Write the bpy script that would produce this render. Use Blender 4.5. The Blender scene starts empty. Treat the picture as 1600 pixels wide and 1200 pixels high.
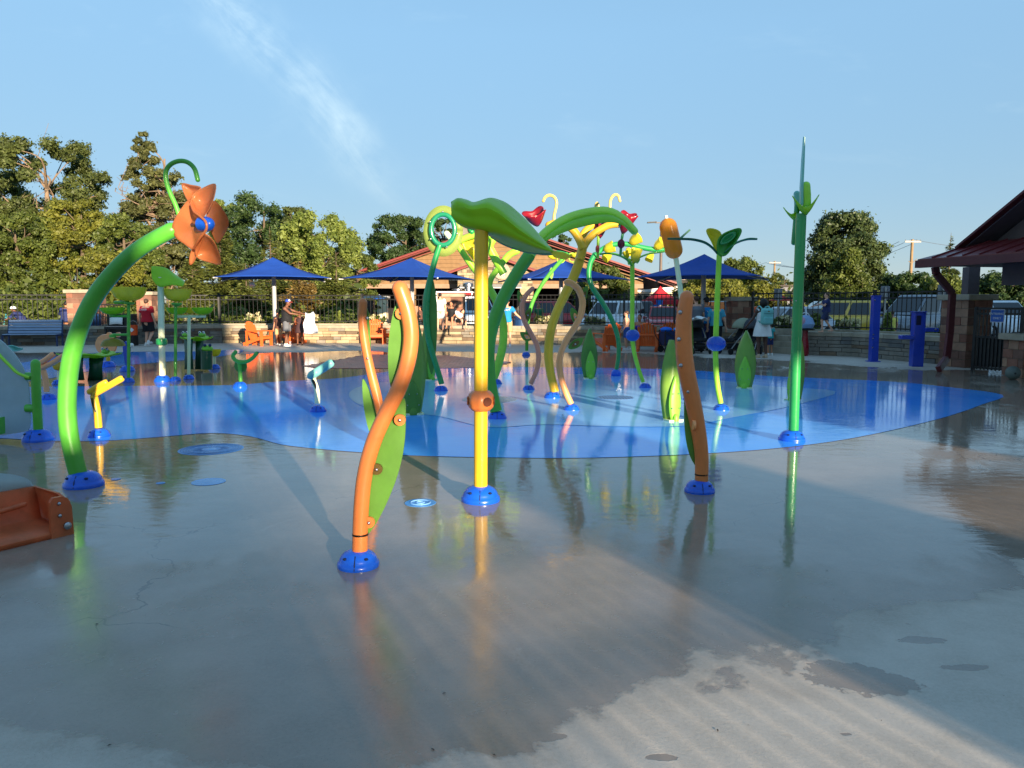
import bpy, math, random
import numpy as np
from mathutils import Vector, Matrix, Euler

random.seed(11)
rng = np.random.default_rng(11)
R = math.radians
sc = bpy.context.scene
COL = sc.collection

# ------------------------------------------------------------------ camera
EYE, F, PITCH = 1.6, 1200.0, math.atan(126 / 1200)
cam_d = bpy.data.cameras.new('camera')
cam_d.lens, cam_d.sensor_width, cam_d.clip_start, cam_d.clip_end = 27.0, 36.0, 0.05, 3000
cam = bpy.data.objects.new('camera', cam_d)
COL.objects.link(cam)
cam.location = (0, 0, EYE)
cam.rotation_euler = (R(90) - PITCH, 0, 0)
sc.camera = cam

# ------------------------------------------------------------------ light
SUN_EL, SUN_AZ = R(9.5), R(154)           # azimuth clockwise from +Y
sunv = Vector((math.sin(SUN_AZ) * math.cos(SUN_EL), math.cos(SUN_AZ) * math.cos(SUN_EL), math.sin(SUN_EL)))
sl = bpy.data.lights.new('sun', 'SUN')
sl.energy, sl.angle, sl.color = 2.0, R(0.55), (1.0, 0.82, 0.60)
so = bpy.data.objects.new('sun', sl)
COL.objects.link(so)
so.location = sunv * 60
so.rotation_euler = sunv.to_track_quat('Z', 'Y').to_euler()

sc.view_settings.view_transform = 'Standard'
sc.view_settings.look = 'None'
sc.view_settings.exposure = 2.63
sc.view_settings.gamma = 1
sc.view_settings.use_curve_mapping = False
sc.render.engine = 'CYCLES'
sc.cycles.use_denoising = True
sc.cycles.max_bounces = 8
sc.cycles.diffuse_bounces = 3
sc.cycles.transparent_max_bounces = 12
sc.cycles.caustics_reflective = False
sc.cycles.caustics_refractive = False
sc.cycles.sample_clamp_indirect = 6


class NT:
    """small helper to write node trees"""
    def __init__(s, tree):
        s.t = tree
    def n(s, typ, **kw):
        nd = s.t.nodes.new(typ)
        for k, v in kw.items():
            setattr(nd, k, v)
        return nd
    def put(s, sock, v):
        if v is None:
            return
        if isinstance(v, bpy.types.NodeSocket):
            s.t.links.new(v, sock)
        else:
            if hasattr(sock, 'default_value') and not isinstance(v, (int, float)) and len(v) == 3 and sock.type == 'RGBA':
                v = (*v, 1)
            sock.default_value = v
    def math(s, op, a, b=None, c=None, clamp=False):
        nd = s.n('ShaderNodeMath', operation=op, use_clamp=clamp)
        s.put(nd.inputs[0], a)
        if b is not None: s.put(nd.inputs[1], b)
        if c is not None: s.put(nd.inputs[2], c)
        return nd.outputs[0]
    def step(s, v, lo, hi, a=0.0, b=1.0):
        nd = s.n('ShaderNodeMapRange', interpolation_type='SMOOTHSTEP')
        for i, x in enumerate((v, lo, hi, a, b)): s.put(nd.inputs[i], x)
        return nd.outputs[0]
    def lin(s, v, lo, hi, a=0.0, b=1.0):
        nd = s.n('ShaderNodeMapRange')
        for i, x in enumerate((v, lo, hi, a, b)): s.put(nd.inputs[i], x)
        return nd.outputs[0]
    def noise(s, vec, scale, detail=4, rough=0.55, dist=0.0):
        nd = s.n('ShaderNodeTexNoise')
        s.put(nd.inputs['Vector'], vec); s.put(nd.inputs['Scale'], scale)
        s.put(nd.inputs['Detail'], detail); s.put(nd.inputs['Roughness'], rough); s.put(nd.inputs['Distortion'], dist)
        return nd.outputs[0]
    def vec(s, v, scale=(1, 1, 1), loc=(0, 0, 0), rot=(0, 0, 0)):
        nd = s.n('ShaderNodeMapping')
        s.put(nd.inputs[0], v); nd.inputs[1].default_value = loc; nd.inputs[2].default_value = rot; nd.inputs[3].default_value = scale
        return nd.outputs[0]
    def mix(s, f, a, b, mode='MIX'):
        nd = s.n('ShaderNodeMix', data_type='RGBA', blend_type=mode)
        s.put(nd.inputs[0], f); s.put(nd.inputs[6], a); s.put(nd.inputs[7], b)
        return nd.outputs[2]
    def fmix(s, f, a, b):
        nd = s.n('ShaderNodeMix', data_type='FLOAT')
        s.put(nd.inputs[0], f); s.put(nd.inputs[2], a); s.put(nd.inputs[3], b)
        return nd.outputs[0]
    def bump(s, h, strength=0.3, dist=0.02, normal=None):
        nd = s.n('ShaderNodeBump')
        nd.inputs['Strength'].default_value = strength
        nd.inputs['Distance'].default_value = dist
        s.put(nd.inputs['Height'], h)
        if normal is not None: s.put(nd.inputs['Normal'], normal)
        return nd.outputs[0]


world = bpy.data.worlds.new('World')
sc.world = world
world.use_nodes = True
w = NT(world.node_tree)
for nd in list(w.t.nodes): w.t.nodes.remove(nd)
sky = w.n('ShaderNodeTexSky', sky_type='NISHITA', sun_disc=False)
sky.sun_elevation, sky.sun_rotation = SUN_EL, SUN_AZ
sky.air_density, sky.dust_density, sky.ozone_density, sky.altitude = 0.7, 0.0, 3.0, 200
tc = w.n('ShaderNodeTexCoord')
sep = w.n('ShaderNodeSeparateXYZ'); w.put(sep.inputs[0], tc.outputs['Generated'])
ysafe = w.math('MAXIMUM', sep.outputs[1], 0.02)
p = w.math('DIVIDE', sep.outputs[0], ysafe)
q = w.math('DIVIDE', sep.outputs[2], ysafe)
comb = w.n('ShaderNodeCombineXYZ'); w.put(comb.inputs[0], p); w.put(comb.inputs[1], q)
wob = w.math('MULTIPLY', w.math('SUBTRACT', w.noise(comb.outputs[0], 5.0, 4, 0.6), 0.5), 0.13)
d = w.math('ADD', w.math('ADD', w.math('ADD', p, 0.168), w.math('MULTIPLY', w.math('SUBTRACT', q, 0.16), 0.885)), wob)
wid = w.lin(q, 0.12, 0.40, 0.030, 0.036)
g = w.math('DIVIDE', d, wid)
g = w.math('POWER', 2.718, w.math('MULTIPLY', w.math('MULTIPLY', g, g), -1.0))
fib = w.noise(w.vec(w.vec(comb.outputs[0], rot=(0, 0, R(-131))), scale=(2.2, 9, 1)), 2.4, 8, 0.66, 0.5)
puff = w.noise(comb.outputs[0], 11, 6, 0.6, 0.3)
fib = w.math('ADD', w.math('MULTIPLY', fib, 0.55), w.math('MULTIPLY', puff, 0.45))
core = w.math('MULTIPLY', g, w.step(fib, 0.36, 0.66))
core = w.math('MULTIPLY', core, w.step(q, 0.09, 0.24))
wisp = w.math('MULTIPLY', w.step(w.noise(w.vec(comb.outputs[0], scale=(2.6, 7, 1), rot=(0, 0, R(-14))), 2.3, 7, 0.6, 0.5), 0.55, 0.85), 0.16)
wisp = w.math('MULTIPLY', wisp, w.step(sep.outputs[2], 0.05, 0.16))
front = w.step(sep.outputs[1], 0.05, 0.4)
cl = w.math('MULTIPLY', w.math('ADD', w.math('MULTIPLY', core, 0.70), wisp, clamp=True), front)
gam = w.n('ShaderNodeGamma'); gam.inputs[1].default_value = 0.25     # the camera's compressed range, over the whole sky
w.put(gam.inputs[0], sky.outputs[0])
hsv = w.n('ShaderNodeHueSaturation'); hsv.inputs['Saturation'].default_value = 2.0
w.put(hsv.inputs['Color'], gam.outputs[0])
hz = w.lin(w.math('POWER', w.math('MAXIMUM', sep.outputs[2], 0.0), 0.6), 0.10, 0.50, 0.67, 1.0)   # paler, dimmer air low down, all round
hzc = w.n('ShaderNodeCombineColor'); [w.put(hzc.inputs[i], hz) for i in range(3)]
skyc = w.mix(1.0, hsv.outputs[0], hzc.outputs[0], 'MULTIPLY')
cloudc = w.mix(1.0, skyc, (2.2, 1.62, 1.25), 'MULTIPLY')
skyf = w.mix(cl, skyc, cloudc)
bg = w.n('ShaderNodeBackground'); bg.inputs[1].default_value = 0.103
w.put(bg.inputs[0], skyf)
wo = w.n('ShaderNodeOutputWorld'); w.put(wo.inputs[0], bg.outputs[0])


# ------------------------------------------------------------------ helpers
def ray(px, py):
    u, v = (px - 800) / F, (600 - py) / F
    c, s = math.cos(PITCH), math.sin(PITCH)
    return Vector((u, c + v * s, v * c - s))

def G(px, py, z=0.0):
    """where the sight line through a photo point meets the height z"""
    r = ray(px, py)
    return Vector((0, 0, EYE)) + r * ((z - EYE) / r.z)

def P(px, py, Y):
    """the point of that sight line at distance Y"""
    r = ray(px, py)
    return Vector((0, 0, EYE)) + r * (Y / r.y)

def L(Y, pts):
    return [P(a[0], a[1], Y + (a[2] if len(a) > 2 else 0)) for a in pts]

def rad(wpx, Y):
    return wpx * 0.5 * Y / F

def cat(pts, n=6, closed=False):
    """Catmull-Rom through pts"""
    pts = [Vector(p) for p in pts]
    if len(pts) < 3: return pts
    out = []
    N = len(pts)
    rngk = range(N if closed else N - 1)
    for i in rngk:
        if closed:
            a, b, c, d_ = pts[(i - 1) % N], pts[i], pts[(i + 1) % N], pts[(i + 2) % N]
        else:
            b, c = pts[i], pts[i + 1]
            a = pts[i - 1] if i else b * 2 - c
            d_ = pts[i + 2] if i + 2 < N else c * 2 - b
        for k in range(n):
            t = k / n
            out.append(0.5 * ((2 * b) + (c - a) * t + (2 * a - 5 * b + 4 * c - d_) * t * t + (3 * b - a - 3 * c + d_) * t ** 3))
    if not closed: out.append(pts[-1])
    return out

def lin3(c):
    return tuple(((x / 255) / 12.92 if x / 255 <= 0.04045 else ((x / 255 + 0.055) / 1.055) ** 2.4) for x in c)


class MB:
    """collects shapes into one mesh"""
    def __init__(s):
        s.v, s.f = [], []
    def add(s, vs, fs):
        b = len(s.v)
        s.v += [Vector(x) for x in vs]
        s.f += [tuple(i + b for i in f) for f in fs]
        return s
    def box(s, c, size, rot=None):
        hx, hy, hz = (x / 2 for x in size)
        vs = [Vector((a * hx, b * hy, e * hz)) for a in (-1, 1) for b in (-1, 1) for e in (-1, 1)]
        if rot is not None:
            m = Euler(rot).to_matrix() if not isinstance(rot, Matrix) else rot
            vs = [m @ x for x in vs]
        c = Vector(c)
        return s.add([x + c for x in vs], [(0, 1, 3, 2), (4, 6, 7, 5), (0, 4, 5, 1), (2, 3, 7, 6), (0, 2, 6, 4), (1, 5, 7, 3)])
    def bar(s, a, b, w_, t_, up=(0, 0, 1)):
        a, b = Vector(a), Vector(b)
        z = (b - a).normalized(); x = Vector(up).cross(z)
        if x.length < 1e-4: x = Vector((1, 0, 0)).cross(z)
        x.normalize(); y = z.cross(x)
        vs = []
        for e in (a, b):
            for i, j in ((-1, -1), (1, -1), (1, 1), (-1, 1)):
                vs.append(e + x * i * w_ / 2 + y * j * t_ / 2)
        return s.add(vs, [(3, 2, 1, 0), (4, 5, 6, 7), (0, 1, 5, 4), (1, 2, 6, 5), (2, 3, 7, 6), (3, 0, 4, 7)])
    def tube(s, pts, r, seg=14, round_ends=(False, False)):
        pts = [Vector(p) for p in pts]
        n = len(pts)
        rs = list(r) if isinstance(r, (list, tuple)) else [r] * n
        if len(rs) != n:
            rs = [rs[0] + (rs[-1] - rs[0]) * i / (n - 1) for i in range(n)] if len(rs) == 2 else list(np.interp(np.linspace(0, 1, n), np.linspace(0, 1, len(rs)), rs))
        if round_ends[0]:
            d0 = (pts[0] - pts[1]).normalized(); r0 = rs[0]
            pts = [pts[0] + d0 * r0 * math.sin(a) for a in (1.45, 1.1, 0.7, 0.35)] + pts
            rs = [r0 * math.cos(a) for a in (1.45, 1.1, 0.7, 0.35)] + rs
        if round_ends[1]:
            d0 = (pts[-1] - pts[-2]).normalized(); r0 = rs[-1]; e = pts[-1]
            pts = pts + [e + d0 * r0 * math.sin(a) for a in (0.35, 0.7, 1.1, 1.45)]
            rs = rs + [r0 * math.cos(a) for a in (0.35, 0.7, 1.1, 1.45)]
        n = len(pts)
        tang = []
        for i in range(n):
            a, b = pts[max(0, i - 1)], pts[min(n - 1, i + 1)]
            t = b - a
            tang.append(t.normalized() if t.length > 1e-9 else Vector((0, 0, 1)))
        t0 = tang[0]
        nrm = t0.cross(Vector((0, 1, 0)))
        if nrm.length < 0.05: nrm = t0.cross(Vector((1, 0, 0)))
        nrm.normalize()
        vs, fs = [], []
        for i in range(n):
            t = tang[i]
            nrm = (nrm - t * nrm.dot(t))
            nrm.normalize()
            bn = t.cross(nrm)
            for k in range(seg):
                a = 2 * math.pi * k / seg
                vs.append(pts[i] + (nrm * math.cos(a) + bn * math.sin(a)) * rs[i])
        for i in range(n - 1):
            for k in range(seg):
                k2 = (k + 1) % seg
                fs.append((i * seg + k, i * seg + k2, (i + 1) * seg + k2, (i + 1) * seg + k))
        fs.append(tuple(range(seg - 1, -1, -1)))
        fs.append(tuple((n - 1) * seg + k for k in range(seg)))
        return s.add(vs, fs)
    def lathe(s, prof, c=(0, 0, 0), seg=24, m=None, ridge=None):
        """prof: (radius, height); m: rotation matrix; ridge: f(angle)->radius factor"""
        c = Vector(c); vs, fs = [], []
        for (r_, z) in prof:
            for k in range(seg):
                a = 2 * math.pi * k / seg
                q_ = r_ * (ridge(a) if ridge else 1)
                v = Vector((q_ * math.cos(a), q_ * math.sin(a), z))
                vs.append((m @ v if m is not None else v) + c)
        n = len(prof)
        for i in range(n - 1):
            for k in range(seg):
                k2 = (k + 1) % seg
                fs.append((i * seg + k, i * seg + k2, (i + 1) * seg + k2, (i + 1) * seg + k))
        if prof[0][0] > 1e-5: fs.append(tuple(range(seg - 1, -1, -1)))
        if prof[-1][0] > 1e-5: fs.append(tuple((n - 1) * seg + k for k in range(seg)))
        return s.add(vs, fs)
    def ball(s, c, r, seg=16, rings=10, m=None):
        if not isinstance(r, (tuple, list)): r = (r, r, r)
        c = Vector(c); vs, fs = [], []
        for i in range(rings + 1):
            th = math.pi * i / rings
            for k in range(seg):
                a = 2 * math.pi * k / seg
                v = Vector((r[0] * math.sin(th) * math.cos(a), r[1] * math.sin(th) * math.sin(a), r[2] * math.cos(th)))
                vs.append((m @ v if m is not None else v) + c)
        for i in range(rings):
            for k in range(seg):
                k2 = (k + 1) % seg
                fs.append((i * seg + k, (i + 1) * seg + k, (i + 1) * seg + k2, i * seg + k2))
        return s.add(vs, fs)
    def plate(s, pts, th):
        """a flat outline given thickness th (vector), kept centred"""
        pts = [Vector(p) for p in pts]; th = Vector(th); n = len(pts)
        vs = [p - th / 2 for p in pts] + [p + th / 2 for p in pts]
        fs = [tuple(range(n)), tuple(range(2 * n - 1, n - 1, -1))] + [(i, i + n, (i + 1) % n + n, (i + 1) % n) for i in range(n)]
        return s.add(vs, fs)
    def grid(s, rows):
        n, m_ = len(rows), len(rows[0])
        vs = [Vector(p) for r_ in rows for p in r_]
        fs = [(i * m_ + k, i * m_ + k + 1, (i + 1) * m_ + k + 1, (i + 1) * m_ + k) for i in range(n - 1) for k in range(m_ - 1)]
        return s.add(vs, fs)
    def dish(s, outline, bulge, rings=5):
        """outline filled by rings towards its middle, the middle moved by bulge"""
        o = [Vector(p) for p in outline]; n = len(o)
        c = sum(o, Vector()) / n
        vs, fs = [], []
        for i in range(rings):
            t = 1 - i / rings
            for p_ in o:
                vs.append(c + (p_ - c) * t + Vector(bulge) * (1 - t * t))
        vs.append(c + Vector(bulge))
        for i in range(rings - 1):
            for k in range(n):
                k2 = (k + 1) % n
                fs.append((i * n + k, i * n + k2, (i + 1) * n + k2, (i + 1) * n + k))
        for k in range(n):
            fs.append(((rings - 1) * n + k, (rings - 1) * n + (k + 1) % n, rings * n))
        return s.add(vs, fs)
    def mesh(s, name, smooth=True, off=None, ang=38):
        me = bpy.data.meshes.new(name)
        vs = [tuple(v - off) for v in s.v] if off is not None else [tuple(v) for v in s.v]
        me.from_pydata(vs, [], s.f)
        me.validate()
        if smooth:
            me.shade_smooth()
            me.set_sharp_from_angle(angle=R(ang))
        return me


def obj(name, me, mat=None, parent=None, loc=(0, 0, 0), rot=(0, 0, 0), scale=(1, 1, 1)):
    o = bpy.data.objects.new(name, me)
    COL.objects.link(o)
    if mat is not None and not me.materials:
        me.materials.append(mat)
    o.location, o.rotation_euler, o.scale = loc, rot, scale
    if parent is not None: o.parent = parent
    return o

class T:
    """one thing: an Empty at its base that parents its parts"""
    def __init__(s, name, label, cat_, loc=(0, 0, 0), rz=0.0, group=None, local=False):
        o = bpy.data.objects.new(name, None)
        o.empty_display_size = 0.1
        COL.objects.link(o)
        o.location = loc; o.rotation_euler = (0, 0, rz)
        o['label'] = label; o['category'] = cat_
        if group: o['group'] = group
        s.o, s.off = o, (None if local else Vector(loc))
    def p(s, name, mb, mat, parent=None, smooth=True, solid=0, bevel=0, sub=0, label=None, kind=None, ang=38):
        ob = obj(name, mb.mesh(name, smooth, s.off, ang), mat, parent or s.o)
        if solid:
            md = ob.modifiers.new('thickness', 'SOLIDIFY'); md.thickness = solid; md.offset = 0
        if bevel:
            md = ob.modifiers.new('edge', 'BEVEL'); md.width = bevel; md.segments = 2; md.limit_method = 'ANGLE'
        if sub:
            md = ob.modifiers.new('smooth', 'SUBSURF'); md.levels = sub; md.render_levels = sub
        if label: ob['label'] = label
        if kind: ob['kind'] = kind
        return ob

def tag(o, label, cat_, group=None):
    o['label'] = label; o['category'] = cat_
    if group: o['group'] = group
    return o

def struct(name, mb, mat, smooth=False, kind='structure'):
    o = obj(name, mb.mesh(name, smooth), mat)
    o['kind'] = kind
    return o

def dup(o, parent=None):
    c = o.copy(); COL.objects.link(c)
    if parent is not None: c.parent = parent
    for ch in list(o.children): dup(ch, c)
    return c

def dup_at(root, loc, rz, label, scale=1.0):
    c = dup(root)
    c.location = loc; c.rotation_euler = (0, 0, rz); c.scale = (scale,) * 3
    c['label'] = label
    return c

UNIT = MB().box((0, 0, 0), (1, 1, 1)).mesh('unit', False)
def unit_mesh(mat, key, bev=0.0):
    """a shared unit block per material"""
    nm = 'block_' + key
    me = bpy.data.meshes.get(nm)
    if me is None:
        me = UNIT.copy(); me.name = nm; me.materials.append(mat)
    return me


# ------------------------------------------------------------------ materials
_M = {}
def M(name, rgb, rough=0.4, metal=0.0, coat=0.0, var=0.08, bump=0.0, bscale=60, alpha=1.0, transl=0.0, ior=1.45, nscale=3.0, dirt=0.0):
    if name in _M: return _M[name]
    m = bpy.data.materials.new(name); m.use_nodes = True
    t = NT(m.node_tree); b = t.t.nodes['Principled BSDF']
    c = lin3(rgb)
    ge = t.n('ShaderNodeNewGeometry')
    nz = t.noise(ge.outputs['Position'], nscale, 5, 0.6)
    lo = tuple(x * (1 - var) for x in c); hi = tuple(min(1, x * (1 + var) + 0.01 * var) for x in c)
    base = t.mix(t.step(nz, 0.3, 0.7), lo, hi)
    if dirt:
        dz = t.noise(ge.outputs['Position'], 14, 6, 0.7)
        base = t.mix(t.math('MULTIPLY', t.step(dz, 0.52, 0.75), dirt), base, tuple(x * 0.35 + 0.02 for x in c))
    t.put(b.inputs['Base Color'], base)
    rz = t.noise(ge.outputs['Position'], 9, 4, 0.6)
    t.put(b.inputs['Roughness'], t.lin(rz, 0.3, 0.7, max(0.02, rough - 0.08), min(1, rough + 0.08)))
    b.inputs['Metallic'].default_value = metal
    b.inputs['IOR'].default_value = ior
    b.inputs['Coat Weight'].default_value = coat
    b.inputs['Coat Roughness'].default_value = 0.12
    if bump:
        t.put(b.inputs['Normal'], t.bump(t.noise(ge.outputs['Position'], bscale, 5, 0.65), bump, 0.01))
    out = t.t.nodes['Material Output']
    last = b.outputs[0]
    if transl:
        tr = t.n('ShaderNodeBsdfTranslucent'); t.put(tr.inputs[0], base)
        mx = t.n('ShaderNodeMixShader'); mx.inputs[0].default_value = transl
        t.put(mx.inputs[1], last); t.put(mx.inputs[2], tr.outputs[0]); last = mx.outputs[0]
    if alpha < 1:
        tp = t.n('ShaderNodeBsdfTransparent'); tp.inputs[0].default_value = (*[0.55 + 0.45 * x for x in c], 1)
        mx = t.n('ShaderNodeMixShader'); mx.inputs[0].default_value = alpha
        t.put(mx.inputs[1], tp.outputs[0]); t.put(mx.inputs[2], last); last = mx.outputs[0]
    t.put(out.inputs[0], last)
    _M[name] = m
    return m

def leafmat(name, dark, light, tr=0.45):
    if name in _M: return _M[name]
    m = bpy.data.materials.new(name); m.use_nodes = True
    t = NT(m.node_tree); b = t.t.nodes['Principled BSDF']
    ge = t.n('ShaderNodeNewGeometry')
    r_ = ge.outputs['Random Per Island']
    nz = t.step(t.noise(ge.outputs['Position'], 0.7, 3), 0.35, 0.65)
    f = t.math('ADD', t.math('MULTIPLY', r_, 0.65), t.math('MULTIPLY', nz, 0.35))
    c = t.mix(f, lin3(dark), lin3(light))
    t.put(b.inputs['Base Color'], c)
    b.inputs['Roughness'].default_value = 0.55
    trn = t.n('ShaderNodeBsdfTranslucent'); t.put(trn.inputs[0], t.mix(1.0, c, (1.0, 1.0, 0.55), 'MULTIPLY'))
    mx = t.n('ShaderNodeMixShader'); mx.inputs[0].default_value = tr
    t.put(mx.inputs[1], b.outputs[0]); t.put(mx.inputs[2], trn.outputs[0])
    t.put(t.t.nodes['Material Output'].inputs[0], mx.outputs[0])
    _M[name] = m
    return m

ORANGE = M('orange paint', (216, 122, 62), 0.36, coat=0.15, var=0.10, dirt=0.2)
SALMON = M('salmon paint', (255, 164, 100), 0.38, coat=0.3)
STEM = M('stem green paint', (82, 168, 54), 0.36, coat=0.15, dirt=0.18, var=0.12)
LIME = M('lime green paint', (158, 220, 58), 0.36, coat=0.15, dirt=0.18, var=0.12)
DKGREEN = M('dark green paint', (40, 148, 78), 0.32, coat=0.4)
FOREST = M('forest green paint', (14, 78, 52), 0.35, coat=0.2)
YELLOW = M('yellow paint', (228, 178, 38), 0.38, coat=0.12, dirt=0.18, var=0.10)
PALEYEL = M('pale yellow paint', (226, 196, 100), 0.35, coat=0.2)
MINT = M('mint paint', (216, 228, 182), 0.35, coat=0.2)
TEAL = M('pale teal paint', (120, 190, 176), 0.35, coat=0.2)
CREAM = M('cream paint', (236, 238, 190), 0.35, coat=0.2)
BASEBLUE = M('blue cover plastic', (18, 88, 206), 0.3, coat=0.2, var=0.1)
DEEPBLUE = M('deep blue paint', (24, 62, 176), 0.35, coat=0.3)
NAVY = M('navy paint', (34, 52, 92), 0.4)
PANELG = M('green panel', (86, 134, 46), 0.5, var=0.12, dirt=0.15, bump=0.06, bscale=40)
PANELL = M('lime panel', (128, 200, 60), 0.4, var=0.06)
PANELO = M('olive green panel', (118, 156, 58), 0.42)
ORANGET = M('translucent orange plastic', (226, 146, 92), 0.28, transl=0.5, alpha=0.76)
AMBER = M('amber plastic', (244, 164, 40), 0.14, coat=0.5, transl=0.45, alpha=0.85)
YELT = M('translucent yellow green plastic', (240, 226, 64), 0.28, transl=0.42, alpha=0.94)
GREENT = M('translucent green plastic', (172, 226, 38), 0.34, transl=0.35, var=0.05)
DISCT = M('translucent pale green disc', (186, 204, 108), 0.3, transl=0.5, alpha=0.8)
RED = M('red plastic', (132, 12, 26), 0.3, coat=0.2)
CORAL = M('coral plastic', (232, 90, 70), 0.3)
MAROON = M('maroon plastic', (110, 24, 48), 0.3)
STEEL = M('steel', (170, 172, 176), 0.3, metal=1.0)
GREYPOLE = M('grey pole', (176, 176, 174), 0.45, metal=0.2)
BLACK = M('black paint', (18, 18, 20), 0.45)
BLACKF = M('black fence paint', (22, 22, 23), 0.5, var=0.15)
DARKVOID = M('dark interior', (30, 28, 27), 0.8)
CANVAS = M('blue canvas', (22, 70, 158), 0.75, transl=0.12, bump=0.1, bscale=200)
REDCANVAS = M('red canvas', (214, 44, 54), 0.75, transl=0.2)
CHAIR = M('orange resin', (222, 100, 40), 0.5)
WHITE = M('white paint', (226, 226, 222), 0.45)
GLASS = M('dark car glass', (22, 28, 34), 0.06, coat=0.5)
RUBBER = M('rubber', (26, 26, 27), 0.75)
CHROME = M('bright rim', (190, 192, 196), 0.25, metal=0.9)
WOODPOLE = M('weathered timber', (140, 116, 84), 0.85, bump=0.4)
METALROOF = M('dark red metal roof', (110, 40, 42), 0.45, coat=0.2)
REDTRIM = M('red roof trim', (132, 58, 46), 0.5)
SIDING = M('tan siding', (130, 100, 66), 0.75, var=0.12, bump=0.2, bscale=40)
LIMESTONE = M('limestone cap', (160, 148, 128), 0.8, var=0.18, bump=0.25, bscale=30)
MORTAR = M('mortar', (132, 122, 106), 0.9, bump=0.4)
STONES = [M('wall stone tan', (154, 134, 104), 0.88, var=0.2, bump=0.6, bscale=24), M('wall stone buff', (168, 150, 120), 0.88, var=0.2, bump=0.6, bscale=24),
          M('wall stone grey', (130, 122, 110), 0.88, var=0.2, bump=0.6, bscale=24), M('wall stone brown', (112, 94, 76), 0.88, var=0.2, bump=0.6, bscale=24), M('shade grey wall stone', (104, 102, 98), 0.88, var=0.2, bump=0.6, bscale=24)]  # last tone holds the shade of the shaded walls
BRICKS = [M('brick red', (138, 92, 74), 0.88, var=0.2, bump=0.5, bscale=50), M('brick brown', (118, 84, 70), 0.88, var=0.2, bump=0.5, bscale=50),
          M('brick pale', (160, 122, 98), 0.88, var=0.2, bump=0.5, bscale=50)]
BARK = M('bark', (96, 82, 66), 0.9, var=0.25, bump=0.8, bscale=18)

# ================================================================== THE SETTING
def ripple_normal(t, pos, amount):
    """water film: long low ripples, strength by amount (socket 0..1)"""
    r1 = t.noise(t.vec(pos, scale=(1.0, 2.4, 1)), 3.2, 5, 0.6, 0.8)
    r2 = t.noise(t.vec(pos, scale=(1.0, 1.8, 1), rot=(0, 0, 0.5)), 13, 4, 0.6, 0.4)
    h = t.math('MULTIPLY', t.math('ADD', t.math('MULTIPLY', r1, 1.0), t.math('MULTIPLY', r2, 0.13)), amount)
    nd = t.n('ShaderNodeBump'); nd.inputs['Strength'].default_value = 0.35; nd.inputs['Distance'].default_value = 0.0045
    t.put(nd.inputs['Height'], h)
    return nd.outputs[0]

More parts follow.
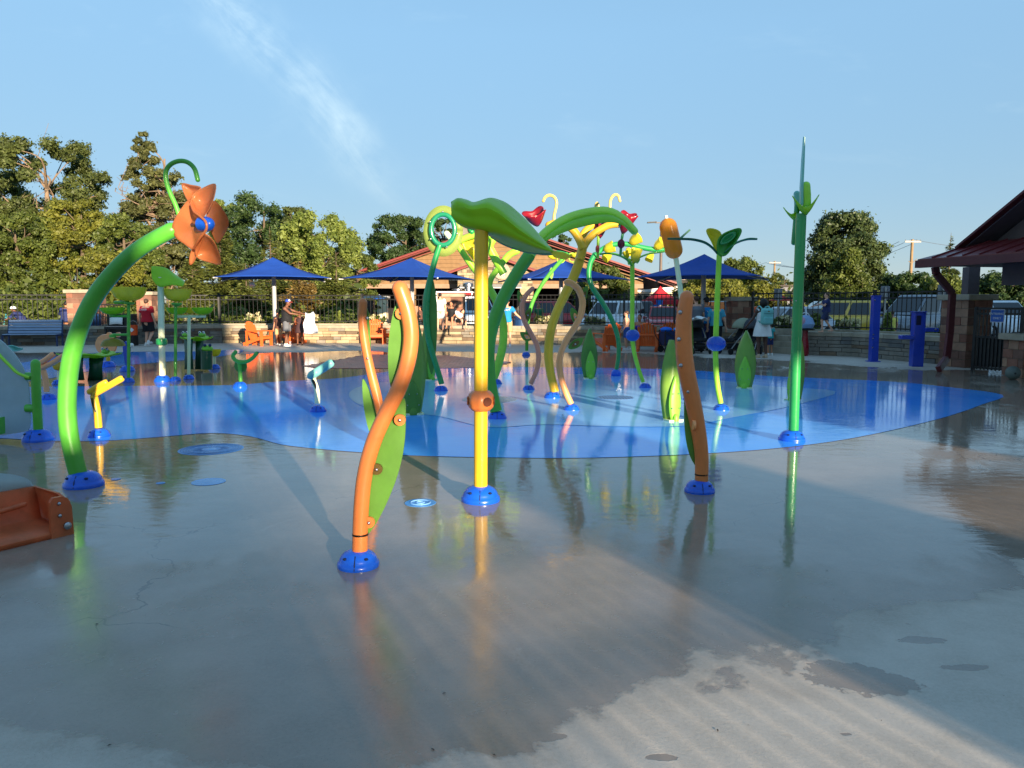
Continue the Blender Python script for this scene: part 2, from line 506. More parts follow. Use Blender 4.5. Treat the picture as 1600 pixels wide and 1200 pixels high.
def deck_material():
    m = bpy.data.materials.new('wet concrete'); m.use_nodes = True
    t = NT(m.node_tree); b = t.t.nodes['Principled BSDF']
    pos = t.n('ShaderNodeNewGeometry').outputs['Position']
    s = t.n('ShaderNodeSeparateXYZ'); t.put(s.inputs[0], pos)
    x, y = s.outputs[0], s.outputs[1]
    # the drying edge in front
    edge = t.noise(pos, 1.1, 7, 0.62, 0.3)
    edge2 = t.noise(pos, 6.0, 4, 0.6)
    e = t.math('ADD', t.math('MULTIPLY', t.math('SUBTRACT', edge, 0.5), 1.5), t.math('MULTIPLY', t.math('SUBTRACT', edge2, 0.5), 0.20))
    a, c = G(770, 1172), G(1560, 900)
    dr = Vector((c.x - a.x, c.y - a.y, 0)).normalized(); nn = Vector((-dr.y, dr.x, 0))
    d1 = t.math('ADD', t.math('MULTIPLY', x, nn.x), t.math('MULTIPLY', y, nn.y))
    d1 = t.math('SUBTRACT', d1, nn.x * a.x + nn.y * a.y)
    d1 = t.math('ADD', d1, e)
    # dry corner in front on the other side
    a2, c2 = G(-60, 1128), G(330, 1194)
    dr = Vector((c2.x - a2.x, c2.y - a2.y, 0)).normalized(); n2 = Vector((-dr.y, dr.x, 0))
    d2 = t.math('SUBTRACT', t.math('ADD', t.math('MULTIPLY', x, n2.x), t.math('MULTIPLY', y, n2.y)), n2.x * a2.x + n2.y * a2.y + 0.02)
    d2 = t.math('ADD', d2, t.math('MULTIPLY', e, 0.55))
    near = t.math('MULTIPLY', t.step(d1, -0.02, 0.05), t.step(d2, -0.02, 0.04))
    # puddles standing alone on the dry part
    for (px, py, rx, ry) in ((1350, 1062, 0.20, 0.13), (1300, 1048, 0.10, 0.09), (1505, 1043, 0.13, 0.03), (1440, 1000, 0.12, 0.035), (850, 1152, 0.07, 0.03), (1140, 1072, 0.035, 0.02), (1030, 1183, 0.05, 0.02), (1320, 1147, 0.03, 0.015)):
        g_ = G(px, py)
        dx = t.math('DIVIDE', t.math('SUBTRACT', x, g_.x), rx); dy = t.math('DIVIDE', t.math('SUBTRACT', y, g_.y), ry)
        rr = t.math('ADD', t.math('MULTIPLY', dx, dx), t.math('MULTIPLY', dy, dy))
        rr = t.math('ADD', rr, t.math('ADD', t.math('MULTIPLY', t.math('SUBTRACT', edge2, 0.5), 4.5), t.math('MULTIPLY', t.math('SUBTRACT', t.noise(pos, 21, 5, 0.65), 0.5), 2.2)))
        near = t.math('MAXIMUM', near, t.step(rr, 1.15, 0.9))
    # dry deck beyond the pad
    fx = t.math('ADD', y, t.math('MULTIPLY', t.math('SUBTRACT', t.noise(pos, 0.25, 5, 0.6), 0.5), 9.0))
    far = t.step(fx, 26.2, 25.0)
    xr = t.math('ADD', t.math('ADD', t.math('MULTIPLY', x, 0.66), t.math('MULTIPLY', y, 0.75)), t.math('MULTIPLY', t.math('SUBTRACT', t.noise(pos, 0.4, 6, 0.65), 0.5), 6.0))
    far = t.math('MULTIPLY', far, t.step(xr, 21.6, 20.6))
    wet = t.math('MULTIPLY', near, far)
    # drips and splash spots around the drying edge
    vor = t.n('ShaderNodeTexVoronoi'); t.put(vor.inputs['Vector'], pos); vor.inputs['Scale'].default_value = 9.0
    spot = t.step(vor.outputs['Distance'], 0.20, 0.13)
    spot = t.math('MULTIPLY', spot, t.math('MULTIPLY', t.step(t.noise(pos, 2.6, 3), 0.56, 0.66), t.step(d1, -0.75, -0.15)))
    wet = t.math('MAXIMUM', wet, t.math('MULTIPLY', spot, 0.8))
    damp = t.math('MULTIPLY', t.math('MULTIPLY', t.step(d1, -0.32, 0.03), t.step(d2, -0.25, 0.03)), far)
    # standing water
    pn = t.math('ADD', t.math('MULTIPLY', t.noise(pos, 0.45, 5, 0.55, 0.3), 0.6), t.math('MULTIPLY', t.noise(t.vec(pos, scale=(1, 0.5, 1)), 2.4, 6, 0.6, 0.6), 0.4))
    bias = t.math('ADD', t.lin(y, 3.0, 6.0, -0.22, 0.16), t.lin(y, 16, 25, 0.0, -0.02))
    bias = t.math('ADD', bias, t.lin(x, 2.6, 6.0, 0.0, -0.12))
    stand = t.math('MULTIPLY', t.step(t.math('ADD', pn, bias), 0.42, 0.56), wet)
    # colour
    mott = t.noise(pos, 2.2, 8, 0.68)
    fine = t.noise(pos, 55, 5, 0.7)
    dry = t.mix(t.step(mott, 0.25, 0.75), (0.40, 0.345, 0.285), (0.52, 0.455, 0.385))
    dry = t.mix(t.math('MULTIPLY', t.step(fine, 0.35, 0.7), 0.35), dry, (0.58, 0.52, 0.45))
    sp = t.noise(pos, 170, 3, 0.6)
    dry = t.mix(t.math('MULTIPLY', t.step(sp, 0.62, 0.7), 0.5), dry, (0.10, 0.095, 0.09))
    wetc = t.mix(1.0, dry, (0.55, 0.50, 0.465), 'MULTIPLY')
    st = t.noise(t.vec(pos, scale=(1, 0.6, 1)), 0.9, 6, 0.7, 0.5)
    wetc = t.mix(t.math('MULTIPLY', t.step(st, 0.48, 0.7), 0.6), wetc, (0.20, 0.17, 0.14))
    dry = t.mix(t.math('MULTIPLY', damp, 0.28), dry, wetc)
    # hairline cracks and old scale
    vc = t.n('ShaderNodeTexVoronoi', feature='DISTANCE_TO_EDGE'); vc.inputs['Scale'].default_value = 0.42
    wv = t.n('ShaderNodeVectorMath', operation='ADD'); t.put(wv.inputs[0], pos)
    nv = t.n('ShaderNodeTexNoise'); t.put(nv.inputs['Vector'], pos); nv.inputs['Scale'].default_value = 1.7; nv.inputs['Detail'].default_value = 6
    sc3 = t.n('ShaderNodeVectorMath', operation='SCALE'); t.put(sc3.inputs[0], nv.outputs['Color']); sc3.inputs['Scale'].default_value = 0.7
    t.put(wv.inputs[1], sc3.outputs[0]); t.put(vc.inputs['Vector'], wv.outputs[0])
    crack = t.math('MULTIPLY', t.step(vc.outputs['Distance'], 0.0035, 0.0012), t.step(t.noise(pos, 0.6, 3), 0.5, 0.6))
    scale_ = t.math('MULTIPLY', t.step(t.noise(t.vec(pos, scale=(1, 0.7, 1)), 3.4, 8, 0.75, 0.8), 0.60, 0.74), 0.22)
    colr = t.mix(scale_, t.mix(wet, dry, wetc), (0.52, 0.49, 0.45))
    t.put(b.inputs['Base Color'], t.mix(t.math('MULTIPLY', crack, 0.55), colr, (0.06, 0.055, 0.05)))
    rw = t.fmix(stand, t.lin(t.noise(pos, 1.6, 6, 0.65), 0.3, 0.7, 0.14, 0.34), 0.025)
    t.put(b.inputs['Roughness'], t.fmix(wet, 0.8, rw))
    t.put(b.inputs['IOR'], t.fmix(wet, 1.4, 1.43))
    grain = t.math('MULTIPLY', t.math('ADD', t.math('MULTIPLY', fine, 0.6), t.math('MULTIPLY', sp, 0.4)), t.fmix(stand, t.fmix(wet, 1.0, 0.16), 0.0))
    rp = ripple_normal(t, pos, stand)
    t.put(b.inputs['Normal'], t.bump(grain, 0.35, 0.006, rp))
    return m

def pad_material(name, c1, c2):
    m = bpy.data.materials.new(name); m.use_nodes = True
    t = NT(m.node_tree); b = t.t.nodes['Principled BSDF']
    pos = t.n('ShaderNodeNewGeometry').outputs['Position']
    mott = t.noise(t.vec(pos, scale=(1, 0.6, 1)), 0.8, 7, 0.65, 0.4)
    sp = t.noise(pos, 80, 3, 0.6)
    c = t.mix(t.step(mott, 0.3, 0.7), lin3(c1), lin3(c2))
    c = t.mix(t.math('MULTIPLY', t.step(sp, 0.55, 0.7), 0.12), c, (0.25, 0.4, 0.8))
    t.put(b.inputs['Base Color'], c)
    pn = t.noise(pos, 0.35, 5, 0.55, 0.3)
    stand = t.step(pn, 0.36, 0.60)
    t.put(b.inputs['Roughness'], t.fmix(stand, 0.10, 0.025))
    b.inputs['IOR'].default_value = 1.34
    t.put(b.inputs['Normal'], ripple_normal(t, pos, t.math('ADD', t.math('MULTIPLY', stand, 0.7), 0.3)))
    return m

def sheet(name, pts, z, mat, n=5, kind='structure'):
    o = [Vector((p.x, p.y, z)) for p in cat(pts, n, closed=True)]
    mb = MB(); mb.add(o, [tuple(range(len(o)))])
    me = mb.mesh(name, False)
    ob = obj(name, me, mat); ob['kind'] = kind
    if me.polygons[0].normal.z < 0: me.flip_normals()
    return ob

ASPHALT = M('asphalt', (68, 68, 70), 0.85, var=0.15, bump=0.4)
LAWN = M('dry lawn', (72, 84, 38), 0.95, var=0.25, bump=0.6, bscale=20)
SOIL = M('mulch', (62, 48, 38), 0.95, var=0.3, bump=0.8, bscale=30)

DECKM = deck_material()
mb = MB(); mb.add([(-70, -40, 0), (70, -40, 0), (70, 34.5, 0), (-70, 34.5, 0)], [(0, 1, 2, 3)]); struct('deck', mb, DECKM)
mb = MB(); mb.add([(-900, -300, -0.06), (900, -300, -0.06), (900, 1400, -0.06), (-900, 1400, -0.06)], [(0, 1, 2, 3)]); struct('ground', mb, LAWN)
mb = MB(); mb.add([(-14, 34.5, -0.02), (60, 34.5, -0.02), (60, 90, -0.02), (-14, 90, -0.02)], [(0, 1, 2, 3)]); struct('parking_lot', mb, ASPHALT)

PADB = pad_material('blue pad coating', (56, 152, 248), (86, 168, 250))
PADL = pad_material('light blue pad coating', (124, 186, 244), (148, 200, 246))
pad = [(-140, 650), (-60, 678), (60, 688), (160, 689), (250, 683), (330, 677), (390, 682), (440, 695), (500, 702), (560, 707), (640, 712), (760, 715), (900, 716), (1040, 712), (1150, 706),
       (1240, 698), (1320, 687), (1400, 671), (1480, 651), (1535, 632), (1566, 617), (1480, 605), (1400, 597), (1300, 592), (1190, 587), (1100, 580), (1000, 576), (860, 574), (740, 574), (640, 577), (570, 586), (520, 592), (440, 596), (360, 602), (240, 603), (120, 604), (0, 606), (-120, 618)]
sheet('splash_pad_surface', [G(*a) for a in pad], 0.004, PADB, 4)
sheet('blue_path', [G(*a) for a in [(-100, 585), (40, 566), (110, 554), (200, 550), (300, 549.5), (376, 546.5), (372, 552), (322, 560), (250, 566), (170, 574), (100, 588), (0, 600), (-100, 602)]], 0.004, PADB, 4)
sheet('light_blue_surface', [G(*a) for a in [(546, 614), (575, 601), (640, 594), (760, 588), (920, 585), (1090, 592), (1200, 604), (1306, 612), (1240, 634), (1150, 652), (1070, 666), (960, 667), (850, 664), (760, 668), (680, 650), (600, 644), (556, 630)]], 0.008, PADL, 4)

# red clay pavers laid beyond the pad: one mesh, the single pavers are a few pixels each
BRICKPAVE = M('clay paver', (190, 104, 80), 0.35, var=0.25, bump=0.4)
pv = [G(478, 572), G(575, 554), G(700, 556), G(800, 566), G(772, 574), G(640, 577), G(570, 585)]
from mathutils.geometry import intersect_point_quad_2d
def inside(pt, poly):
    n, c = len(poly), False
    for i in range(n):
        a, b = poly[i], poly[i - 1]
        if (a.y > pt.y) != (b.y > pt.y) and pt.x < (b.x - a.x) * (pt.y - a.y) / (b.y - a.y) + a.x: c = not c
    return c
mb = MB()
for i in range(60):
    for j in range(52):
        cx, cy = -10 + i * 0.21 + (0.105 if j % 2 else 0), 19.0 + j * 0.14
        if inside(Vector((cx, cy)), pv):
            mb.box((cx, cy, 0.0 + random.uniform(0, 0.003)), (0.198, 0.128, 0.02))
struct('brick_pavement', mb, BRICKPAVE, kind='stuff')

# ------------------------------------------------------------------ stone seat walls, cap stones, terrace
W = [G(*a) for a in ((-260, 543), (-60, 541), (348, 536), (600, 536), (840, 538), (1040, 542), (1204, 551))]
W2 = [G(*a) for a in ((1256, 554.5), (1330, 557), (1490, 571))]
WH = 0.60
def blockpart(name, parent, mat, key, c, size, rz=0.0):
    o = bpy.data.objects.new(name, unit_mesh(mat, key)); COL.objects.link(o)
    o.location, o.scale, o.rotation_euler = c, size, (0, 0, rz)
    o.parent = parent
    return o

def stone_wall(line, name, label, budget=290, grey=False):
    t = T(name, label, 'wall', (0, 0, 0))
    core, cnt = MB(), 0
    rest = MB()
    for a, b in zip(line[:-1], line[1:]):
        dv = b - a; ln = dv.length; u = dv / ln; ang = math.atan2(u.y, u.x); nf = Vector((u.y, -u.x, 0))
        back = -nf
        mid = (a + b) / 2
        core.box(mid + back * 0.26 + Vector((0, 0, WH / 2)), (ln, 0.36, WH), (0, 0, ang))
        # courses of stones, their faces proud of the core by uneven amounts
        rows = [0.0, 0.13, 0.26, 0.36, 0.48, WH]
        for r_ in range(5):
            s_ = -random.uniform(0, 0.2)
            while s_ < ln:
                w_ = random.uniform(0.28, 0.75); e = min(ln, s_ + w_)
                s2 = max(0, s_)
                if e - s2 > 0.05:
                    cpt = a + u * (s2 + e) / 2 + back * random.uniform(0.03, 0.055) + Vector((0, 0, (rows[r_] + rows[r_ + 1]) / 2))
                    k = random.randrange(4) if not grey else random.choice((2, 2, 3, 4))  # darker stones put the shade of these walls into their colour
                    pxx = 800 + cpt.x / cpt.y * F
                    if cnt < budget and -20 < pxx < 1620:
                        blockpart('stone', t.o, STONES[k], 'stone%d' % k, cpt, (e - s2 - 0.014, 0.12, rows[r_ + 1] - rows[r_] - 0.014), ang); cnt += 1
                    else:
                        rest.box(cpt, (e - s2 - 0.014, 0.12, rows[r_ + 1] - rows[r_] - 0.014), (0, 0, ang))
                s_ = e
        # cap
        s_ = 0.0
        while s_ < ln - 0.02:
            e = min(ln, s_ + random.uniform(1.0, 1.5))
            cpt = a + u * (s_ + e) / 2 + back * 0.2 + Vector((0, 0, WH + 0.06))
            blockpart('cap_stone', t.o, LIMESTONE, 'cap', cpt, (e - s_ - 0.012, 0.5, 0.118), ang)
            s_ = e
    t.p('core', core, MORTAR, smooth=False)
    if rest.v: t.p('stonework', rest, STONES[2], smooth=False, kind='stuff')
    return t

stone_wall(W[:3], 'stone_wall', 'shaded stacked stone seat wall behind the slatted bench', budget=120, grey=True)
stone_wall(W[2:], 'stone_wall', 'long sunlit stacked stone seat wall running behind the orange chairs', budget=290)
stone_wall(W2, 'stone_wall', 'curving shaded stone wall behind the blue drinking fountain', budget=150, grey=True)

# steps between the two walls
t = T('stair', 'grey stone steps beside the woman in the white dress', 'steps', (W[-1].x, W[-1].y, 0))
for k in range(3):
    a, b = W[-1] + Vector((0.05, 0.15 + 0.36 * k, 0)), W2[0] + Vector((-0.05, 0.15 + 0.36 * k, 0))
    mid = (a + b) / 2
    t.p('step', MB().box(mid + Vector((0, 0, 0.1 + 0.09 * 2 * k / 2 * 1.0)), ((b - a).length, 0.40, 0.2 + 0.18 * k), (0, 0, math.atan2((b - a).y, (b - a).x))), LIMESTONE, smooth=False)

# terrace behind the wall and its upper kerb with the fence on it
FB = [p_ + Vector((0, 1.25, 0)) for p_ in W] ; FB2 = [p_ + Vector((0.5, 1.35, 0)) for p_ in W2]
full = FB + FB2
mb = MB()
lo = [p_ + Vector((0, 0.42, 0)) for p_ in W]
for a, b, c, d_ in zip(lo[:-1], lo[1:], FB[1:], FB[:-1]):
    mb.add([a + Vector((0, 0, 0.57)), b + Vector((0, 0, 0.57)), c + Vector((0, 0, 0.57)), d_ + Vector((0, 0, 0.57))], [(0, 1, 2, 3)])
lo = [p_ + Vector((0.1, 0.40, 0)) for p_ in W2]
for a, b, c, d_ in zip(lo[:-1], lo[1:], FB2[1:], FB2[:-1]):
    mb.add([a + Vector((0, 0, 0.57)), b + Vector((0, 0, 0.57)), c + Vector((0, 0, 0.57)), d_ + Vector((0, 0, 0.57))], [(0, 1, 2, 3)])
struct('terrace', mb, LIMESTONE)
mb = MB()
for a, b in zip(full[:-1], full[1:]):
    mid = (a + b) / 2
    mb.box(mid + Vector((0, 0.02, 0.38)), ((b - a).length + 0.02, 0.36, 0.76), (0, 0, math.atan2((b - a).y, (b - a).x)))
struct('terrace_kerb', mb, LIMESTONE)

# ------------------------------------------------------------------ iron fence panels
def fence(a, b, label, z0=0.80, h=1.16, step=0.17, posts=2.4):
    a, b = Vector(a), Vector(b)
    t = T('iron_fence', label, 'fence', (a.x, a.y, z0), local=True, group='black iron fence panels round the splash pad')
    dv = b - a; dv.z = 0; ln = dv.length; u = dv / ln; ang = math.atan2(u.y, u.x)
    for z in (0.05, h - 0.20, h - 0.03):
        t.p('rail', MB().box(u * ln / 2 + Vector((0, 0, z)), (ln, 0.035, 0.04), (0, 0, ang)), BLACKF, smooth=False)
    n = int(ln / step)
    for i in range(1, n):
        blockpart('picket', t.o, BLACKF, 'picket', u * (i * ln / n) + Vector((0, 0.0, h / 2)), (0.02, 0.02, h), ang)
    k = max(1, round(ln / posts))
    for i in range(k + 1):
        blockpart('post', t.o, BLACKF, 'picket', u * (i * ln / k) + Vector((0, 0, h / 2 + 0.02)), (0.062, 0.062, h + 0.06), ang)
    return t

def on_fence(px):
    """the point of the kerb line seen at photo column px"""
    k = (px - 800) / F
    for a, b in zip(full[:-1], full[1:]):
        # x = k*y
        den = (b.x - a.x) - k * (b.y - a.y)
        if abs(den) < 1e-6: continue
        s_ = (k * a.y - a.x) / den
        if -1e-6 <= s_ <= 1 + 1e-6: return a + (b - a) * s_
    return None

fx = lambda px: on_fence(px)
spans = [(-40, 116, 'black iron fence behind the slatted bench'), (252, 344, 'black iron fence between the brick pillar and the steps, under the conifers'),
         (346, 566, 'black iron fence under the conifers, behind the towel group'), (568, 686, 'black iron fence behind the orange chair facing the pad'),
         (726, 900, 'black iron fence behind the dark blue bin'), (902, 1138, 'black iron fence in front of the white and red cars'),
         (1174, 1250, 'black iron fence behind the woman in the white dress'), (1252, 1362, 'black iron fence in front of the pale yellow car'),
         (1364, 1478, 'black iron fence in front of the grey cars, behind the drinking fountain')]
for a, b, lb in spans:
    # follow corners of the kerb line
    pa, pb = fx(a), fx(b)
    if pa is None: pa = full[0]
    if pb is None: pb = full[-1]
    fence(pa, pb, lb)

# ------------------------------------------------------------------ brick pillars
def brick_pillar(c, w_, h, label, course=0.2, name='brick_pillar', cap=True, z0=0.0, rz=0.0, seed=1):
    rnd = random.Random(seed)
    t = T(name, label, 'pillar', (c.x, c.y, z0), rz=rz, local=True)
    t.p('core', MB().box((0, 0, h / 2), (w_ - 0.05, w_ - 0.05, h - 0.01)), MORTAR, smooth=False)
    n = int(h / course)
    for i in range(n):
        z = (i + 0.5) * h / n
        hh = h / n - 0.014
        off = (i % 2)
        cuts = [0, 0.5, 1] if not off else [0, 0.25, 0.75, 1]
        for f in range(4):
            m = Matrix.Rotation(f * math.pi / 2, 3, 'Z')
            for a, b in zip(cuts[:-1], cuts[1:]):
                k = rnd.randrange(3)
                cc = m @ Vector((-w_ / 2 + (a + b) / 2 * w_, -w_ / 2 + 0.025 + rnd.uniform(0, 0.004), 0))
                o = blockpart('brick', t.o, BRICKS[k], 'brick%d' % k, (cc.x, cc.y, z), ((b - a) * w_ - 0.016, 0.05, hh), f * math.pi / 2)
    if cap:
        t.p('cap', MB().box((0, 0, h + 0.07), (w_ + 0.16, w_ + 0.16, 0.14)), LIMESTONE, smooth=False, bevel=0.015)
    return t

for px, ytop, wpx, label, sd in ((137, 452, 40, 'brick pillar between the bench and the gate, with pale stone cap', 1), (232, 455, 24, 'brick pillar behind the staff member in the red shirt', 2),
                                 (706, 458, 36, 'sunlit brick pillar beside the children sitting on the wall', 3), (1156, 463, 34, 'shaded brick pillar behind the strollers', 4)):
    c = fx(px); c = c + Vector((0, 0.1, 0))
    top = P(px, ytop, c.y).z
    brick_pillar(c, rad(wpx, c.y) * 2, top - 0.16, label, seed=sd)

# ------------------------------------------------------------------ unseen wall behind the viewpoint, heights and openings shaped for sun and shade
dl = Vector((-sunv.x, -sunv.y, 0)).normalized(); nl = Vector((-dl.y, dl.x, 0)) * -1
if nl.x < 0: nl = -nl
D0 = -20.0
WALLM = M('pale bounce wall', (236, 226, 208), 0.9, var=0.2, bump=0.4)  # pale to bounce fill light off the unseen wall
def wseg(n0, n1, z0, z1, mb, dd=0.0, th=0.3):
    c = nl * (n0 + n1) / 2 + dl * (D0 + dd)
    mb.box((c.x, c.y, (z0 + z1) / 2), (n1 - n0, th, z1 - z0), (0, 0, math.atan2(nl.y, nl.x)))
mb = MB()
H1, H2, H3 = 10.2, 7.9, 11.6
for (n0, n1, z0, z1) in ((-34, -0.9, 0, H1), (-0.9, 0.1, 0, 5.0), (-0.9, 0.1, 5.9, H1), (0.1, 0.57, 0, 5.9), (0.1, 0.57, 7.2, H1), (0.57, 2.7, 5.1, 5.25), (0.57, 2.7, 6.1, H1), (2.7, 3.4, 0, H1), (3.4, 5.4, 0, H2), (5.4, 8.2, 5.4, H2), (8.2, 15.7, 0, H2), (15.7, 42, 0, H3)):
    wseg(n0, n1, z0, z1, mb)
o = struct('unseen_shade_wall', mb, WALLM)
mb = MB()
for a, b in ((0.57, 2.7), (5.4, 8.2)):
    k = a + 0.1
    while k < b:
        wseg(k, k + 0.024, 0, 2.35, mb, 10.4, 0.024); k += 0.125
    wseg(a, b, 2.05, 2.1, mb, 10.43, 0.03); wseg(a, b, 2.32, 2.37, mb, 10.43, 0.03); wseg(a, b, 0.08, 0.13, mb, 10.43, 0.03)
k = 0.57
for i in range(9):                       # boards added to fade the sun strip's edge, the gaps widening
    wd_ = 0.105 * (1 - i / 9.5); wseg(k, k + wd_, 0, 5.1, mb, 0.0, 0.05); k += 0.115
struct('railing_and_fade_boards', mb, BLACKF)

# ================================================================== SPRAY TOYS
SLOT = M('dark slot', (8, 22, 60), 0.6)
BOLTD = M('dark bolt', (40, 34, 26), 0.4, metal=0.6)

def base(t, c, r, mat=None, h=None):
    """round two-part cover over the foot of a toy"""
    mat = mat or BASEBLUE
    h = h or r * 0.78
    prof = [(r * 0.99, 0.0), (r * 1.0, h * 0.10), (r * 0.985, h * 0.26), (r * 0.93, h * 0.33), (r * 0.90, h * 0.36), (r * 0.88, h * 0.50), (r * 0.80, h * 0.68), (r * 0.67, h * 0.84), (r * 0.50, h * 0.95), (r * 0.40, h * 1.0), (r * 0.30, h * 1.0)]
    o = t.p('base_cover', MB().lathe(prof, c, 32), mat, ang=60)
    for a in (-2.25, -0.9):
        d_ = Vector((math.cos(a), math.sin(a), 0))
        t.p('bolt_recess', MB().ball(Vector(c) + d_ * r * 0.80 + Vector((0, 0, h * 0.68)), (r * 0.11, r * 0.11, r * 0.06), 8, 6), SLOT, o)
    m = MB()
    m.bar(Vector(c) + Vector((0, -r * 1.0, h * 0.10)), Vector(c) + Vector((0, -r * 0.885, h * 0.50)), 0.006, 0.006)
    m.bar(Vector(c) + Vector((0, -r * 0.885, h * 0.50)), Vector(c) + Vector((0, -r * 0.66, h * 0.86)), 0.006, 0.006)
    t.p('seam', m, SLOT, o)
    return o

def basept(px, py): return G(px, py)

def toy(name, label, cat_, foot, group=None):
    g_ = G(*foot)
    return T(name, label, cat_, (g_.x, g_.y, 0), group=group), g_.y, Vector((g_.x, g_.y, 0))

def pole(t, name, Y, pts, w_, mat, re=(False, True), n=6, seg=16, label=None):
    ps = cat(L(Y, pts), n)
    r = rad(w_, Y) if not isinstance(w_, (list, tuple)) else [rad(x, Y) for x in w_]
    return t.p(name, MB().tube(ps, r, seg, re), mat, label=label)

def lens_pts(pts, n=5):
    return cat(pts, n, closed=True)

def lug(t, c, r, mat, side=1, bolt=True):
    """round ear that holds a panel, with its bolt"""
    c = Vector(c)
    m = MB().lathe([(r, -0.012), (r, 0.012)], c, 16, Matrix.Rotation(math.pi / 2, 3, 'X'))
    o = t.p('lug', m, mat)
    if bolt:
        t.p('bolt', MB().ball(c + Vector((0, -0.018, 0)), (r * 0.32, r * 0.25, r * 0.32), 10, 6), STEEL, o)

def bolt(t, c, r=0.014, par=None):
    t.p('bolt', MB().ball(c, (r, r * 0.7, r), 10, 6), STEEL, par)

# ---- 1 the near orange stem with two green leaf panels
t, Y, c = toy('leaf_stem_spray', 'curved orange stem with green leaf panels, nearest and largest of the orange stems', 'water spray', (560, 884))
pole(t, 'stem', Y, [(562, 868), (564, 800), (570, 742), (584, 690), (604, 645), (624, 605), (637, 565), (642, 525), (637, 487), (625, 451)], 25, ORANGE)
base(t, c, rad(67, Y))
t.p('collar', MB().lathe([(rad(26, Y), 0), (rad(26, Y), 0.012)], P(563, 836, Y), 20), BOLTD)
o = t.p('leaf_panel', MB().plate(lens_pts(L(Y + 0.03, [(627, 463), (615, 488), (608, 530), (607, 575), (611, 605), (620, 630), (640, 590), (646, 530), (640, 490)])), (0, 0.022, 0)), PANELG, smooth=False)
o = t.p('leaf_panel', MB().plate(lens_pts(L(Y + 0.03, [(630, 622), (634, 655), (631, 700), (622, 740), (607, 780), (591, 812), (575, 834), (568, 820), (566, 780), (578, 720), (600, 660)])), (0, 0.022, 0)), PANELG, smooth=False)
for (x, y_), k in (((627, 490), 1), ((620, 603), 0), ((625, 656), 1), ((589, 733), 0), ((577, 816), 1)):
    lug(t, P(x, y_, Y - 0.0), rad(18, Y), ORANGE if k else M('olive lug', (92, 74, 26), 0.4))

# ---- 2 the thin orange stem behind it
t, Y, c = toy('leaf_stem_spray', 'slim orange stem with narrow green panels, standing just behind the largest orange stem', 'water spray', (604, 700))
pole(t, 'stem', Y, [(604, 692), (597, 655), (588, 615), (578, 575), (570, 535), (566, 500), (567, 473)], [15, 15, 14, 14], ORANGE)
base(t, c, rad(38, Y))
t.p('leaf_panel', MB().plate(lens_pts(L(Y + 0.05, [(573, 482), (577, 500), (579, 530), (578, 560), (575, 576), (568, 550), (567, 510)])), (0, 0.02, 0)), PANELG, smooth=False)
t.p('leaf_panel', MB().plate(lens_pts(L(Y + 0.05, [(568, 592), (567, 620), (571, 650), (578, 676), (590, 694), (596, 680), (584, 630)])), (0, 0.02, 0)), PANELG, smooth=False)
for q_ in ((574, 497), (574, 560)): bolt(t, P(*q_, Y - 0.05), 0.016)

# ---- 3 the orange stem on the other side
t, Y, c = toy('leaf_stem_spray', 'thick orange stem with dark bolts, standing in front of the cattail', 'water spray', (1093, 768))
pole(t, 'stem', Y, [(1096, 754), (1096, 710), (1090, 665), (1080, 615), (1071, 570), (1068, 530), (1069, 492), (1073, 465)], [21, 22, 24, 26, 27, 26, 24, 22], ORANGE)
base(t, c, rad(48, Y))
t.p('collar', MB().lathe([(rad(21.5, Y), 0), (rad(21.5, Y), 0.012)], P(1096, 742, Y), 20), BOLTD)
t.p('leaf_panel', MB().plate(lens_pts(L(Y + 0.03, [(1074, 474), (1081, 500), (1083, 540), (1081, 580), (1077, 604), (1066, 580), (1065, 500)])), (0, 0.022, 0)), PANELG, smooth=False)
t.p('leaf_panel', MB().plate(lens_pts(L(Y + 0.03, [(1071, 600), (1069, 640), (1071, 680), (1078, 712), (1090, 730), (1097, 712), (1094, 660), (1083, 615)])), (0, 0.022, 0)), PANELG, smooth=False)
for q_ in ((1063, 488), (1061, 530), (1064, 571), (1076, 612)): bolt(t, P(*q_, Y - rad(20, Y)), 0.018)
t.p('lug', MB().lathe([(rad(16, Y), -0.012), (rad(16, Y), 0.012)], P(1084, 664, Y - 0.05), 16, Matrix.Rotation(math.pi / 2, 3, 'Y')), SALMON)

# ---- 4 yellow pole with the big green leaf bucket
t, Y, c = toy('leaf_bucket_fountain', 'yellow pole with an orange ball and a big green leaf bucket on top', 'water spray', (751, 782))
r = rad(21.5, Y)
t.p('pole', MB().tube([P(751, 768, Y), P(751.5, 560, Y), P(752, 350, Y)], r, 22), YELLOW)
base(t, c, rad(62, Y))
bc = P(751.5, 626, Y); br = rad(42, Y)
ob = t.p('ball', MB().lathe([(r * 1.02, -br * 0.78), (br * 0.66, -br * 0.74), (br * 0.9, -br * 0.48), (br, 0), (br * 0.9, br * 0.48), (br * 0.66, br * 0.74), (r * 1.02, br * 0.78)], bc, 48, ridge=lambda a: 1 + 0.03 * math.cos(8 * a) ), ORANGE, ang=50)
for a in (math.pi, -math.pi / 2 + 0.55, 0.0):
    d_ = Vector((math.cos(a), math.sin(a), 0))
    t.p('nozzle', MB().lathe([(br * 0.34, 0), (br * 0.34, br * 0.06)], bc + d_ * br * 0.97, 16, d_.to_track_quat('Z', 'Y').to_matrix()), M('nozzle dark', (96, 44, 18), 0.5), ob)
K_ = [(706, 316), (716, 311), (730, 314), (742, 318), (765, 311), (782, 314), (798, 323), (822, 345), (845, 371), (864, 392)]
T_ = [(706, 322), (714, 315), (728, 319), (739, 322), (760, 318), (776, 325), (790, 336), (814, 357), (840, 376), (863, 392.5)]
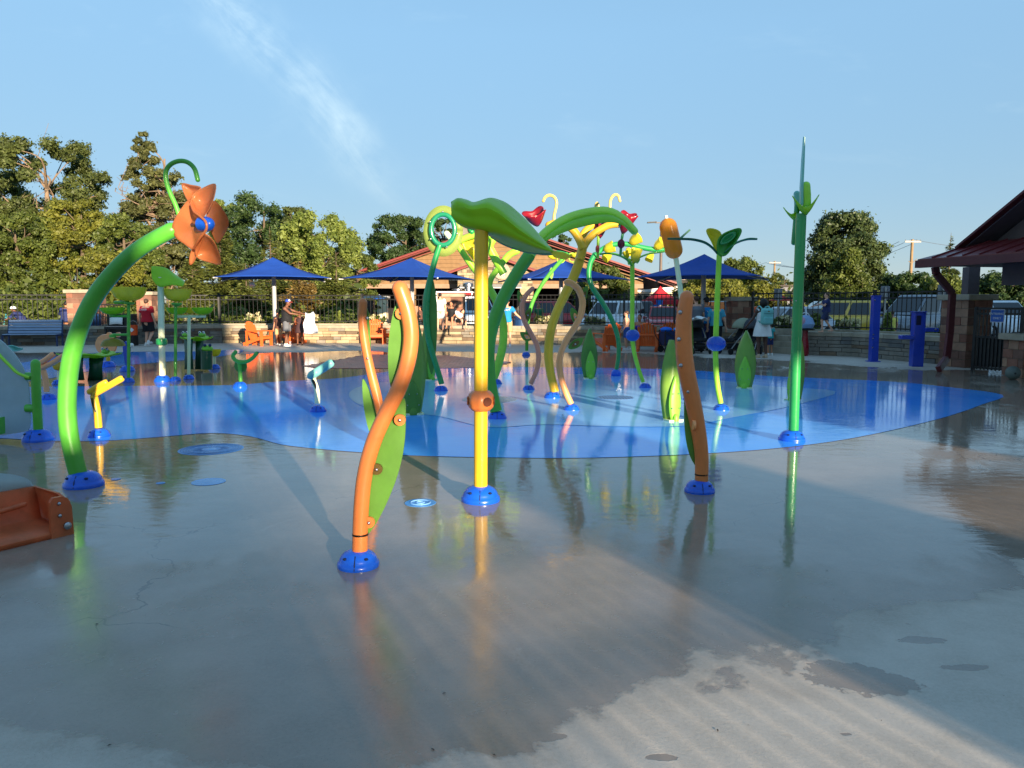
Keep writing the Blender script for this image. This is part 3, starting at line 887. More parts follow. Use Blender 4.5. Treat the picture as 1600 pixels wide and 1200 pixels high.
B_ = [(706, 336), (715, 347), (728, 354), (741, 357), (764, 362), (780, 366), (796, 371), (818, 380), (842, 388), (863, 393)]
E_ = [(707, 337), (720, 349), (733, 356), (746, 360), (769, 370), (786, 379), (803, 386), (824, 392), (845, 394), (864, 393.5)]
rows = []
for k in range(len(K_)):
    e = min(1.0, math.sin(math.pi * (k + 0.35) / (len(K_) - 0.1)) * 1.2)
    kp, tp, bp, ep = P(*K_[k], Y + 0.45 * e), P(*T_[k], Y - 0.07 * e), P(*B_[k], Y - 0.03), P(*E_[k], Y + 0.36 * e)
    mid = (tp + bp) / 2 + Vector((0, -0.045 * e, 0))
    rows.append(cat([kp + Vector((0, 0.1 * e, -0.10 * e)), kp, tp, mid, bp, ep], 5))
rows = [cat([r_[i] for r_ in rows], 4) for i in range(len(rows[0]))]
o = t.p('leaf_bucket', MB().grid(rows), GREENT, solid=0.014)
t.p('rim', MB().tube(cat(L(Y + 0.42, [(770, 369), (786, 378.5), (803, 385.5), (824, 391.5), (846, 394.5), (866, 395)]), 4), 0.022, 10, (True, True)), M('bucket rim', (96, 160, 140), 0.35), o)
t.p('hinge', MB().box(P(757, 360, Y + 0.16), (0.16, 0.14, 0.03)), STEEL)
t.p('spout', MB().plate([P(858, 391, Y + 0.05), P(880, 394, Y + 0.1), P(894, 400, Y + 0.1), P(884, 406, Y + 0.1), P(866, 402, Y + 0.05)], (0, 0.05, 0.0)), YELT)

# ---- 5 dark green pole with cups, seen edge-on
t, Y, c = toy('lily_spray', 'tall dark green pole with lime cups and a thin upright blade on top', 'water spray', (1237, 688))
t.p('pole', MB().tube(cat(L(Y, [(1240, 672), (1243.5, 560), (1247.5, 450), (1252, 334)]), 6), rad(15.5, Y), 20), DKGREEN)
base(t, c, rad(41, Y))
for q_ in ((1247, 627), (1249, 560), (1251, 500), (1244, 470)): bolt(t, P(*q_, Y - rad(12, Y)), 0.008)
def cup(t, Y, a, b, tip, dep, mat, par=None):
    """folded leaf cup between the two upper corners a and b and the lower tip"""
    ra = []
    for k in range(9):
        u = k / 8
        topx = [a[i] + (b[i] - a[i]) * u for i in range(2)]
        sag = math.sin(math.pi * u)
        yy = -dep * sag
        top = P(topx[0], topx[1] + 26 * sag * 0.9 * (abs(b[0] - a[0]) / 54), Y + yy)
        lowp = P(tip[0] + (topx[0] - tip[0]) * 0.10, tip[1], Y + yy * 0.25)
        md = (top + lowp) / 2 + Vector((0, -dep * 0.4 * sag, 0)) + (Vector((0, 0, -0.012)))
        ra.append(cat([top, md, lowp], 4))
    return t.p('cup', MB().grid(ra), mat, par, solid=0.01)
cup(t, Y, (1238, 306), (1280, 304), (1258, 336), 0.14, GREENT)
cup(t, Y + 0.25, (1224, 324), (1250, 322), (1242, 344), 0.10, GREENT)
cup(t, Y + 0.12, (1280, 304), (1238, 306), (1258, 336), -0.10, GREENT)
t.p('pistil', MB().tube(L(Y, [(1260.5, 322), (1260.5, 305), (1259.5, 290)]), rad(12.5, Y), 14, (False, True)), LIME)
t.p('pistil', MB().tube(L(Y + 0.25, [(1246, 330), (1246, 318), (1245, 303)]), rad(10, Y), 14, (False, True)), TEAL)
t.p('hanging_tube', MB().tube(L(Y + 0.2, [(1240.5, 379), (1243, 350), (1245.5, 322)]), rad(8.5, Y), 12, (True, True)), DKGREEN)
t.p('blade', MB().plate([P(1250, 320, Y), P(1250.5, 292, Y), P(1253, 250, Y), P(1256, 213.5, Y), P(1257.2, 216, Y), P(1256, 255, Y), P(1254, 300, Y), P(1254, 320, Y)], (0, 0.05, 0)), TEAL, smooth=False)

# ---- 6 the big flower
t, Y, c = toy('flower_spray', 'tall bent green stem with a translucent orange flower and a hook', 'water spray', (131, 759))
pole(t, 'stem', Y, [(124, 746), (115, 712), (107, 670), (105, 625), (109, 575), (119, 530), (134, 490), (154, 455), (180, 423), (207, 397), (236, 377), (268, 360)], [27, 27, 27, 27, 26, 26, 25, 24, 24], STEM, n=7, seg=20)
base(t, c + Vector((0, 0, 0)), rad(60, Y))
pole(t, 'hook', Y + 0.05, [(282, 345), (275, 322), (266, 302), (259.5, 282), (260, 266), (268, 256), (281, 251.5), (294, 254), (304, 264), (309, 281)], 7, STEM)
hc = P(317, 350, Y)
fl = MB()
def petal(pts, bulge, name='petal'):
    ps = [P(a[0], a[1], Y - 0.16 + a[2]) for a in pts]
    return t.p(name, MB().dish(cat(ps, 4, closed=True), bulge, 6), ORANGET, solid=0.006)
petal([(297, 311, 0.02), (279, 332, 0.05), (269, 352, 0.10), (274, 370, 0.12), (289, 382, 0.08), (304, 391, 0.02), (313, 374, -0.08), (322, 352, -0.12), (310, 330, -0.08)], (0, 0.06, 0))
petal([(298, 318, -0.02), (303, 304, 0.02), (316, 294, 0.0), (336, 287, -0.06), (335, 306, -0.14), (327, 326, -0.18), (317, 339, -0.16), (308, 334, -0.10)], (-0.02, 0.12, -0.02))
petal([(284, 287, 0.14), (298, 289, 0.10), (314, 293, 0.04), (303, 303, 0.02), (296, 316, 0.02), (288, 303, 0.12)], (0, 0.08, 0))
petal([(333, 314, -0.02), (346, 324, 0.04), (357, 345, 0.10), (353, 362, 0.12), (340, 380, 0.06), (330, 362, -0.02), (322, 352, -0.10), (324, 332, -0.08)], (0.0, 0.07, 0))
petal([(314, 366, -0.16), (324, 367, -0.18), (337, 382, -0.14), (345, 412, -0.04), (328, 410, 0.0), (309, 403, 0.02), (305, 392, 0.0), (308, 378, -0.08)], (0, 0.10, 0))
petal([(303, 384, 0.02), (311, 372, -0.10), (319, 364, -0.16), (312, 384, -0.06), (303, 409, 0.06), (296, 413, 0.10), (297, 397, 0.08)], (0, 0.05, 0))
t.p('swirl_edge', MB().tube(cat([P(298, 317, Y - 0.2), P(303, 330, Y - 0.28), P(313, 338, Y - 0.34), P(321, 346, Y - 0.37), P(323, 356, Y - 0.37), P(319, 364, Y - 0.35), P(311, 374, Y - 0.3), P(303, 388, Y - 0.17)], 5), 0.010, 8), ORANGET)
axd = Vector((0.75, -0.62, -0.05)).normalized()
t.p('hub', MB().lathe([(0.062, -0.05), (0.06, 0.02), (0.05, 0.06), (0.03, 0.09), (0.012, 0.10)], P(321, 350, Y - 0.27), 16, axd.to_track_quat('Z', 'Y').to_matrix()), BASEBLUE)
t.p('spindle', MB().tube([P(268, 360, Y), P(296, 353, Y), P(314, 351, Y - 0.14)], [rad(20, Y), rad(16, Y), rad(10, Y)], 14), M('purple brown hub', (70, 42, 36), 0.35))

# ---- 7 left: grey clear shield on a green post, and the orange ramp
t, Y, c = toy('spray_shield', 'green post with a grey clear shield cut by the picture edge', 'splash shield', (60, 688))
t.p('post', MB().tube([P(60, 676, Y), P(57, 620, Y), P(55.5, 568, Y)], rad(14, Y), 16, (False, True)), STEM)
base(t, c, rad(46, Y))
SHIELD = M('grey clear plastic', (186, 200, 202), 0.2, alpha=0.72, transl=0.3, coat=0.2)
t.p('shield', MB().plate(cat(L(Y + 0.02, [(-70, 700), (-70, 560), (-40, 530), (-8, 527), (14, 543), (32, 566), (43, 592), (47, 630), (47, 668), (30, 676), (-20, 684)]), 3, closed=True), (0.0, 0.018, 0)), SHIELD, smooth=False)
for yy in (588, 638):
    t.p('clamp', MB().lathe([(rad(13, Y), -0.05), (rad(13, Y), 0.05)], P(48, yy, Y), 14, Matrix.Rotation(math.pi / 2, 3, 'Y')), STEM)
t.p('feed_pipe', MB().tube(cat(L(Y - 0.05, [(-30, 515), (-5, 550), (14, 570), (28, 583), (46, 590)]), 5), rad(5, Y), 10), LIME)
t.p('leaf_tip', MB().dish(cat(L(Y + 0.4, [(12, 541), (20, 540), (29, 543.5), (36, 545), (28, 548), (20, 548.5)]), 3, closed=True), (0, 0.05, 0), 3), TEAL, solid=0.01)
t.p('trough', MB().plate(L(Y - 0.3, [(-40, 655), (3, 652), (4, 678), (-40, 686)]), (0, 0.1, 0)), STEM, smooth=False)

A = G(112, 834); B = G(-90, 883)
u = (B - A).normalized(); nb = Vector((-u.y, u.x, 0))
if nb.y < 0: nb = -nb
ln = (B - A).length
t = T('water_ramp', 'scuffed orange water trough under a clear grey dome, cut by the picture edge', 'water trough', (A.x, A.y, 0))
OT = M('orange trough plastic', (228, 124, 78), 0.38, var=0.14, dirt=0.3, transl=0.4, nscale=5)
Hh = 0.285
def AT(s_, d_, z): return A + u * s_ + nb * d_ + Vector((0, 0, z))
# floor lip, back wall, end plate
t.p('floor', MB().grid([[AT(s_, 0, 0.0), AT(s_, 0.0, 0.03), AT(s_, 0.012, 0.04), AT(s_, 0.2, 0.05), AT(s_, 0.345, 0.062), AT(s_, 0.36, 0.075), AT(s_, 0.385, Hh * 0.6), AT(s_, 0.405, Hh), AT(s_, 0.43, Hh + 0.005)] for s_ in (0.03, 0.1, 0.4, 0.8, ln)]), OT, solid=0.014)
ep = [AT(0.0, 0.0, 0.0), AT(0.0, 0.0, 0.20), AT(0.015, 0.02, 0.26), AT(0.05, 0.05, Hh), AT(0.12, 0.06, Hh), AT(0.14, 0.06, 0.02)]
t.p('end_plate', MB().plate([AT(-0.01, 0.0, 0.0), AT(-0.005, 0.0, 0.20), AT(0.02, 0.0, 0.262), AT(0.06, 0.0, Hh - 0.005), AT(0.115, 0.0, Hh - 0.005), AT(0.135, 0.0, 0.25), AT(0.14, 0.0, 0.0)], nb * 0.03), OT, smooth=False)
t.p('end_side', MB().plate([AT(0.0, 0.015, 0.0), AT(0.0, 0.015, 0.23), AT(0.03, 0.10, Hh), AT(0.03, 0.42, Hh + 0.005), AT(0.0, 0.42, 0.0)], u * 0.02), OT, smooth=False)
t.p('end_side', MB().plate([AT(ln, 0.015, 0.0), AT(ln, 0.015, 0.23), AT(ln, 0.10, Hh), AT(ln, 0.42, Hh + 0.005), AT(ln, 0.42, 0.0)], u * 0.02), OT, smooth=False)
for (s_, z) in ((0.08, 0.235), (0.08, 0.15)):
    t.p('bolt', MB().ball(AT(s_, -0.018, z), (0.014, 0.012, 0.014), 10, 6), STEEL)
t.p('bolt', MB().lathe([(0.026, 0), (0.026, 0.012), (0.012, 0.02)], AT(0.035, -0.016, 0.07), 14, (-nb).to_track_quat('Z', 'Y').to_matrix()), STEEL)
t.p('ridge', MB().tube(cat([AT(0.16, 0.30, 0.20), AT(0.4, 0.27, 0.185), AT(0.8, 0.23, 0.17), AT(ln, 0.2, 0.16)], 4), 0.018, 10, (True, False)), OT)
t.p('dome', MB().grid([[AT(s_, 0.42 + 0.01 * math.sin(s_), Hh - 0.01 + 0.17 * v * math.sqrt(max(0.0, 1 - max(0, (0.45 - s_) / 0.42) ** 2))) for v in (0, 0.5, 1)] for s_ in (0.03, 0.06, 0.1, 0.15, 0.2, 0.27, 0.35, 0.45, 0.7, ln)]), SHIELD, solid=0.014)
t.p('bracket', MB().box(AT(0.55, 0.40, Hh - 0.01), (0.13, 0.05, 0.03), (0, 0, math.atan2(u.y, u.x))), STEEL, smooth=False, bevel=0.005)

# ---- 8..11 water cannons
def cannon(label, foot, bw, post, pw, arms, mat, mat2=None, aw=10, plates=()):
    t, Y, c = toy('water_cannon', label, 'water cannon', foot)
    pole(t, 'post', Y, post, pw, mat)
    base(t, c, rad(bw, Y))
    for a in arms:
        o = pole(t, 'barrel', Y - 0.02, a, aw, mat2 or mat, (True, True))
        e = P(*a[-1][:2], Y - 0.02); d_ = (e - P(*a[0][:2], Y - 0.02)).normalized()
        t.p('muzzle', MB().lathe([(rad(aw * 0.5, Y), 0), (rad(aw * 0.5, Y), 0.004)], e + d_ * rad(aw, Y) * 0.96, 12, d_.to_track_quat('Z', 'Y').to_matrix()), SLOT, o)
    for pts, m_ in plates:
        t.p('fin', MB().plate(cat(L(Y + 0.06, pts), 4, closed=True), (0, 0.015, 0)), m_, smooth=False)
    return t, Y, c
t, Y, c = cannon('yellow water cannon with two stacked barrels and a navy fin', (155, 682), 33, [(154, 668), (152, 645), (147, 620)], 11.5, [[(141, 612), (152, 605), (165, 598)], [(149, 615), (170, 603), (189, 592)]], YELLOW, aw=10.5,
       plates=[([(156, 617), (159, 630), (158, 643), (154, 634), (152, 620)], NAVY)])
t.p('printed_curl', MB().tube(cat(L(Y - rad(12, Y), [(143.5, 622), (144.5, 630), (147, 638), (150, 644)]), 4), 0.009, 8), BLACK)
t, Y, c = cannon('pale teal water cannon with a cream post', (497, 643), 26, [(496, 630), (495, 610), (489, 592)], 8.5, [[(487, 586), (502, 577), (516, 568)]], CREAM, TEAL, aw=13)
t.p('printed_curl', MB().plate(cat(L(Y - rad(9, Y), [(487, 594), (490, 601), (494, 608), (494, 601), (491, 594)]), 3, closed=True), (0, 0.01, 0)), BLACK, smooth=False)
t.p('barrel_cap', MB().tube(L(Y - 0.05, [(484, 588), (494, 582)]), rad(9, Y), 12, (True, True)), TEAL)
t, Y, c = cannon('green forked water spray with a round disc behind its post', (375, 605), 22, [(376, 596), (375, 580), (374, 566)], 6, [[(374, 566), (367, 562), (364, 556), (368, 550)], [(374, 566), (385, 565), (394, 560), (401, 552)]], STEM, aw=6)
t.p('disc', MB().lathe([(rad(20, Y), -0.01), (rad(20, Y), 0.01)], P(376, 572, Y + 0.1), 20, Matrix.Rotation(math.pi / 2, 3, 'X')), PANELG)
t, Y, c = cannon('orange water cannon with two barrels beside the green post', (76, 624), 24, [(73, 612), (71, 592), (66, 575)], 8.5, [[(65, 575), (82, 567), (99, 556)], [(62, 568), (73, 561), (82, 554)]], SALMON, aw=8.5)

def bowl(c_, r_, h_, th=0.012, down=False):
    k = -1 if down else 1
    pr = [(0.0, 0.0), (r_ * 0.30, 0.02 * h_), (r_ * 0.55, 0.10 * h_), (r_ * 0.75, 0.28 * h_), (r_ * 0.9, 0.58 * h_), (r_, h_), (r_ - th, h_), (r_ * 0.87, 0.6 * h_), (r_ * 0.7, 0.33 * h_), (r_ * 0.45, 0.16 * h_), (0.0, 0.1 * h_)]
    return MB().lathe([(a, k * b) for a, b in pr], c_, 28)

t, Y, c = toy('bucket_post', 'small yellow bucket on a short pale post, by the orange cannon', 'water bucket', (92, 600))
t.p('post', MB().tube([P(92, 594, Y), P(92, 575, Y)], rad(5, Y), 10), CREAM)
base(t, c, rad(20, Y), h=0.09)
t.p('bucket', bowl(P(92, 579, Y), rad(20, Y), rad(26, Y)), YELLOW)

# ---- 12 bucket posts
t, Y, c = toy('bucket_tree', 'green post with a yellow bowl on top and an upturned bowl like a lamp', 'water bucket', (201, 597))
t.p('post', MB().tube([P(201, 590, Y), P(201, 474, Y)], rad(5, Y), 12), STEM)
base(t, c, rad(18, Y))
o = t.p('bowl', bowl(P(202, 470, Y), rad(53, Y), rad(42, Y)), YELT)
t.p('hub', MB().lathe([(rad(6, Y), -0.06), (rad(15, Y), -0.03), (rad(15, Y), 0.0)], P(202, 472, Y), 16), STEM, o)
for (bx, ay, by, w2, hh, dn, mm) in ((176, 494, 491.5, 38, 22, False, GREENT), (176, 523, 529, 36, 24, True, M('amber olive plastic', (176, 160, 62), 0.3, transl=0.45, alpha=0.88))):
    t.p('arm', MB().tube([P(201, ay, Y), P(bx, ay, Y)], rad(4, Y), 10, (False, True)), STEM)
    t.p('hub', MB().lathe([(rad(10, Y), -0.03), (rad(10, Y), 0.03)], P(bx, ay + (-1.5 if not dn else 2), Y), 14), STEM)
    t.p('bowl', bowl(P(bx, by, Y) if not dn else P(bx, by - 0.5, Y), rad(w2, Y), rad(hh, Y), down=dn), mm)
t.p('arm', MB().tube([P(201, 472.5, Y), P(180, 472.5, Y + 0.1)], rad(5, Y), 10, (False, True)), STEM)

t, Y, c = toy('leaf_post', 'thick pale mint post with a green ring and a bent green leaf on top', 'water spray', (254, 596))
t.p('post', MB().tube([P(254, 588, Y), P(252, 510, Y), P(251, 433, Y)], rad(9.5, Y), 16), M('pale mint post', (234, 234, 186), 0.35, coat=0.2))
base(t, c, rad(25, Y))
t.p('ring', MB().lathe([(rad(9, Y), -rad(12, Y)), (rad(16, Y), -rad(8, Y)), (rad(17, Y), 0), (rad(16, Y), rad(8, Y)), (rad(9, Y), rad(12, Y))], P(252.5, 534, Y), 20), DKGREEN)
rows = []
for k, (a, b) in enumerate([((237, 416), (237, 424)), ((241, 416), (238, 436)), ((252, 417), (249, 448)), ((262, 420), (262, 446)), ((275, 430), (271, 445)), ((287, 439), (283, 447)), ((288, 444), (286, 447))]):
    e = math.sin(math.pi * (k + 0.5) / 7)
    pa, pb = P(*a, Y + 0.22 * e), P(*b, Y - 0.2 * e)
    rows.append(cat([pa, (pa + pb) / 2 + Vector((0, 0, 0.05 * e)), pb], 4))
t.p('leaf', MB().grid([cat([r_[i] for r_ in rows], 3) for i in range(len(rows[0]))]), GREENT, solid=0.012)

t, Y, c = toy('bucket_post', 'slim green post with one yellow bowl, beside the mint post', 'water bucket', (274, 595))
t.p('post', MB().tube([P(274, 588, Y), P(274.5, 474, Y)], rad(4.5, Y), 12), STEM)
base(t, c, rad(17, Y))
o = t.p('bowl', bowl(P(278, 471, Y + 0.1), rad(45, Y), rad(38, Y)), YELT)
t.p('hub', MB().lathe([(rad(6, Y), -0.08), (rad(16, Y), -0.03), (rad(16, Y), 0.0)], P(276, 473, Y), 16), STEM, o)

t, Y, c = toy('bucket_post', 'mint post carrying two green bowls side by side', 'water bucket', (295, 592))
t.p('post', MB().tube([P(295, 586, Y), P(295.5, 494, Y)], rad(5, Y), 12, (False, True)), MINT)
base(t, c, rad(17, Y))
t.p('arm', MB().tube([P(276, 494.5, Y), P(320, 494.5, Y)], rad(4.5, Y), 10, (True, True)), MINT)
for bx in (277, 317):
    t.p('bowl', bowl(P(bx, 491.5, Y + 0.05), rad(32, Y), rad(22, Y)), GREENT)
t.p('bowl', bowl(P(297, 490, Y + 0.4), rad(20, Y), rad(18, Y)), YELT)

# ---- 13 frog tables
def frog_table(label, foot, cx, half, ytop, yb, frogs):
    t, Y, c = toy('frog_table', label, 'water table', foot)
    for s_ in (-1, 1):
        row = [[P(cx + s_ * half * 0.1, ytop + 2, Y - 0.10 + 0.3 * (s_ > 0)), P(cx + s_ * half * 0.62, ytop + 2, Y + 0.35 * (s_ > 0))],
               [P(cx + s_ * half * 0.12, (ytop + yb) / 2, Y - 0.14 + 0.3 * (s_ > 0)), P(cx + s_ * half * 0.56, (ytop + yb) / 2, Y + 0.3 * (s_ > 0))],
               [P(cx + s_ * half * 0.06, yb, Y - 0.06 + 0.3 * (s_ > 0)), P(cx + s_ * half * 0.58, yb, Y + 0.3 * (s_ > 0))]]
        for r_ in row:
            for q_ in r_: q_.z = max(0.0, q_.z)
        t.p('leg_panel', MB().grid(row), FOREST, solid=0.03)
    ring = []
    zt = P(cx, ytop, Y).z; R1 = rad(half * 2, Y); cc = P(cx, ytop, Y)
    for k in range(28):
        a = 2 * math.pi * k / 28
        rr = R1 * (1 + 0.10 * math.cos(5 * a))
        ring.append(Vector((cc.x + rr * math.cos(a), cc.y + 0.15 + rr * 0.75 * math.sin(a), zt + 0.03 * math.cos(5 * a))))
    top = t.p('leaf_top', MB().dish(ring, (0, 0, -0.07), 4), GREENT, solid=0.02)
    for (fx_, fy) in frogs:
        fc = P(fx_, fy, Y - 0.05)
        o = t.p('frog_head', MB().ball(fc, (0.085, 0.075, 0.055), 14, 8), PANELL)
        for s_ in (-1, 1):
            e = t.p('eye', MB().ball(fc + Vector((s_ * 0.045, -0.03, 0.05)), (0.032, 0.03, 0.034), 10, 6), WHITE, o)
        m_ = MB()
        for s_ in (-1, 1): m_.ball(fc + Vector((s_ * 0.042, -0.058, 0.053)), 0.014, 8, 6)
        t.p('pupil', m_, BLACK, o)
    return t, Y
frog_table('dark green water table with a leaf top and frog head, by the big flower stem', (135, 596), 134, 46, 554, 594, [(165, 549)])
frog_table('dark green water table with a leaf top and two frog heads, behind the bowl posts', (305, 580), 303, 24, 528, 577, [(290, 523), (316, 523)])
t, Y, c = toy('frog_spray', 'small forest green post with a frog head, at the end of the farther water table', 'water spray', (323, 580))
t.p('post', MB().tube([P(323, 577, Y), P(323, 548, Y)], rad(17, Y), 14), FOREST)
o = t.p('frog_head', MB().ball(P(324, 545, Y), (rad(18, Y), rad(14, Y), rad(11, Y)), 14, 8), PANELL)
for s_ in (-1, 1): t.p('eye', MB().ball(P(324 + 4 * s_, 539.5, Y - 0.08), rad(5, Y), 8, 6), NAVY, o)
t, Y, c = toy('bucket_post', 'small amber bucket on a pale post beyond the water table', 'water bucket', (335, 576))
t.p('post', MB().tube([P(335, 570, Y), P(335, 556, Y)], rad(5, Y), 10), CREAM)
base(t, c, rad(18, Y)); t.p('bucket', bowl(P(336, 557, Y), rad(19, Y), rad(22, Y)), YELT)

t, Y, c = toy('disc_spray', 'orange round disc with a bear-like outline on a pale post over a blue cover', 'water spray', (169, 573))
t.p('post', MB().tube([P(169, 566, Y), P(169, 545, Y)], rad(6, Y), 10), YELLOW)
base(t, c, rad(23, Y))
dm = Matrix.Rotation(math.pi / 2, 3, 'X')
o = t.p('disc', MB().lathe([(rad(32, Y), -0.04), (rad(34, Y), 0), (rad(32, Y), 0.04)], P(166, 539, Y), 26, dm), SALMON)
for s_ in (171, 185): t.p('ear', MB().lathe([(rad(8, Y), -0.03), (rad(8, Y), 0.03)], P(s_, 523, Y + 0.02), 12, dm), SALMON, o)
t.p('frog_head', MB().ball(P(164, 551, Y - 0.1), (rad(10, Y), 0.06, rad(7, Y)), 12, 8), PANELL, o)
t, Y, c = toy('paddle_spray', 'dark blue paddle-shaped spray with a white ball on its tip', 'water spray', (199, 580))
t.p('paddle', MB().plate(cat(L(Y, [(198, 572), (194, 555), (193, 540), (197, 533), (203, 540), (203, 556), (201, 572)]), 4, closed=True), (0, 0.06, 0)), DEEPBLUE, smooth=False)
base(t, c, rad(23, Y)); t.p('ball', MB().ball(P(205.5, 539.5, Y), rad(7, Y), 14, 8), WHITE)

# ---- 14 thick green vine with a leaf canopy
t, Y, c = toy('vine_arch', 'thick green vine arching up from the pad with a leaf canopy behind the yellow pole', 'water spray', (777, 654))
pole(t, 'stem', Y, [(775, 642), (767, 605), (763, 565), (765, 530), (775, 492), (790, 458), (808, 427), (826, 400)], [19, 19, 20, 20, 20, 20, 20, 20], STEM, n=6, seg=18)
pole(t, 'arch', Y, [(824, 402), (840, 380), (858, 361), (884, 344), (915, 334), (948, 331), (972, 342), (991, 361)], [18.5, 18, 17.5, 17, 16.5, 15.5, 14, 12], M('sunlit leaf green', (182, 240, 84), 0.34, coat=0.3), n=6, seg=18)  # lighter than the stem: sunlight on the top put into the colour
base(t, c, rad(30, Y))
arch = L(Y, [(836, 384), (858, 361), (884, 344), (915, 334), (948, 331), (972, 342), (991, 361)])
for s_, nm in ((-1, 'leaf_blade'), (1, 'leaf_blade')):
    ps = cat(arch, 4); n_ = len(ps)
    rows = []
    for i, q_ in enumerate(ps):
        wv = math.sin(math.pi * min(1, (i + 0.3) / n_)) ** 0.7
        rows.append([q_ + Vector((0, s_ * 0.02, -0.03)), q_ + Vector((0, s_ * 0.27 * wv, -0.03 + (0.05 if s_ > 0 else -0.05) * wv)), q_ + Vector((0, s_ * 0.52 * wv, 0.06 * wv if s_ > 0 else -0.20 * wv))])
    t.p(nm, MB().grid(rows), M('canopy green', (176, 232, 70), 0.35, transl=0.5), solid=0.012)
for q_ in ((950, 343), (968, 352)): bolt(t, P(*q_, Y - 0.2), 0.02)

# ---- 15 lime vine with side shoots
t, Y, c = toy('vine_spray', 'thin lime green vine with side shoots and a yellow-green leaf, behind the yellow pole', 'water spray', (774, 600))
pole(t, 'stem', Y, [(771, 592), (780, 565), (786, 535), (786, 505), (779, 478), (768, 457), (763, 447)], [13, 13, 12.5, 12, 12], LIME)
base(t, c, rad(21, Y))
pole(t, 'shoot', Y, [(764, 448), (768, 434), (778, 420), (787, 408), (796, 398), (807, 392)], [9, 9, 10, 11], LIME)
pole(t, 'shoot', Y, [(787, 428), (776, 408), (767, 391), (765, 384), (773, 369)], [13, 13, 12, 12], LIME)
pole(t, 'shoot', Y, [(765, 452), (748, 430), (730, 405), (716, 384)], [10, 10, 10, 9], LIME)
pole(t, 'shoot', Y, [(718, 376), (732, 370), (748, 366), (764, 368)], 10, LIME)
pole(t, 'shoot', Y, [(698, 365), (706, 374), (714, 381)], 9, MINT, (True, True))
t.p('leaf', MB().dish(cat(L(Y + 0.08, [(721, 377), (742, 371), (757, 373), (758, 400), (748, 414), (736, 402)]), 4, closed=True), (0, 0.12, 0), 5), YELT, solid=0.01)
t.p('bud', MB().dish(cat(L(Y, [(731, 358), (742, 358), (740, 367), (736, 367)]), 3, closed=True), (0, -0.08, 0), 3), DKGREEN, solid=0.03)
for q_ in ((733, 398), (739, 408), (756, 435), (770, 405)): bolt(t, P(*q_, Y - rad(10, Y)), 0.014)

# ---- 16 hoop
t, Y, c = toy('hoop_spray', 'dark green stem with a ring and a pale translucent disc on top', 'water spray', (689, 611))
pole(t, 'stem', Y, [(690, 600), (683, 576), (675, 550), (668, 520), (665.5, 490), (667, 462), (673, 432), (680, 405), (687, 384)], [9, 9, 9, 10, 11, 11, 9, 9, 8], DKGREEN, n=7)
base(t, c, rad(22, Y))
ring = [P(692 + 18.5 * math.cos(a), 359 + 24 * math.sin(a), Y) for a in np.linspace(0, 2 * math.pi, 33)[:-1]]
mb = MB(); mb.tube(ring + ring[:2], rad(7.5, Y), 12); o = t.p('ring', mb, M('sea green paint', (30, 132, 92), 0.3, coat=0.4))
for a in (0.2, 1.3, 2.6, 3.6, 4.7, 5.8): bolt(t, P(692 + 22.5 * math.cos(a), 359 + 28 * math.sin(a), Y - 0.03), 0.018, o)
outr = [P(692.5 + 31 * math.cos(a), 361 + 40 * math.sin(a), Y + 0.06) for a in np.linspace(0, 2 * math.pi, 41)[:-1]]
inr = [P(692 + 17 * math.cos(a), 359 + 22 * math.sin(a), Y + 0.06) for a in np.linspace(0, 2 * math.pi, 41)[:-1]]
mb = MB().grid([outr + outr[:1], inr + inr[:1]]); t.p('disc', mb, DISCT, solid=0.012)
t.p('leaf_panel', MB().plate(lens_pts(L(Y + 0.03, [(676, 436), (682, 470), (683, 510), (681, 550), (675, 585), (668, 560), (665, 510), (669, 465)])), (0, 0.03, 0)), PANELG, smooth=False)

# ---- 17 flower tree: yellow trunk, three arms, hooks, red flowers
t, Y, c = toy('flower_tree_spray', 'yellow branching tree with pale hooks and hanging red flowers', 'water spray', (863, 622))
pole(t, 'trunk', Y, [(867, 612), (860, 582), (857, 552), (860, 520), (868, 492), (880, 466), (893, 440), (903, 415), (909, 392), (911, 380)], [13.5, 13.5, 14, 14, 14, 15, 15, 15, 14], YELLOW, n=7, seg=18)
base(t, c, rad(26, Y))
pole(t, 'arm', Y - 0.15, [(911, 388), (904, 372), (894, 358), (881, 350), (868, 349), (858, 352)], [13, 12.5, 12, 12], YELLOW)
pole(t, 'arm', Y + 0.35, [(909, 390), (908, 374), (914, 362), (924, 353), (933, 349)], [11, 11, 10.5], YELLOW)
pole(t, 'arm', Y - 0.1, [(906, 405), (911, 388), (921, 372), (936, 360), (952, 352), (968, 350)], [12, 12, 11, 11], YELLOW)
pole(t, 'hook', Y - 0.15, [(866, 349), (865.5, 338), (868.5, 325), (869.5, 316), (866, 308), (858.5, 305), (852, 308), (849, 314)], 4.5, PALEYEL)
pole(t, 'hook', Y + 0.35, [(926, 354), (928, 343), (930, 330), (931, 320), (933, 317), (935, 321), (935, 327)], 4, PALEYEL)
pole(t, 'hook', Y - 0.1, [(954, 352), (953.5, 335), (953, 320), (955, 310), (960, 304.5), (966, 306), (968.5, 314)], 4.2, PALEYEL)
def star_cup(name, c_, r_, h_, axis, mat, par=None, lobes=5):
    m_ = Vector(axis).normalized().to_track_quat('Z', 'Y').to_matrix()
    f = lambda a: 1
    rows = []
    for k in range(7):
        s_ = k / 6
        ring_ = []
        for i in range(41):
            a = 2 * math.pi * i / 40
            lob = 1 + 0.15 * s_ * s_ * math.cos(lobes * a)
            rr = r_ * (0.10 + 0.90 * s_ ** 0.75) * lob
            ring_.append(m_ @ Vector((rr * math.cos(a), rr * math.sin(a), h_ * s_ + 0.10 * r_ * s_ * math.cos(lobes * a))) + c_)
        rows.append(ring_)
    return t.p(name, MB().grid(rows), mat, par, solid=0.012)
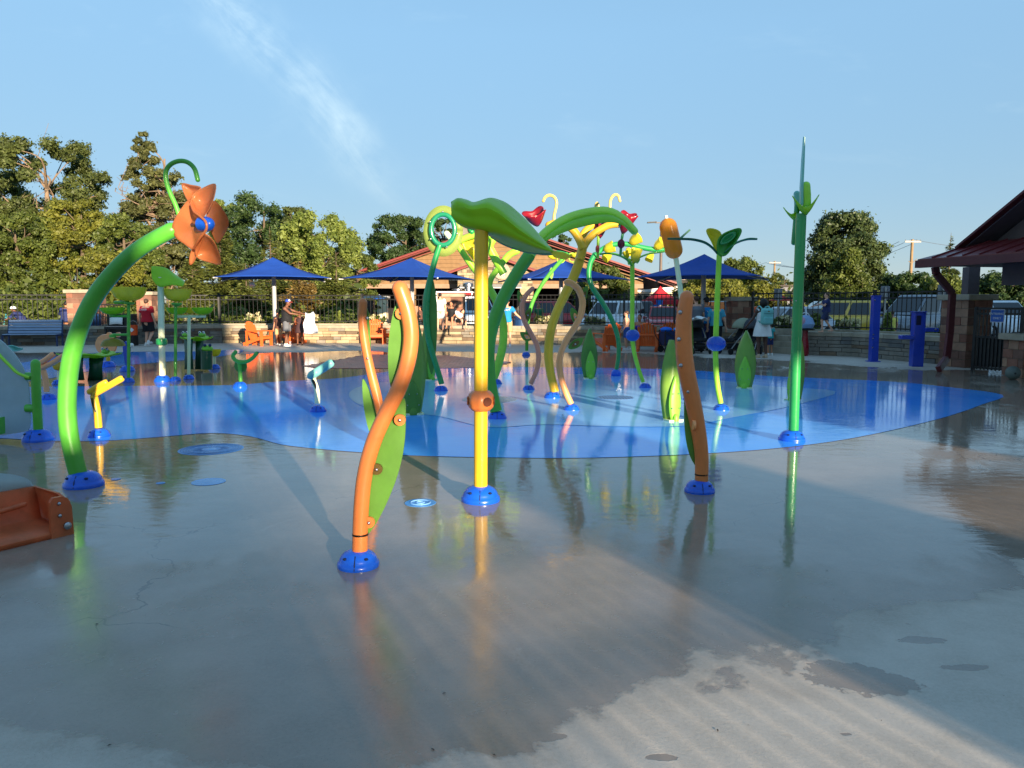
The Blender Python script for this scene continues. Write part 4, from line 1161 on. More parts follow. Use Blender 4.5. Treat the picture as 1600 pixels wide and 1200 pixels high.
star_cup('flower', P(840, 353, Y - 0.15), rad(36, Y), rad(44, Y), (-0.25, -0.35, 0.85), RED, lobes=4)
star_cup('flower', P(973, 365, Y - 0.1), rad(30, Y), rad(62, Y), (0.22, -0.30, 1.0), RED)
star_cup('flower', P(937, 372, Y + 0.35), rad(24, Y), rad(44, Y), (0.05, 0.1, 1.0), RED)
pole(t, 'drop_stem', Y + 0.35, [(935, 368), (934.5, 385), (934, 402)], 4.5, LIME, (True, True))
t.p('bead', MB().ball(P(933.5, 389, Y + 0.33), (rad(6.5, Y), rad(6.5, Y), rad(12, Y)), 14, 10), CORAL)
pole(t, 'drop_stem', Y - 0.1, [(973, 365), (971, 378), (969.5, 398)], 4.2, DKGREEN, (True, True))
t.p('bead', MB().ball(P(970.5, 381, Y - 0.12), (rad(11.5, Y), rad(6, Y), rad(14, Y)), 16, 10), MAROON)

# ---- 18 the two leafy stems beside the tree
def leafy(label, foot, path, wpx, mat, leaves, bw):
    t, Y, c = toy('leafy_stem_spray', label, 'water spray', foot)
    pole(t, 'stem', Y, path, wpx, mat, n=7)
    base(t, c, rad(bw, Y))
    for pts, inner in leaves:
        o = t.p('leaf', MB().plate(cat(L(Y + 0.03, pts), 4, closed=True), (0, 0.02, 0)), PANELG, smooth=False)
        cx = sum(a[0] for a in pts) / len(pts); cy = sum(a[1] for a in pts) / len(pts)
        sm = [(cx + (a[0] - cx) * 0.5 + inner[0], cy + (a[1] - cy) * 0.52 + inner[1]) for a in pts]
        o2 = t.p('leaf_inlay', MB().plate(cat(L(Y - 0.0, sm), 4, closed=True), (0, 0.03, 0)), inner[2], o, smooth=False)
        bolt(t, P(cx + inner[0], cy + inner[1], Y - 0.025), 0.014, o)
    return t
BRN = M('brown inlay', (104, 84, 34), 0.4)
leafy('salmon pink curling stem with small leaves, by the base of the yellow tree', (826, 609), [(829, 600), (838, 580), (841.5, 560), (839, 540), (830, 522), (821, 505), (816, 488), (817, 472), (823, 460), (832, 451)], [7.5, 7.5, 8, 8, 8, 8, 7.5, 7], M('dusty salmon paint', (226, 140, 108), 0.32, coat=0.3),
      [([(810, 453), (817, 464), (819, 476), (813, 474), (808, 464)], (1.5, 2, SALMON)), ([(830, 481), (829, 495), (823, 505), (820, 496), (822, 486)], (0, 0, BRN)), ([(813, 519), (825, 521), (831, 531), (820, 532), (815, 527)], (2.5, 0.5, SALMON))], 19)
leafy('bright orange curling stem with leaves, right before the yellow tree', (893, 641), [(892, 631), (884, 613), (877, 592), (874, 570), (877, 550), (886, 530), (899, 510), (908, 490), (910, 470), (904, 453), (893, 443), (886, 441)], [10, 10, 10, 10, 10, 10.5, 10.5, 10.5, 10, 10], SALMON,
      [([(918, 446), (918, 460), (912, 472), (907, 468), (908, 456)], (0, 2, BRN)), ([(893, 481), (901, 486), (904, 497), (901, 508), (894, 500), (891, 490)], (2, 2, SALMON)), ([(911, 528), (906, 541), (893, 546), (888, 542), (897, 531)], (0, 0, BRN))], 25)

# ---- 19 thin green stem with tendrils
t, Y, c = toy('tendril_spray', 'thin straight green stem with curly tendrils, behind the salmon stem', 'water spray', (822, 555))
pole(t, 'stem', Y, [(823, 548), (823.5, 520), (826, 495), (833, 470), (846, 446), (862, 424), (876, 408), (885, 397)], [5, 5.5, 6, 6, 6, 6], STEM)
base(t, c, rad(13, Y))
def curl(t, Y, cx, cy, r_, a0, a1, w_, mat, k=20):
    pts = [P(cx + r_ * math.cos(a0 + (a1 - a0) * i / k) * (1 - 0.25 * i / k), cy + r_ * math.sin(a0 + (a1 - a0) * i / k) * (1 - 0.25 * i / k), Y) for i in range(k + 1)]
    t.p('tendril', MB().tube(pts, rad(w_, Y), 8, (True, True)), mat)
curl(t, Y, 876, 405, 6.5, -1.0, 4.8, 1.6, LIME)
curl(t, Y, 895, 403, 8, 3.2, 9.2, 1.6, LIME)
pole(t, 'shoot', Y, [(884, 399), (894, 396), (903, 400), (904, 408)], 2.2, LIME)
pole(t, 'shoot', Y, [(870, 395), (878, 396), (887, 399)], 7, DKGREEN, (True, True))
for pts in ([(876, 397), (866, 405), (856, 401), (862, 396)], [(893, 398), (903, 394), (898, 402)]):
    t.p('leaf', MB().dish(cat(L(Y, pts), 4, closed=True), (0, -0.05, 0), 3), YELT, solid=0.02)
t.p('leaf', MB().plate(cat(L(Y, [(862, 418), (865, 428), (862, 436), (858, 430), (859, 422)]), 4, closed=True), (0, 0.02, 0)), PANELO, smooth=False)

# ---- 20 dark green S stem with the bell arm
t, Y, c = toy('bell_spray', 'dark green S-shaped stem with a drooping row of yellow-green bells', 'water spray', (962, 588))
pole(t, 'stem', Y, [(963, 578), (966.5, 555), (965.5, 528), (956, 500), (942, 474), (926, 450), (920, 432), (922, 412), (929, 398)], [6.5, 7, 7.5, 8, 8, 8, 8, 8], DKGREEN, n=7)
t.p('base_ball', MB().lathe([(rad(16, Y) * math.cos(a), rad(16, Y) * math.sin(a)) for a in np.linspace(-1.4, 1.4, 13)], P(962.5, 584.5, Y), 24), BASEBLUE)
pole(t, 'arm', Y - 0.05, [(930, 399), (940, 390), (952, 384), (968, 381), (984, 382), (1000, 386), (1016, 389), (1030, 390), (1043, 390)], [7.5, 7.5, 8, 8, 8], DKGREEN)
def bell(c_, r_, h_, axis, par=None):
    m_ = Vector(axis).normalized().to_track_quat('Z', 'Y').to_matrix()
    pr = [(r_ * 0.18, 0), (r_ * 0.55, 0.12 * h_), (r_ * 0.80, 0.4 * h_), (r_ * 0.86, 0.7 * h_), (r_ * 1.05, h_)]
    return t.p('bell', MB().lathe(pr[:-1] + [(r_ * 1.0, h_), (r_ * 0.94, h_), (r_ * 0.7, 0.5 * h_), (0.0, 0.2 * h_)], c_, 22, m_, ridge=lambda a: 1 + 0.10 * math.cos(4 * a)), YELT, par)
for (bx, by, ax, sc_) in ((943, 391, (0.9, -0.3, 0.35), 1), (984, 380, (0.75, -0.4, 0.5), 1.05), (1023, 388, (0.6, -0.5, 0.55), 1.0), (955, 397, (-0.7, -0.3, -0.5), 0.8), (981, 387, (0.2, -0.4, -0.9), 0.7), (1019, 395, (-0.4, -0.3, -0.8), 0.8)):
    bell(P(bx, by, Y - 0.08), rad(17 * sc_, Y), rad(34 * sc_, Y), ax)

# ---- 21 lime pole with blue ball, bud and leaves
RIBBLUE = M('ribbed blue ball plastic', (24, 74, 178), 0.3, coat=0.3)
def ribbed(t, c_, rx, rz):
    return t.p('ball', MB().lathe([(rx * math.cos(a), rz * math.sin(a)) for a in np.linspace(-1.45, 1.45, 15)], c_, 72, ridge=lambda a: 1 + 0.025 * math.cos(18 * a)), RIBBLUE, ang=70)
def strap_leaf(t, Y, pts, w_, mat, dy=0.0):
    ps = cat([P(a[0], a[1], Y + (a[2] if len(a) > 2 else 0)) for a in pts], 5); n_ = len(ps)
    rows = [[q_ + Vector((0, -w_ * wv, 0.02)), q_, q_ + Vector((0, w_ * wv, 0.02))] for i, q_ in enumerate(ps) for wv in [max(0.05, math.sin(math.pi * (0.18 + 0.80 * i / (n_ - 1))) ** 0.8)]]
    return t.p('leaf', MB().grid(rows), mat, solid=0.014)
t, Y, c = toy('bud_spray', 'lime pole with a small ribbed blue ball and a yellow bud between two arching leaves', 'water spray', (1008, 606))
pole(t, 'pole', Y, [(1005, 597), (997, 574), (990, 546), (988, 520), (988, 470), (988, 413)], [6, 6.5, 7, 7, 7], LIME, n=7)
base(t, c, rad(19, Y)); ribbed(t, P(988.5, 524, Y - 0.0), rad(21, Y), rad(19, Y))
strap_leaf(t, Y, [(987, 417), (978, 406), (965, 399.5), (950, 397), (937, 398)], 0.10, STEM)
strap_leaf(t, Y, [(990, 413), (1000, 403), (1014, 397.5), (1030, 395), (1045, 393)], 0.08, STEM)
bell(P(991, 411, Y), rad(19, Y), rad(44, Y), (0.15, -0.25, 1))
bell(P(981, 404, Y + 0.1), rad(10, Y), rad(24, Y), (-0.4, 0.2, 1))
for q_, a in ((984, 410), (997, 408)): t.p('sepal', MB().dish(cat(L(Y, [(q_ - 2, a + 4), (q_ - 3, a - 6), (q_ + 3, a - 3)]), 3, closed=True), (0, -0.04, 0), 2), LIME, solid=0.012)

# ---- 22 lime pole with big ribbed ball and petals
t, Y, c = toy('petal_spray', 'lime pole with a big ribbed blue ball, broad petals and long thin leaves on top', 'water spray', (1127, 641))
pole(t, 'pole', Y, [(1126, 630), (1121, 602), (1118.5, 570), (1118.5, 530), (1121, 460), (1124, 398)], [8.5, 8.5, 8.5, 8.5, 8.5], LIME, n=7)
base(t, c, rad(25, Y)); ribbed(t, P(1119, 537, Y), rad(29, Y), rad(24, Y))
t.p('petal', MB().dish(cat(L(Y - 0.05, [(1122, 397), (1121, 378), (1129, 366), (1146, 358.5), (1157, 357), (1158, 364), (1148, 381), (1134, 399)]), 4, closed=True), (0.02, 0.10, 0), 6), M('petal green', (64, 160, 52), 0.3, transl=0.2), solid=0.014)
t.p('petal_inlay', MB().dish(cat(L(Y - 0.055, [(1125, 380), (1132, 369), (1147, 362), (1149, 368), (1140, 377), (1130, 381)]), 4, closed=True), (0.02, 0.06, 0), 4), DKGREEN, solid=0.016)
t.p('petal', MB().dish(cat(L(Y + 0.1, [(1121, 396), (1112, 378), (1104, 362), (1108, 357), (1120, 359), (1127, 366), (1126, 384)]), 4, closed=True), (0, 0.08, 0), 5), YELT, solid=0.014)
strap_leaf(t, Y, [(1121, 398), (1112, 388, -0.1), (1100, 380, -0.2), (1082, 375.5, -0.3), (1062, 374.5, -0.4), (1043, 374, -0.45)], 0.05, M('thin leaf green', (34, 96, 56), 0.35))
strap_leaf(t, Y, [(1131, 396), (1142, 386, 0.05), (1154, 379, 0.1), (1168, 375, 0.15), (1183, 374.5, 0.2)], 0.10, M('sea green leaf', (48, 130, 90), 0.35))
strap_leaf(t, Y, [(1117, 392, 0.2), (1116, 384, 0.3), (1118, 380, 0.4)], 0.05, FOREST)

# ---- 23 cattail
t, Y, c = toy('cattail_spray', 'amber cattail capsule on a leaning cream pole', 'water spray', (1079, 625))
pole(t, 'pole', Y, [(1080, 616), (1077, 575), (1072, 525), (1066, 475), (1060, 430), (1056, 403)], 8, CREAM, n=6)
base(t, c, rad(24, Y))
ax = (P(1041, 341, Y) - P(1056, 404, Y))
m_ = ax.normalized().to_track_quat('Z', 'Y').to_matrix(); hl = ax.length; rr = rad(27, Y)
prof = [(rr * math.sin(a), rr * (1 - math.cos(a))) for a in np.linspace(0.25, math.pi / 2, 7)] + [(rr, hl * 0.5)] + [(rr * math.cos(a), hl - rr + rr * math.sin(a)) for a in np.linspace(0, 1.4, 7)]
o = t.p('capsule', MB().lathe(prof, P(1056, 404, Y), 28, m_), AMBER)
t.p('core_tube', MB().tube([P(1056, 402, Y), P(1041.5, 338, Y)], rad(3.5, Y), 10), CREAM, o)
t.p('tip', MB().tube([P(1041.5, 342, Y), P(1040.5, 337, Y)], rad(5, Y), 10), WHITE)
t.p('shoot', MB().plate(L(Y + 0.3, [(1061, 372), (1068, 366), (1077, 358), (1079, 360), (1070, 368), (1063, 375)]), (0, 0.04, 0)), M('sea green leaf', (48, 130, 90)), smooth=False)

# ---- 24 standing leaf panels
def leaf_panel(label, cx, yb, ytop, wpx, rz, mat=PANELO, inner=PANELL, ih=0.56):
    g_ = G(cx, yb)
    Y = g_.y; h = P(cx, ytop, Y).z; w_ = rad(wpx, Y)
    t = T('standing_leaf', label, 'leaf panel', (g_.x, Y, 0), rz=rz, local=True, group='upright leaf panels on the splash pad')
    def leaf_rows(w2, h2, y0, bow, n=14):
        rows = []
        for k in range(n + 1):
            s_ = k / n
            ww = w2 * (0.60 + 0.40 * math.sin(min(1, s_ / 0.42) * math.pi / 2)) * (1 - max(0, (s_ - 0.36) / 0.64) ** 2.1)
            rows.append([Vector((ww * u_, y0 + bow * (abs(u_) ** 2) + 0.10 * h2 * s_ * s_ * 0.3, h2 * s_)) for u_ in (-1, -0.6, -0.3, 0, 0.3, 0.6, 1)])
        return rows
    o = t.p('leaf', MB().grid(leaf_rows(w_, h, 0.0, 0.10)), mat, solid=0.03)
    i = t.p('inner_leaf', MB().grid(leaf_rows(w_ * 0.62, h * ih, -0.045, 0.02)), inner, solid=0.02)
    t.p('foot', MB().ball((0, -0.06, 0.02), (w_ * 0.30, 0.04, 0.09), 12, 8), inner)
    t.p('foot_plate', MB().box((0, 0.0, 0.014), (w_ * 1.5, 0.16, 0.028)), MINT, smooth=False)
    for k in (0.3, 0.62):
        for s_ in (-1, 1):
            ww = w_ * 0.42 * (1 - (k - 0.25) * 0.9)
            t.p('bolt', MB().ball((s_ * ww, -0.07 + 0.03 * h * ih * k * k, h * ih * k), 0.009, 8, 6), STEEL)
    return t
leaf_panel('tall upright green leaf panel directly behind the largest orange stem', 645, 648, 468, 44, 0.25, PANELO, PANELG, 0.3)
leaf_panel('olive upright leaf panel with a bright lime inlay, beside the hoop stem', 673, 594, 505, 27, 0.9, PANELO)
leaf_panel('upright leaf panel between the yellow tree and the S-shaped stem', 922, 592, 514, 25, 0.1, PANELG)
leaf_panel('large upright leaf panel with a lime inlay, beside the thick orange stem', 1052, 658, 532, 34, 0.35, PANELO)
leaf_panel('upright leaf panel in front of the woman in the white dress', 1163, 607, 517, 31, -0.35, PANELO)
leaf_panel('upright leaf panel half hidden by the tall dark green pole', 1238, 626, 520, 26, -0.9, PANELO, PANELL)

# ---- 25 drains and floor jets
def drain(label, px, py, wpx, mat, kind_):
    g_ = G(px, py); r_ = rad(wpx, g_.y)
    z = 0.001 if kind_ not in ('pad', 'grid') else 0.0085
    t = T('floor_drain' if kind_ != 'jet' else 'floor_jet', label, 'drain' if kind_ != 'jet' else 'water jet', (g_.x, g_.y, z), local=True)
    t.p('cover', MB().lathe([(r_, 0.0), (r_, 0.002), (r_ * 0.98, 0.0032), (0.0, 0.0032)], (0, 0, 0), 40), mat, smooth=False)
    if kind_ == 'slots':
        m_ = MB()
        for k in range(36):
            a = 2 * math.pi * k / 36; d_ = Vector((math.cos(a), math.sin(a), 0))
            m_.bar(d_ * r_ * 0.30 + Vector((0, 0, 0.0030)), d_ * r_ * (0.62 if k % 2 else 0.55) + Vector((0, 0, 0.0030)), r_ * 0.012, 0.003)
        for q_ in (0.68, 0.76, 0.84, 0.92):
            ring_ = [Vector((r_ * q_ * math.cos(a), r_ * q_ * math.sin(a), 0.0030)) for a in np.linspace(0, 2 * math.pi, 41)]
            m_.tube(ring_, r_ * 0.008, 5)
        t.p('slot', m_, M('drain slot', (30, 70, 120), 0.5), smooth=False)
        t.p('hub', MB().lathe([(r_ * 0.16, 0.003), (r_ * 0.14, 0.008), (0, 0.01)], (0, 0, 0), 16), PADLT)
    elif kind_ == 'ring':
        for q_ in (0.25, 0.62):
            ring_ = [Vector((r_ * q_ * math.cos(a), r_ * q_ * math.sin(a), 0.0032)) for a in np.linspace(0, 2 * math.pi, 33)]
            t.p('ring', MB().tube(ring_, r_ * 0.05, 6), PADLT)
    elif kind_ == 'grid':
        m_ = MB()
        for i in range(-5, 6):
            l_ = math.sqrt(max(0, 1 - (i / 6) ** 2)) * r_ * 0.92
            m_.box((i / 6 * r_, 0, 0.0032), (r_ * 0.05, l_ * 2, 0.003)); 
        t.p('slot', m_, SLOT, smooth=False)
    return t
PADLT = M('pale blue cover', (120, 170, 220), 0.3)
DRB = M('drain blue', (70, 138, 204), 0.3)
drain('large blue round drain grate in the wet concrete, in front of the pad edge', 330, 702, 98, DRB, 'slots')
drain('plain pale blue round cover between the flower stem and the drain grate', 326, 753, 52, PADLT, 'plain')
drain('blue round floor cover with rings, between the near orange stem and the yellow pole', 657, 786, 50, DRB, 'ring')
drain('grey round grate half hidden by the yellow pole', 765, 625, 86, M('drain grey', (120, 134, 150), 0.3), 'pad')
drain('slotted round grate in the light blue area below the S-shaped stem', 962, 622, 58, M('drain light blue', (96, 140, 190), 0.3), 'grid')
drain('small round floor cover above the slotted grate', 963, 609, 18, M('drain light blue', (96, 140, 190)), 'pad')
for i, (x, y_, lb) in enumerate(((181, 749, 'small blue floor nozzle next to the yellow cannon reflection'), (251, 755, 'small blue floor nozzle near the plain pale cover'))):
    drain(lb, x, y_, 14, DRB, 'jet')
# low water jets that bubble from the pad
WATER = M('falling water', (236, 242, 246), 0.05, alpha=0.45, transl=0.3)
for i, (x, y_, h_, lb) in enumerate(((867, 622, 14, 'low bubbling water jet beside the base of the yellow tree'), (874, 657, 10, 'low bubbling water jet before the bright orange stem'), (962, 611, 12, 'low water jet on the round cover by the S-shaped stem'))):
    g_ = G(x + 5, y_)
    t = T('water_jet', lb, 'water jet', (g_.x, g_.y, 0.01))
    m_ = MB()
    for k in range(26):
        a = random.uniform(0, 6.28); s_ = random.random()
        m_.ball(g_ + Vector((math.cos(a) * 0.05 * s_, math.sin(a) * 0.05 * s_, rad(h_, g_.y) * 2 * (1 - s_ ** 1.5) * random.uniform(0.3, 1))), random.uniform(0.006, 0.017), 8, 6)
    t.p('splash', m_, WATER, kind='stuff')

# ================================================================== BUILDINGS, UMBRELLAS, FURNITURE
def umbrella(px, pyt, Y, theta, label, foot=None, half=2.08):
    X = (px - 800) / F * Y
    zt = P(px, pyt, Y).z; zb = zt - 0.86
    t = T('shade_umbrella', label, 'umbrella', (X, Y, 0), rz=theta, local=True, group='blue square shade umbrellas')
    co = [Vector((-half, -half, zb)), Vector((half, -half, zb)), Vector((half, half, zb)), Vector((-half, half, zb))]
    top = Vector((0, 0, zt))
    for k in range(4):
        a, b = co[k], co[(k + 1) % 4]
        rows = []
        n = 8
        for i in range(n + 1):
            s_ = i / n
            rows.append([top * (1 - s_) + (a * (1 - v) + b * v) * s_ - Vector((0, 0, 0.10 * math.sin(math.pi * s_) * 1.0 + 0.05 * s_ * s_ * math.sin(math.pi * v) * -1)) for v in np.linspace(0, 1, 9)])
        # hem pulled in between the corners
        for i in range(n + 1):
            for j, v in enumerate(np.linspace(0, 1, 9)):
                s_ = i / n
                mid = (a + b) / 2; mid.z = 0
                rows[i][j] = rows[i][j] - mid * 0.05 * s_ * s_ * math.sin(math.pi * v)
        t.p('canopy_panel', MB().grid(rows), CANVAS, solid=0.008)
        t.p('rib', MB().tube([top - Vector((0, 0, 0.16)), (top * 0.5 + a * 0.5) - Vector((0, 0, 0.20)), a - Vector((0, 0, 0.03))], 0.03, 8), GREYPOLE)
        e = a - Vector((0, 0, 0.02)); o_ = Vector((a.x, a.y, 0)).normalized()
        t.p('corner_bracket', MB().bar(e - o_ * 0.16, e + o_ * 0.02 , 0.04, 0.03), WHITE, smooth=False)
    t.p('post', MB().tube([Vector((0, 0, 0)), Vector((0, 0, zt - 0.1))], 0.085, 16), GREYPOLE)
    t.p('foot_plate', MB().lathe([(0.17, 0), (0.17, 0.02), (0.1, 0.03)], (0, 0, 0), 16), GREYPOLE)
    return t
umbrella(431, 402, 30.8, R(16.7), 'blue shade umbrella before the conifers, over the towel group')
umbrella(645, 403, 31.2, R(-19), 'blue shade umbrella between the conifers and the hoop stem')
umbrella(876, 405, 31.6, R(17), 'blue shade umbrella behind the yellow branching tree')
umbrella(1097, 397, 27.6, R(-21), 'blue shade umbrella behind the cattail, over the adults with strollers')

# ---- Adirondack chairs
def chair_proto(label, loc, rz):
    t = T('adirondack_chair', label, 'chair', loc, rz=rz, local=True, group='orange slatted garden chairs by the wall')
    # chair faces -Y; seat slopes to the back
    for s_ in (-1, 1):
        t.p('front_leg', MB().box((s_ * 0.30, -0.36, 0.27), (0.035, 0.12, 0.54)), CHAIR, smooth=False, bevel=0.004)
        t.p('seat_rail', MB().bar((s_ * 0.265, -0.40, 0.34), (s_ * 0.265, 0.48, 0.05), 0.12, 0.03, (1, 0, 0)), CHAIR, smooth=False)
        t.p('arm', MB().plate([(s_ * 0.30 - 0.07, -0.46, 0.56), (s_ * 0.30 + 0.07, -0.46, 0.56), (s_ * 0.30 + 0.075, -0.2, 0.56), (s_ * 0.30 + 0.03, 0.34, 0.56), (s_ * 0.30 - 0.03, 0.34, 0.56), (s_ * 0.30 - 0.07, -0.2, 0.56)], (0, 0, 0.03)), CHAIR, smooth=False, bevel=0.004)
        t.p('back_post', MB().bar((s_ * 0.29, 0.30, 0.0), (s_ * 0.29, 0.30, 0.55), 0.035, 0.09), CHAIR, smooth=False)
    for k in range(6):
        s_ = k / 5
        y_ = -0.40 + 0.52 * s_; z = 0.37 - 0.17 * s_
        t.p('seat_slat', MB().box((0, y_, z), (0.56, 0.085, 0.024), (R(-18), 0, 0)), CHAIR, smooth=False, bevel=0.004)
    n = 7
    for k in range(n):
        u_ = (k - (n - 1) / 2) / ((n - 1) / 2)
        h_ = 0.80 - 0.13 * u_ * u_
        b0 = Vector((u_ * 0.225, 0.12, 0.18)); d_ = Vector((u_ * 0.06, 0.38, 0.92)).normalized()
        t.p('back_slat', MB().bar(b0, b0 + d_ * h_, 0.073, 0.022, (0, 1, 0)), CHAIR, smooth=False, bevel=0.004)
    t.p('back_rail', MB().box((0, 0.30, 0.54), (0.66, 0.06, 0.05)), CHAIR, smooth=False)
    t.p('front_apron', MB().box((0, -0.41, 0.31), (0.58, 0.025, 0.10)), CHAIR, smooth=False)
    return t
g_ = G(404, 540)
ch = chair_proto('orange slatted chair seen in profile, left of the towel group by the umbrella post', (g_.x, g_.y, 0), R(72))
for (px, py, rz, lb) in ((586, 537, 8, 'orange slatted chair facing the pad, behind the slim orange stem'), (620, 536, -20, 'orange slatted chair mostly hidden behind the largest orange stem'), (456, 537, -35, 'orange slatted chair behind the legs of the towel group'),
                         (948, 548, 205, 'orange slatted chair turned towards the S-shaped stem, next to the shirtless child'), (1012, 549, 165, 'orange high-backed slatted chair holding the person in the navy swimsuit'), (1042, 547, 180, 'orange slatted chair half hidden by the navy wagon')):
    g_ = G(px, py)
    dup_at(ch.o, (g_.x, g_.y, 0), R(rz), lb, 1.05)

# ---- slatted bench
a, b = G(12, 541), G(98, 540)
ang = math.atan2((b - a).y, (b - a).x); ln = (b - a).length
t = T('park_bench', 'grey blue slatted bench with navy ends in front of the iron fence', 'bench', ((a.x + b.x) / 2, (a.y + b.y) / 2 - 0.1, 0), rz=ang + R(-4), local=True)
SLAT = M('bench slat', (138, 156, 182), 0.5)
for s_ in (-1, 1):
    x_ = s_ * ln / 2
    t.p('front_leg', MB().box((x_, -0.30, 0.21), (0.05, 0.06, 0.42)), NAVY, smooth=False)
    t.p('back_leg', MB().bar((x_, 0.22, 0), (x_, 0.22, 0.46), 0.05, 0.06), NAVY, smooth=False)
    t.p('back_upright', MB().bar((x_, 0.20, 0.44), (x_, 0.34, 0.98), 0.05, 0.06), NAVY, smooth=False)
    t.p('seat_bearer', MB().box((x_, -0.05, 0.41), (0.05, 0.56, 0.05)), NAVY, smooth=False)
for k in range(4):
    t.p('seat_slat', MB().box((0, -0.27 + k * 0.125, 0.448), (ln - 0.02, 0.105, 0.03)), SLAT, smooth=False, bevel=0.006)
for k in range(5):
    s_ = (k + 0.5) / 5
    t.p('back_slat', MB().box((0, 0.175 + 0.14 * s_, 0.47 + 0.52 * s_), (ln - 0.02, 0.03, 0.082), (R(-15), 0, 0)), SLAT, smooth=False, bevel=0.006)

# ---- bins
BINM = M('bin blue', (30, 66, 112), 0.45, coat=0.1)
def bin_(label, px, py, wpx, ptop):
    g_ = G(px, py); Y = g_.y; r_ = rad(wpx, Y); h_ = P(px, ptop, Y).z
    t = T('litter_bin', label, 'bin', (g_.x, Y, 0), local=True, group='dark blue litter bins')
    t.p('drum', MB().lathe([(r_ * 0.93, 0.12), (r_ * 0.96, 0.18), (r_, h_ - 0.12)], (0, 0, 0), 28), BINM)
    for k in range(28):
        a = 2 * math.pi * k / 28
        if math.sin(a) < 0.35:
            t.p('slat', MB().bar((r_ * 0.985 * math.cos(a), r_ * 0.985 * math.sin(a), 0.14), (r_ * 1.015 * math.cos(a), r_ * 1.015 * math.sin(a), h_ - 0.12), 0.035, 0.012, (math.cos(a), math.sin(a), 0)), BINM, smooth=False)
    for z in (0.15, h_ * 0.5, h_ - 0.10):
        t.p('band', MB().lathe([(r_ * 1.0, z), (r_ * 1.045, z + 0.005), (r_ * 1.045, z + 0.045), (r_ * 1.0, z + 0.05)], (0, 0, 0), 28), BINM)
    t.p('rim', MB().lathe([(r_ * 1.04, h_ - 0.05), (r_ * 1.05, h_), (r_ * 0.8, h_ + 0.02), (r_ * 0.62, h_ + 0.01), (r_ * 0.60, h_ - 0.1)], (0, 0, 0), 28), BINM)
    t.p('foot', MB().lathe([(r_ * 0.3, 0), (r_ * 0.3, 0.02), (r_ * 0.12, 0.04), (r_ * 0.12, 0.13)], (0, 0, 0), 16), BLACK)
bin_('dark blue slatted litter bin beside the staff member in the blue shirt', 814, 537, 23, 494)
bin_('dark blue slatted litter bin beside the bench, partly behind the big flower stem', 146, 537, 25, 491)

# ---- gate with a white folding table and towels behind the red staff shirt
pa, pb = fx(160), fx(222)
t = T('iron_gate', 'black iron gate between the brick pillars near the red shirted staff member', 'gate', (pa.x, pa.y - 1.0, 0), local=True)
wd = pb.x - pa.x
for z in (0.15, 1.30, 1.55):
    t.p('rail', MB().box((wd / 2, 0, z), (wd, 0.04, 0.045)), BLACKF, smooth=False)
for k in range(13):
    t.p('picket', MB().box((wd * k / 12, 0, 0.82), (0.022, 0.022, 1.5)), BLACKF, smooth=False)
yy = pa.y - 2.0; 
t = T('upright_piano', 'dark upright piano with an open white score, beyond the bowl posts', 'piano', ((166 - 800) / F * yy + 0.1, yy, 0), local=True)
PW = rad(50, yy) * 2 * 0.8
t.p('case', MB().box((PW / 2, 0.15, 0.6), (PW, 0.35, 1.2)), BLACK, smooth=False, bevel=0.01)
t.p('key_bed', MB().box((PW / 2, -0.14, 0.68), (PW, 0.30, 0.10)), BLACK, smooth=False, bevel=0.01)
t.p('keyboard', MB().box((PW / 2, -0.17, 0.738), (PW * 0.86, 0.16, 0.015)), M('ivory keys', (214, 190, 180), 0.4), smooth=False)
for s_ in (0.04, 0.96): t.p('leg', MB().box((PW * s_, -0.24, 0.32), (0.07, 0.07, 0.64)), BLACK, smooth=False)
t.p('score', MB().grid([[(PW * 0.12 + PW * 0.5 * u_, -0.055 - 0.05 * v, 1.06 - 0.26 * v + 0.03 * math.sin(3 * u_)) for v in (0, 0.5, 1)] for u_ in (0, 0.25, 0.5, 0.75, 1)]), WHITE, solid=0.01)

# ---- orange bucket in the staff member's hand
g_ = G(212, 541)
t = T('plastic_bucket', 'orange plastic bucket with a white mark, carried by the staff member in red', 'bucket', (g_.x, g_.y - 0.1, 0.42), local=True)
BK = M('bucket orange', (226, 80, 26), 0.35)
t.p('body', MB().lathe([(0.0, 0.0), (0.13, 0.0), (0.152, 0.36), (0.165, 0.36), (0.165, 0.375), (0.14, 0.375), (0.125, 0.03)], (0, 0, 0), 24), BK)
t.p('handle', MB().tube([Vector((0.15 * math.cos(a), 0, 0.37 + 0.17 * math.sin(a))) for a in np.linspace(0, math.pi, 13)], 0.006, 6), STEEL)
t.p('square_mark', MB().box((0.0, -0.148, 0.20), (0.12, 0.006, 0.12), (0, R(45), 0)), WHITE, smooth=False)

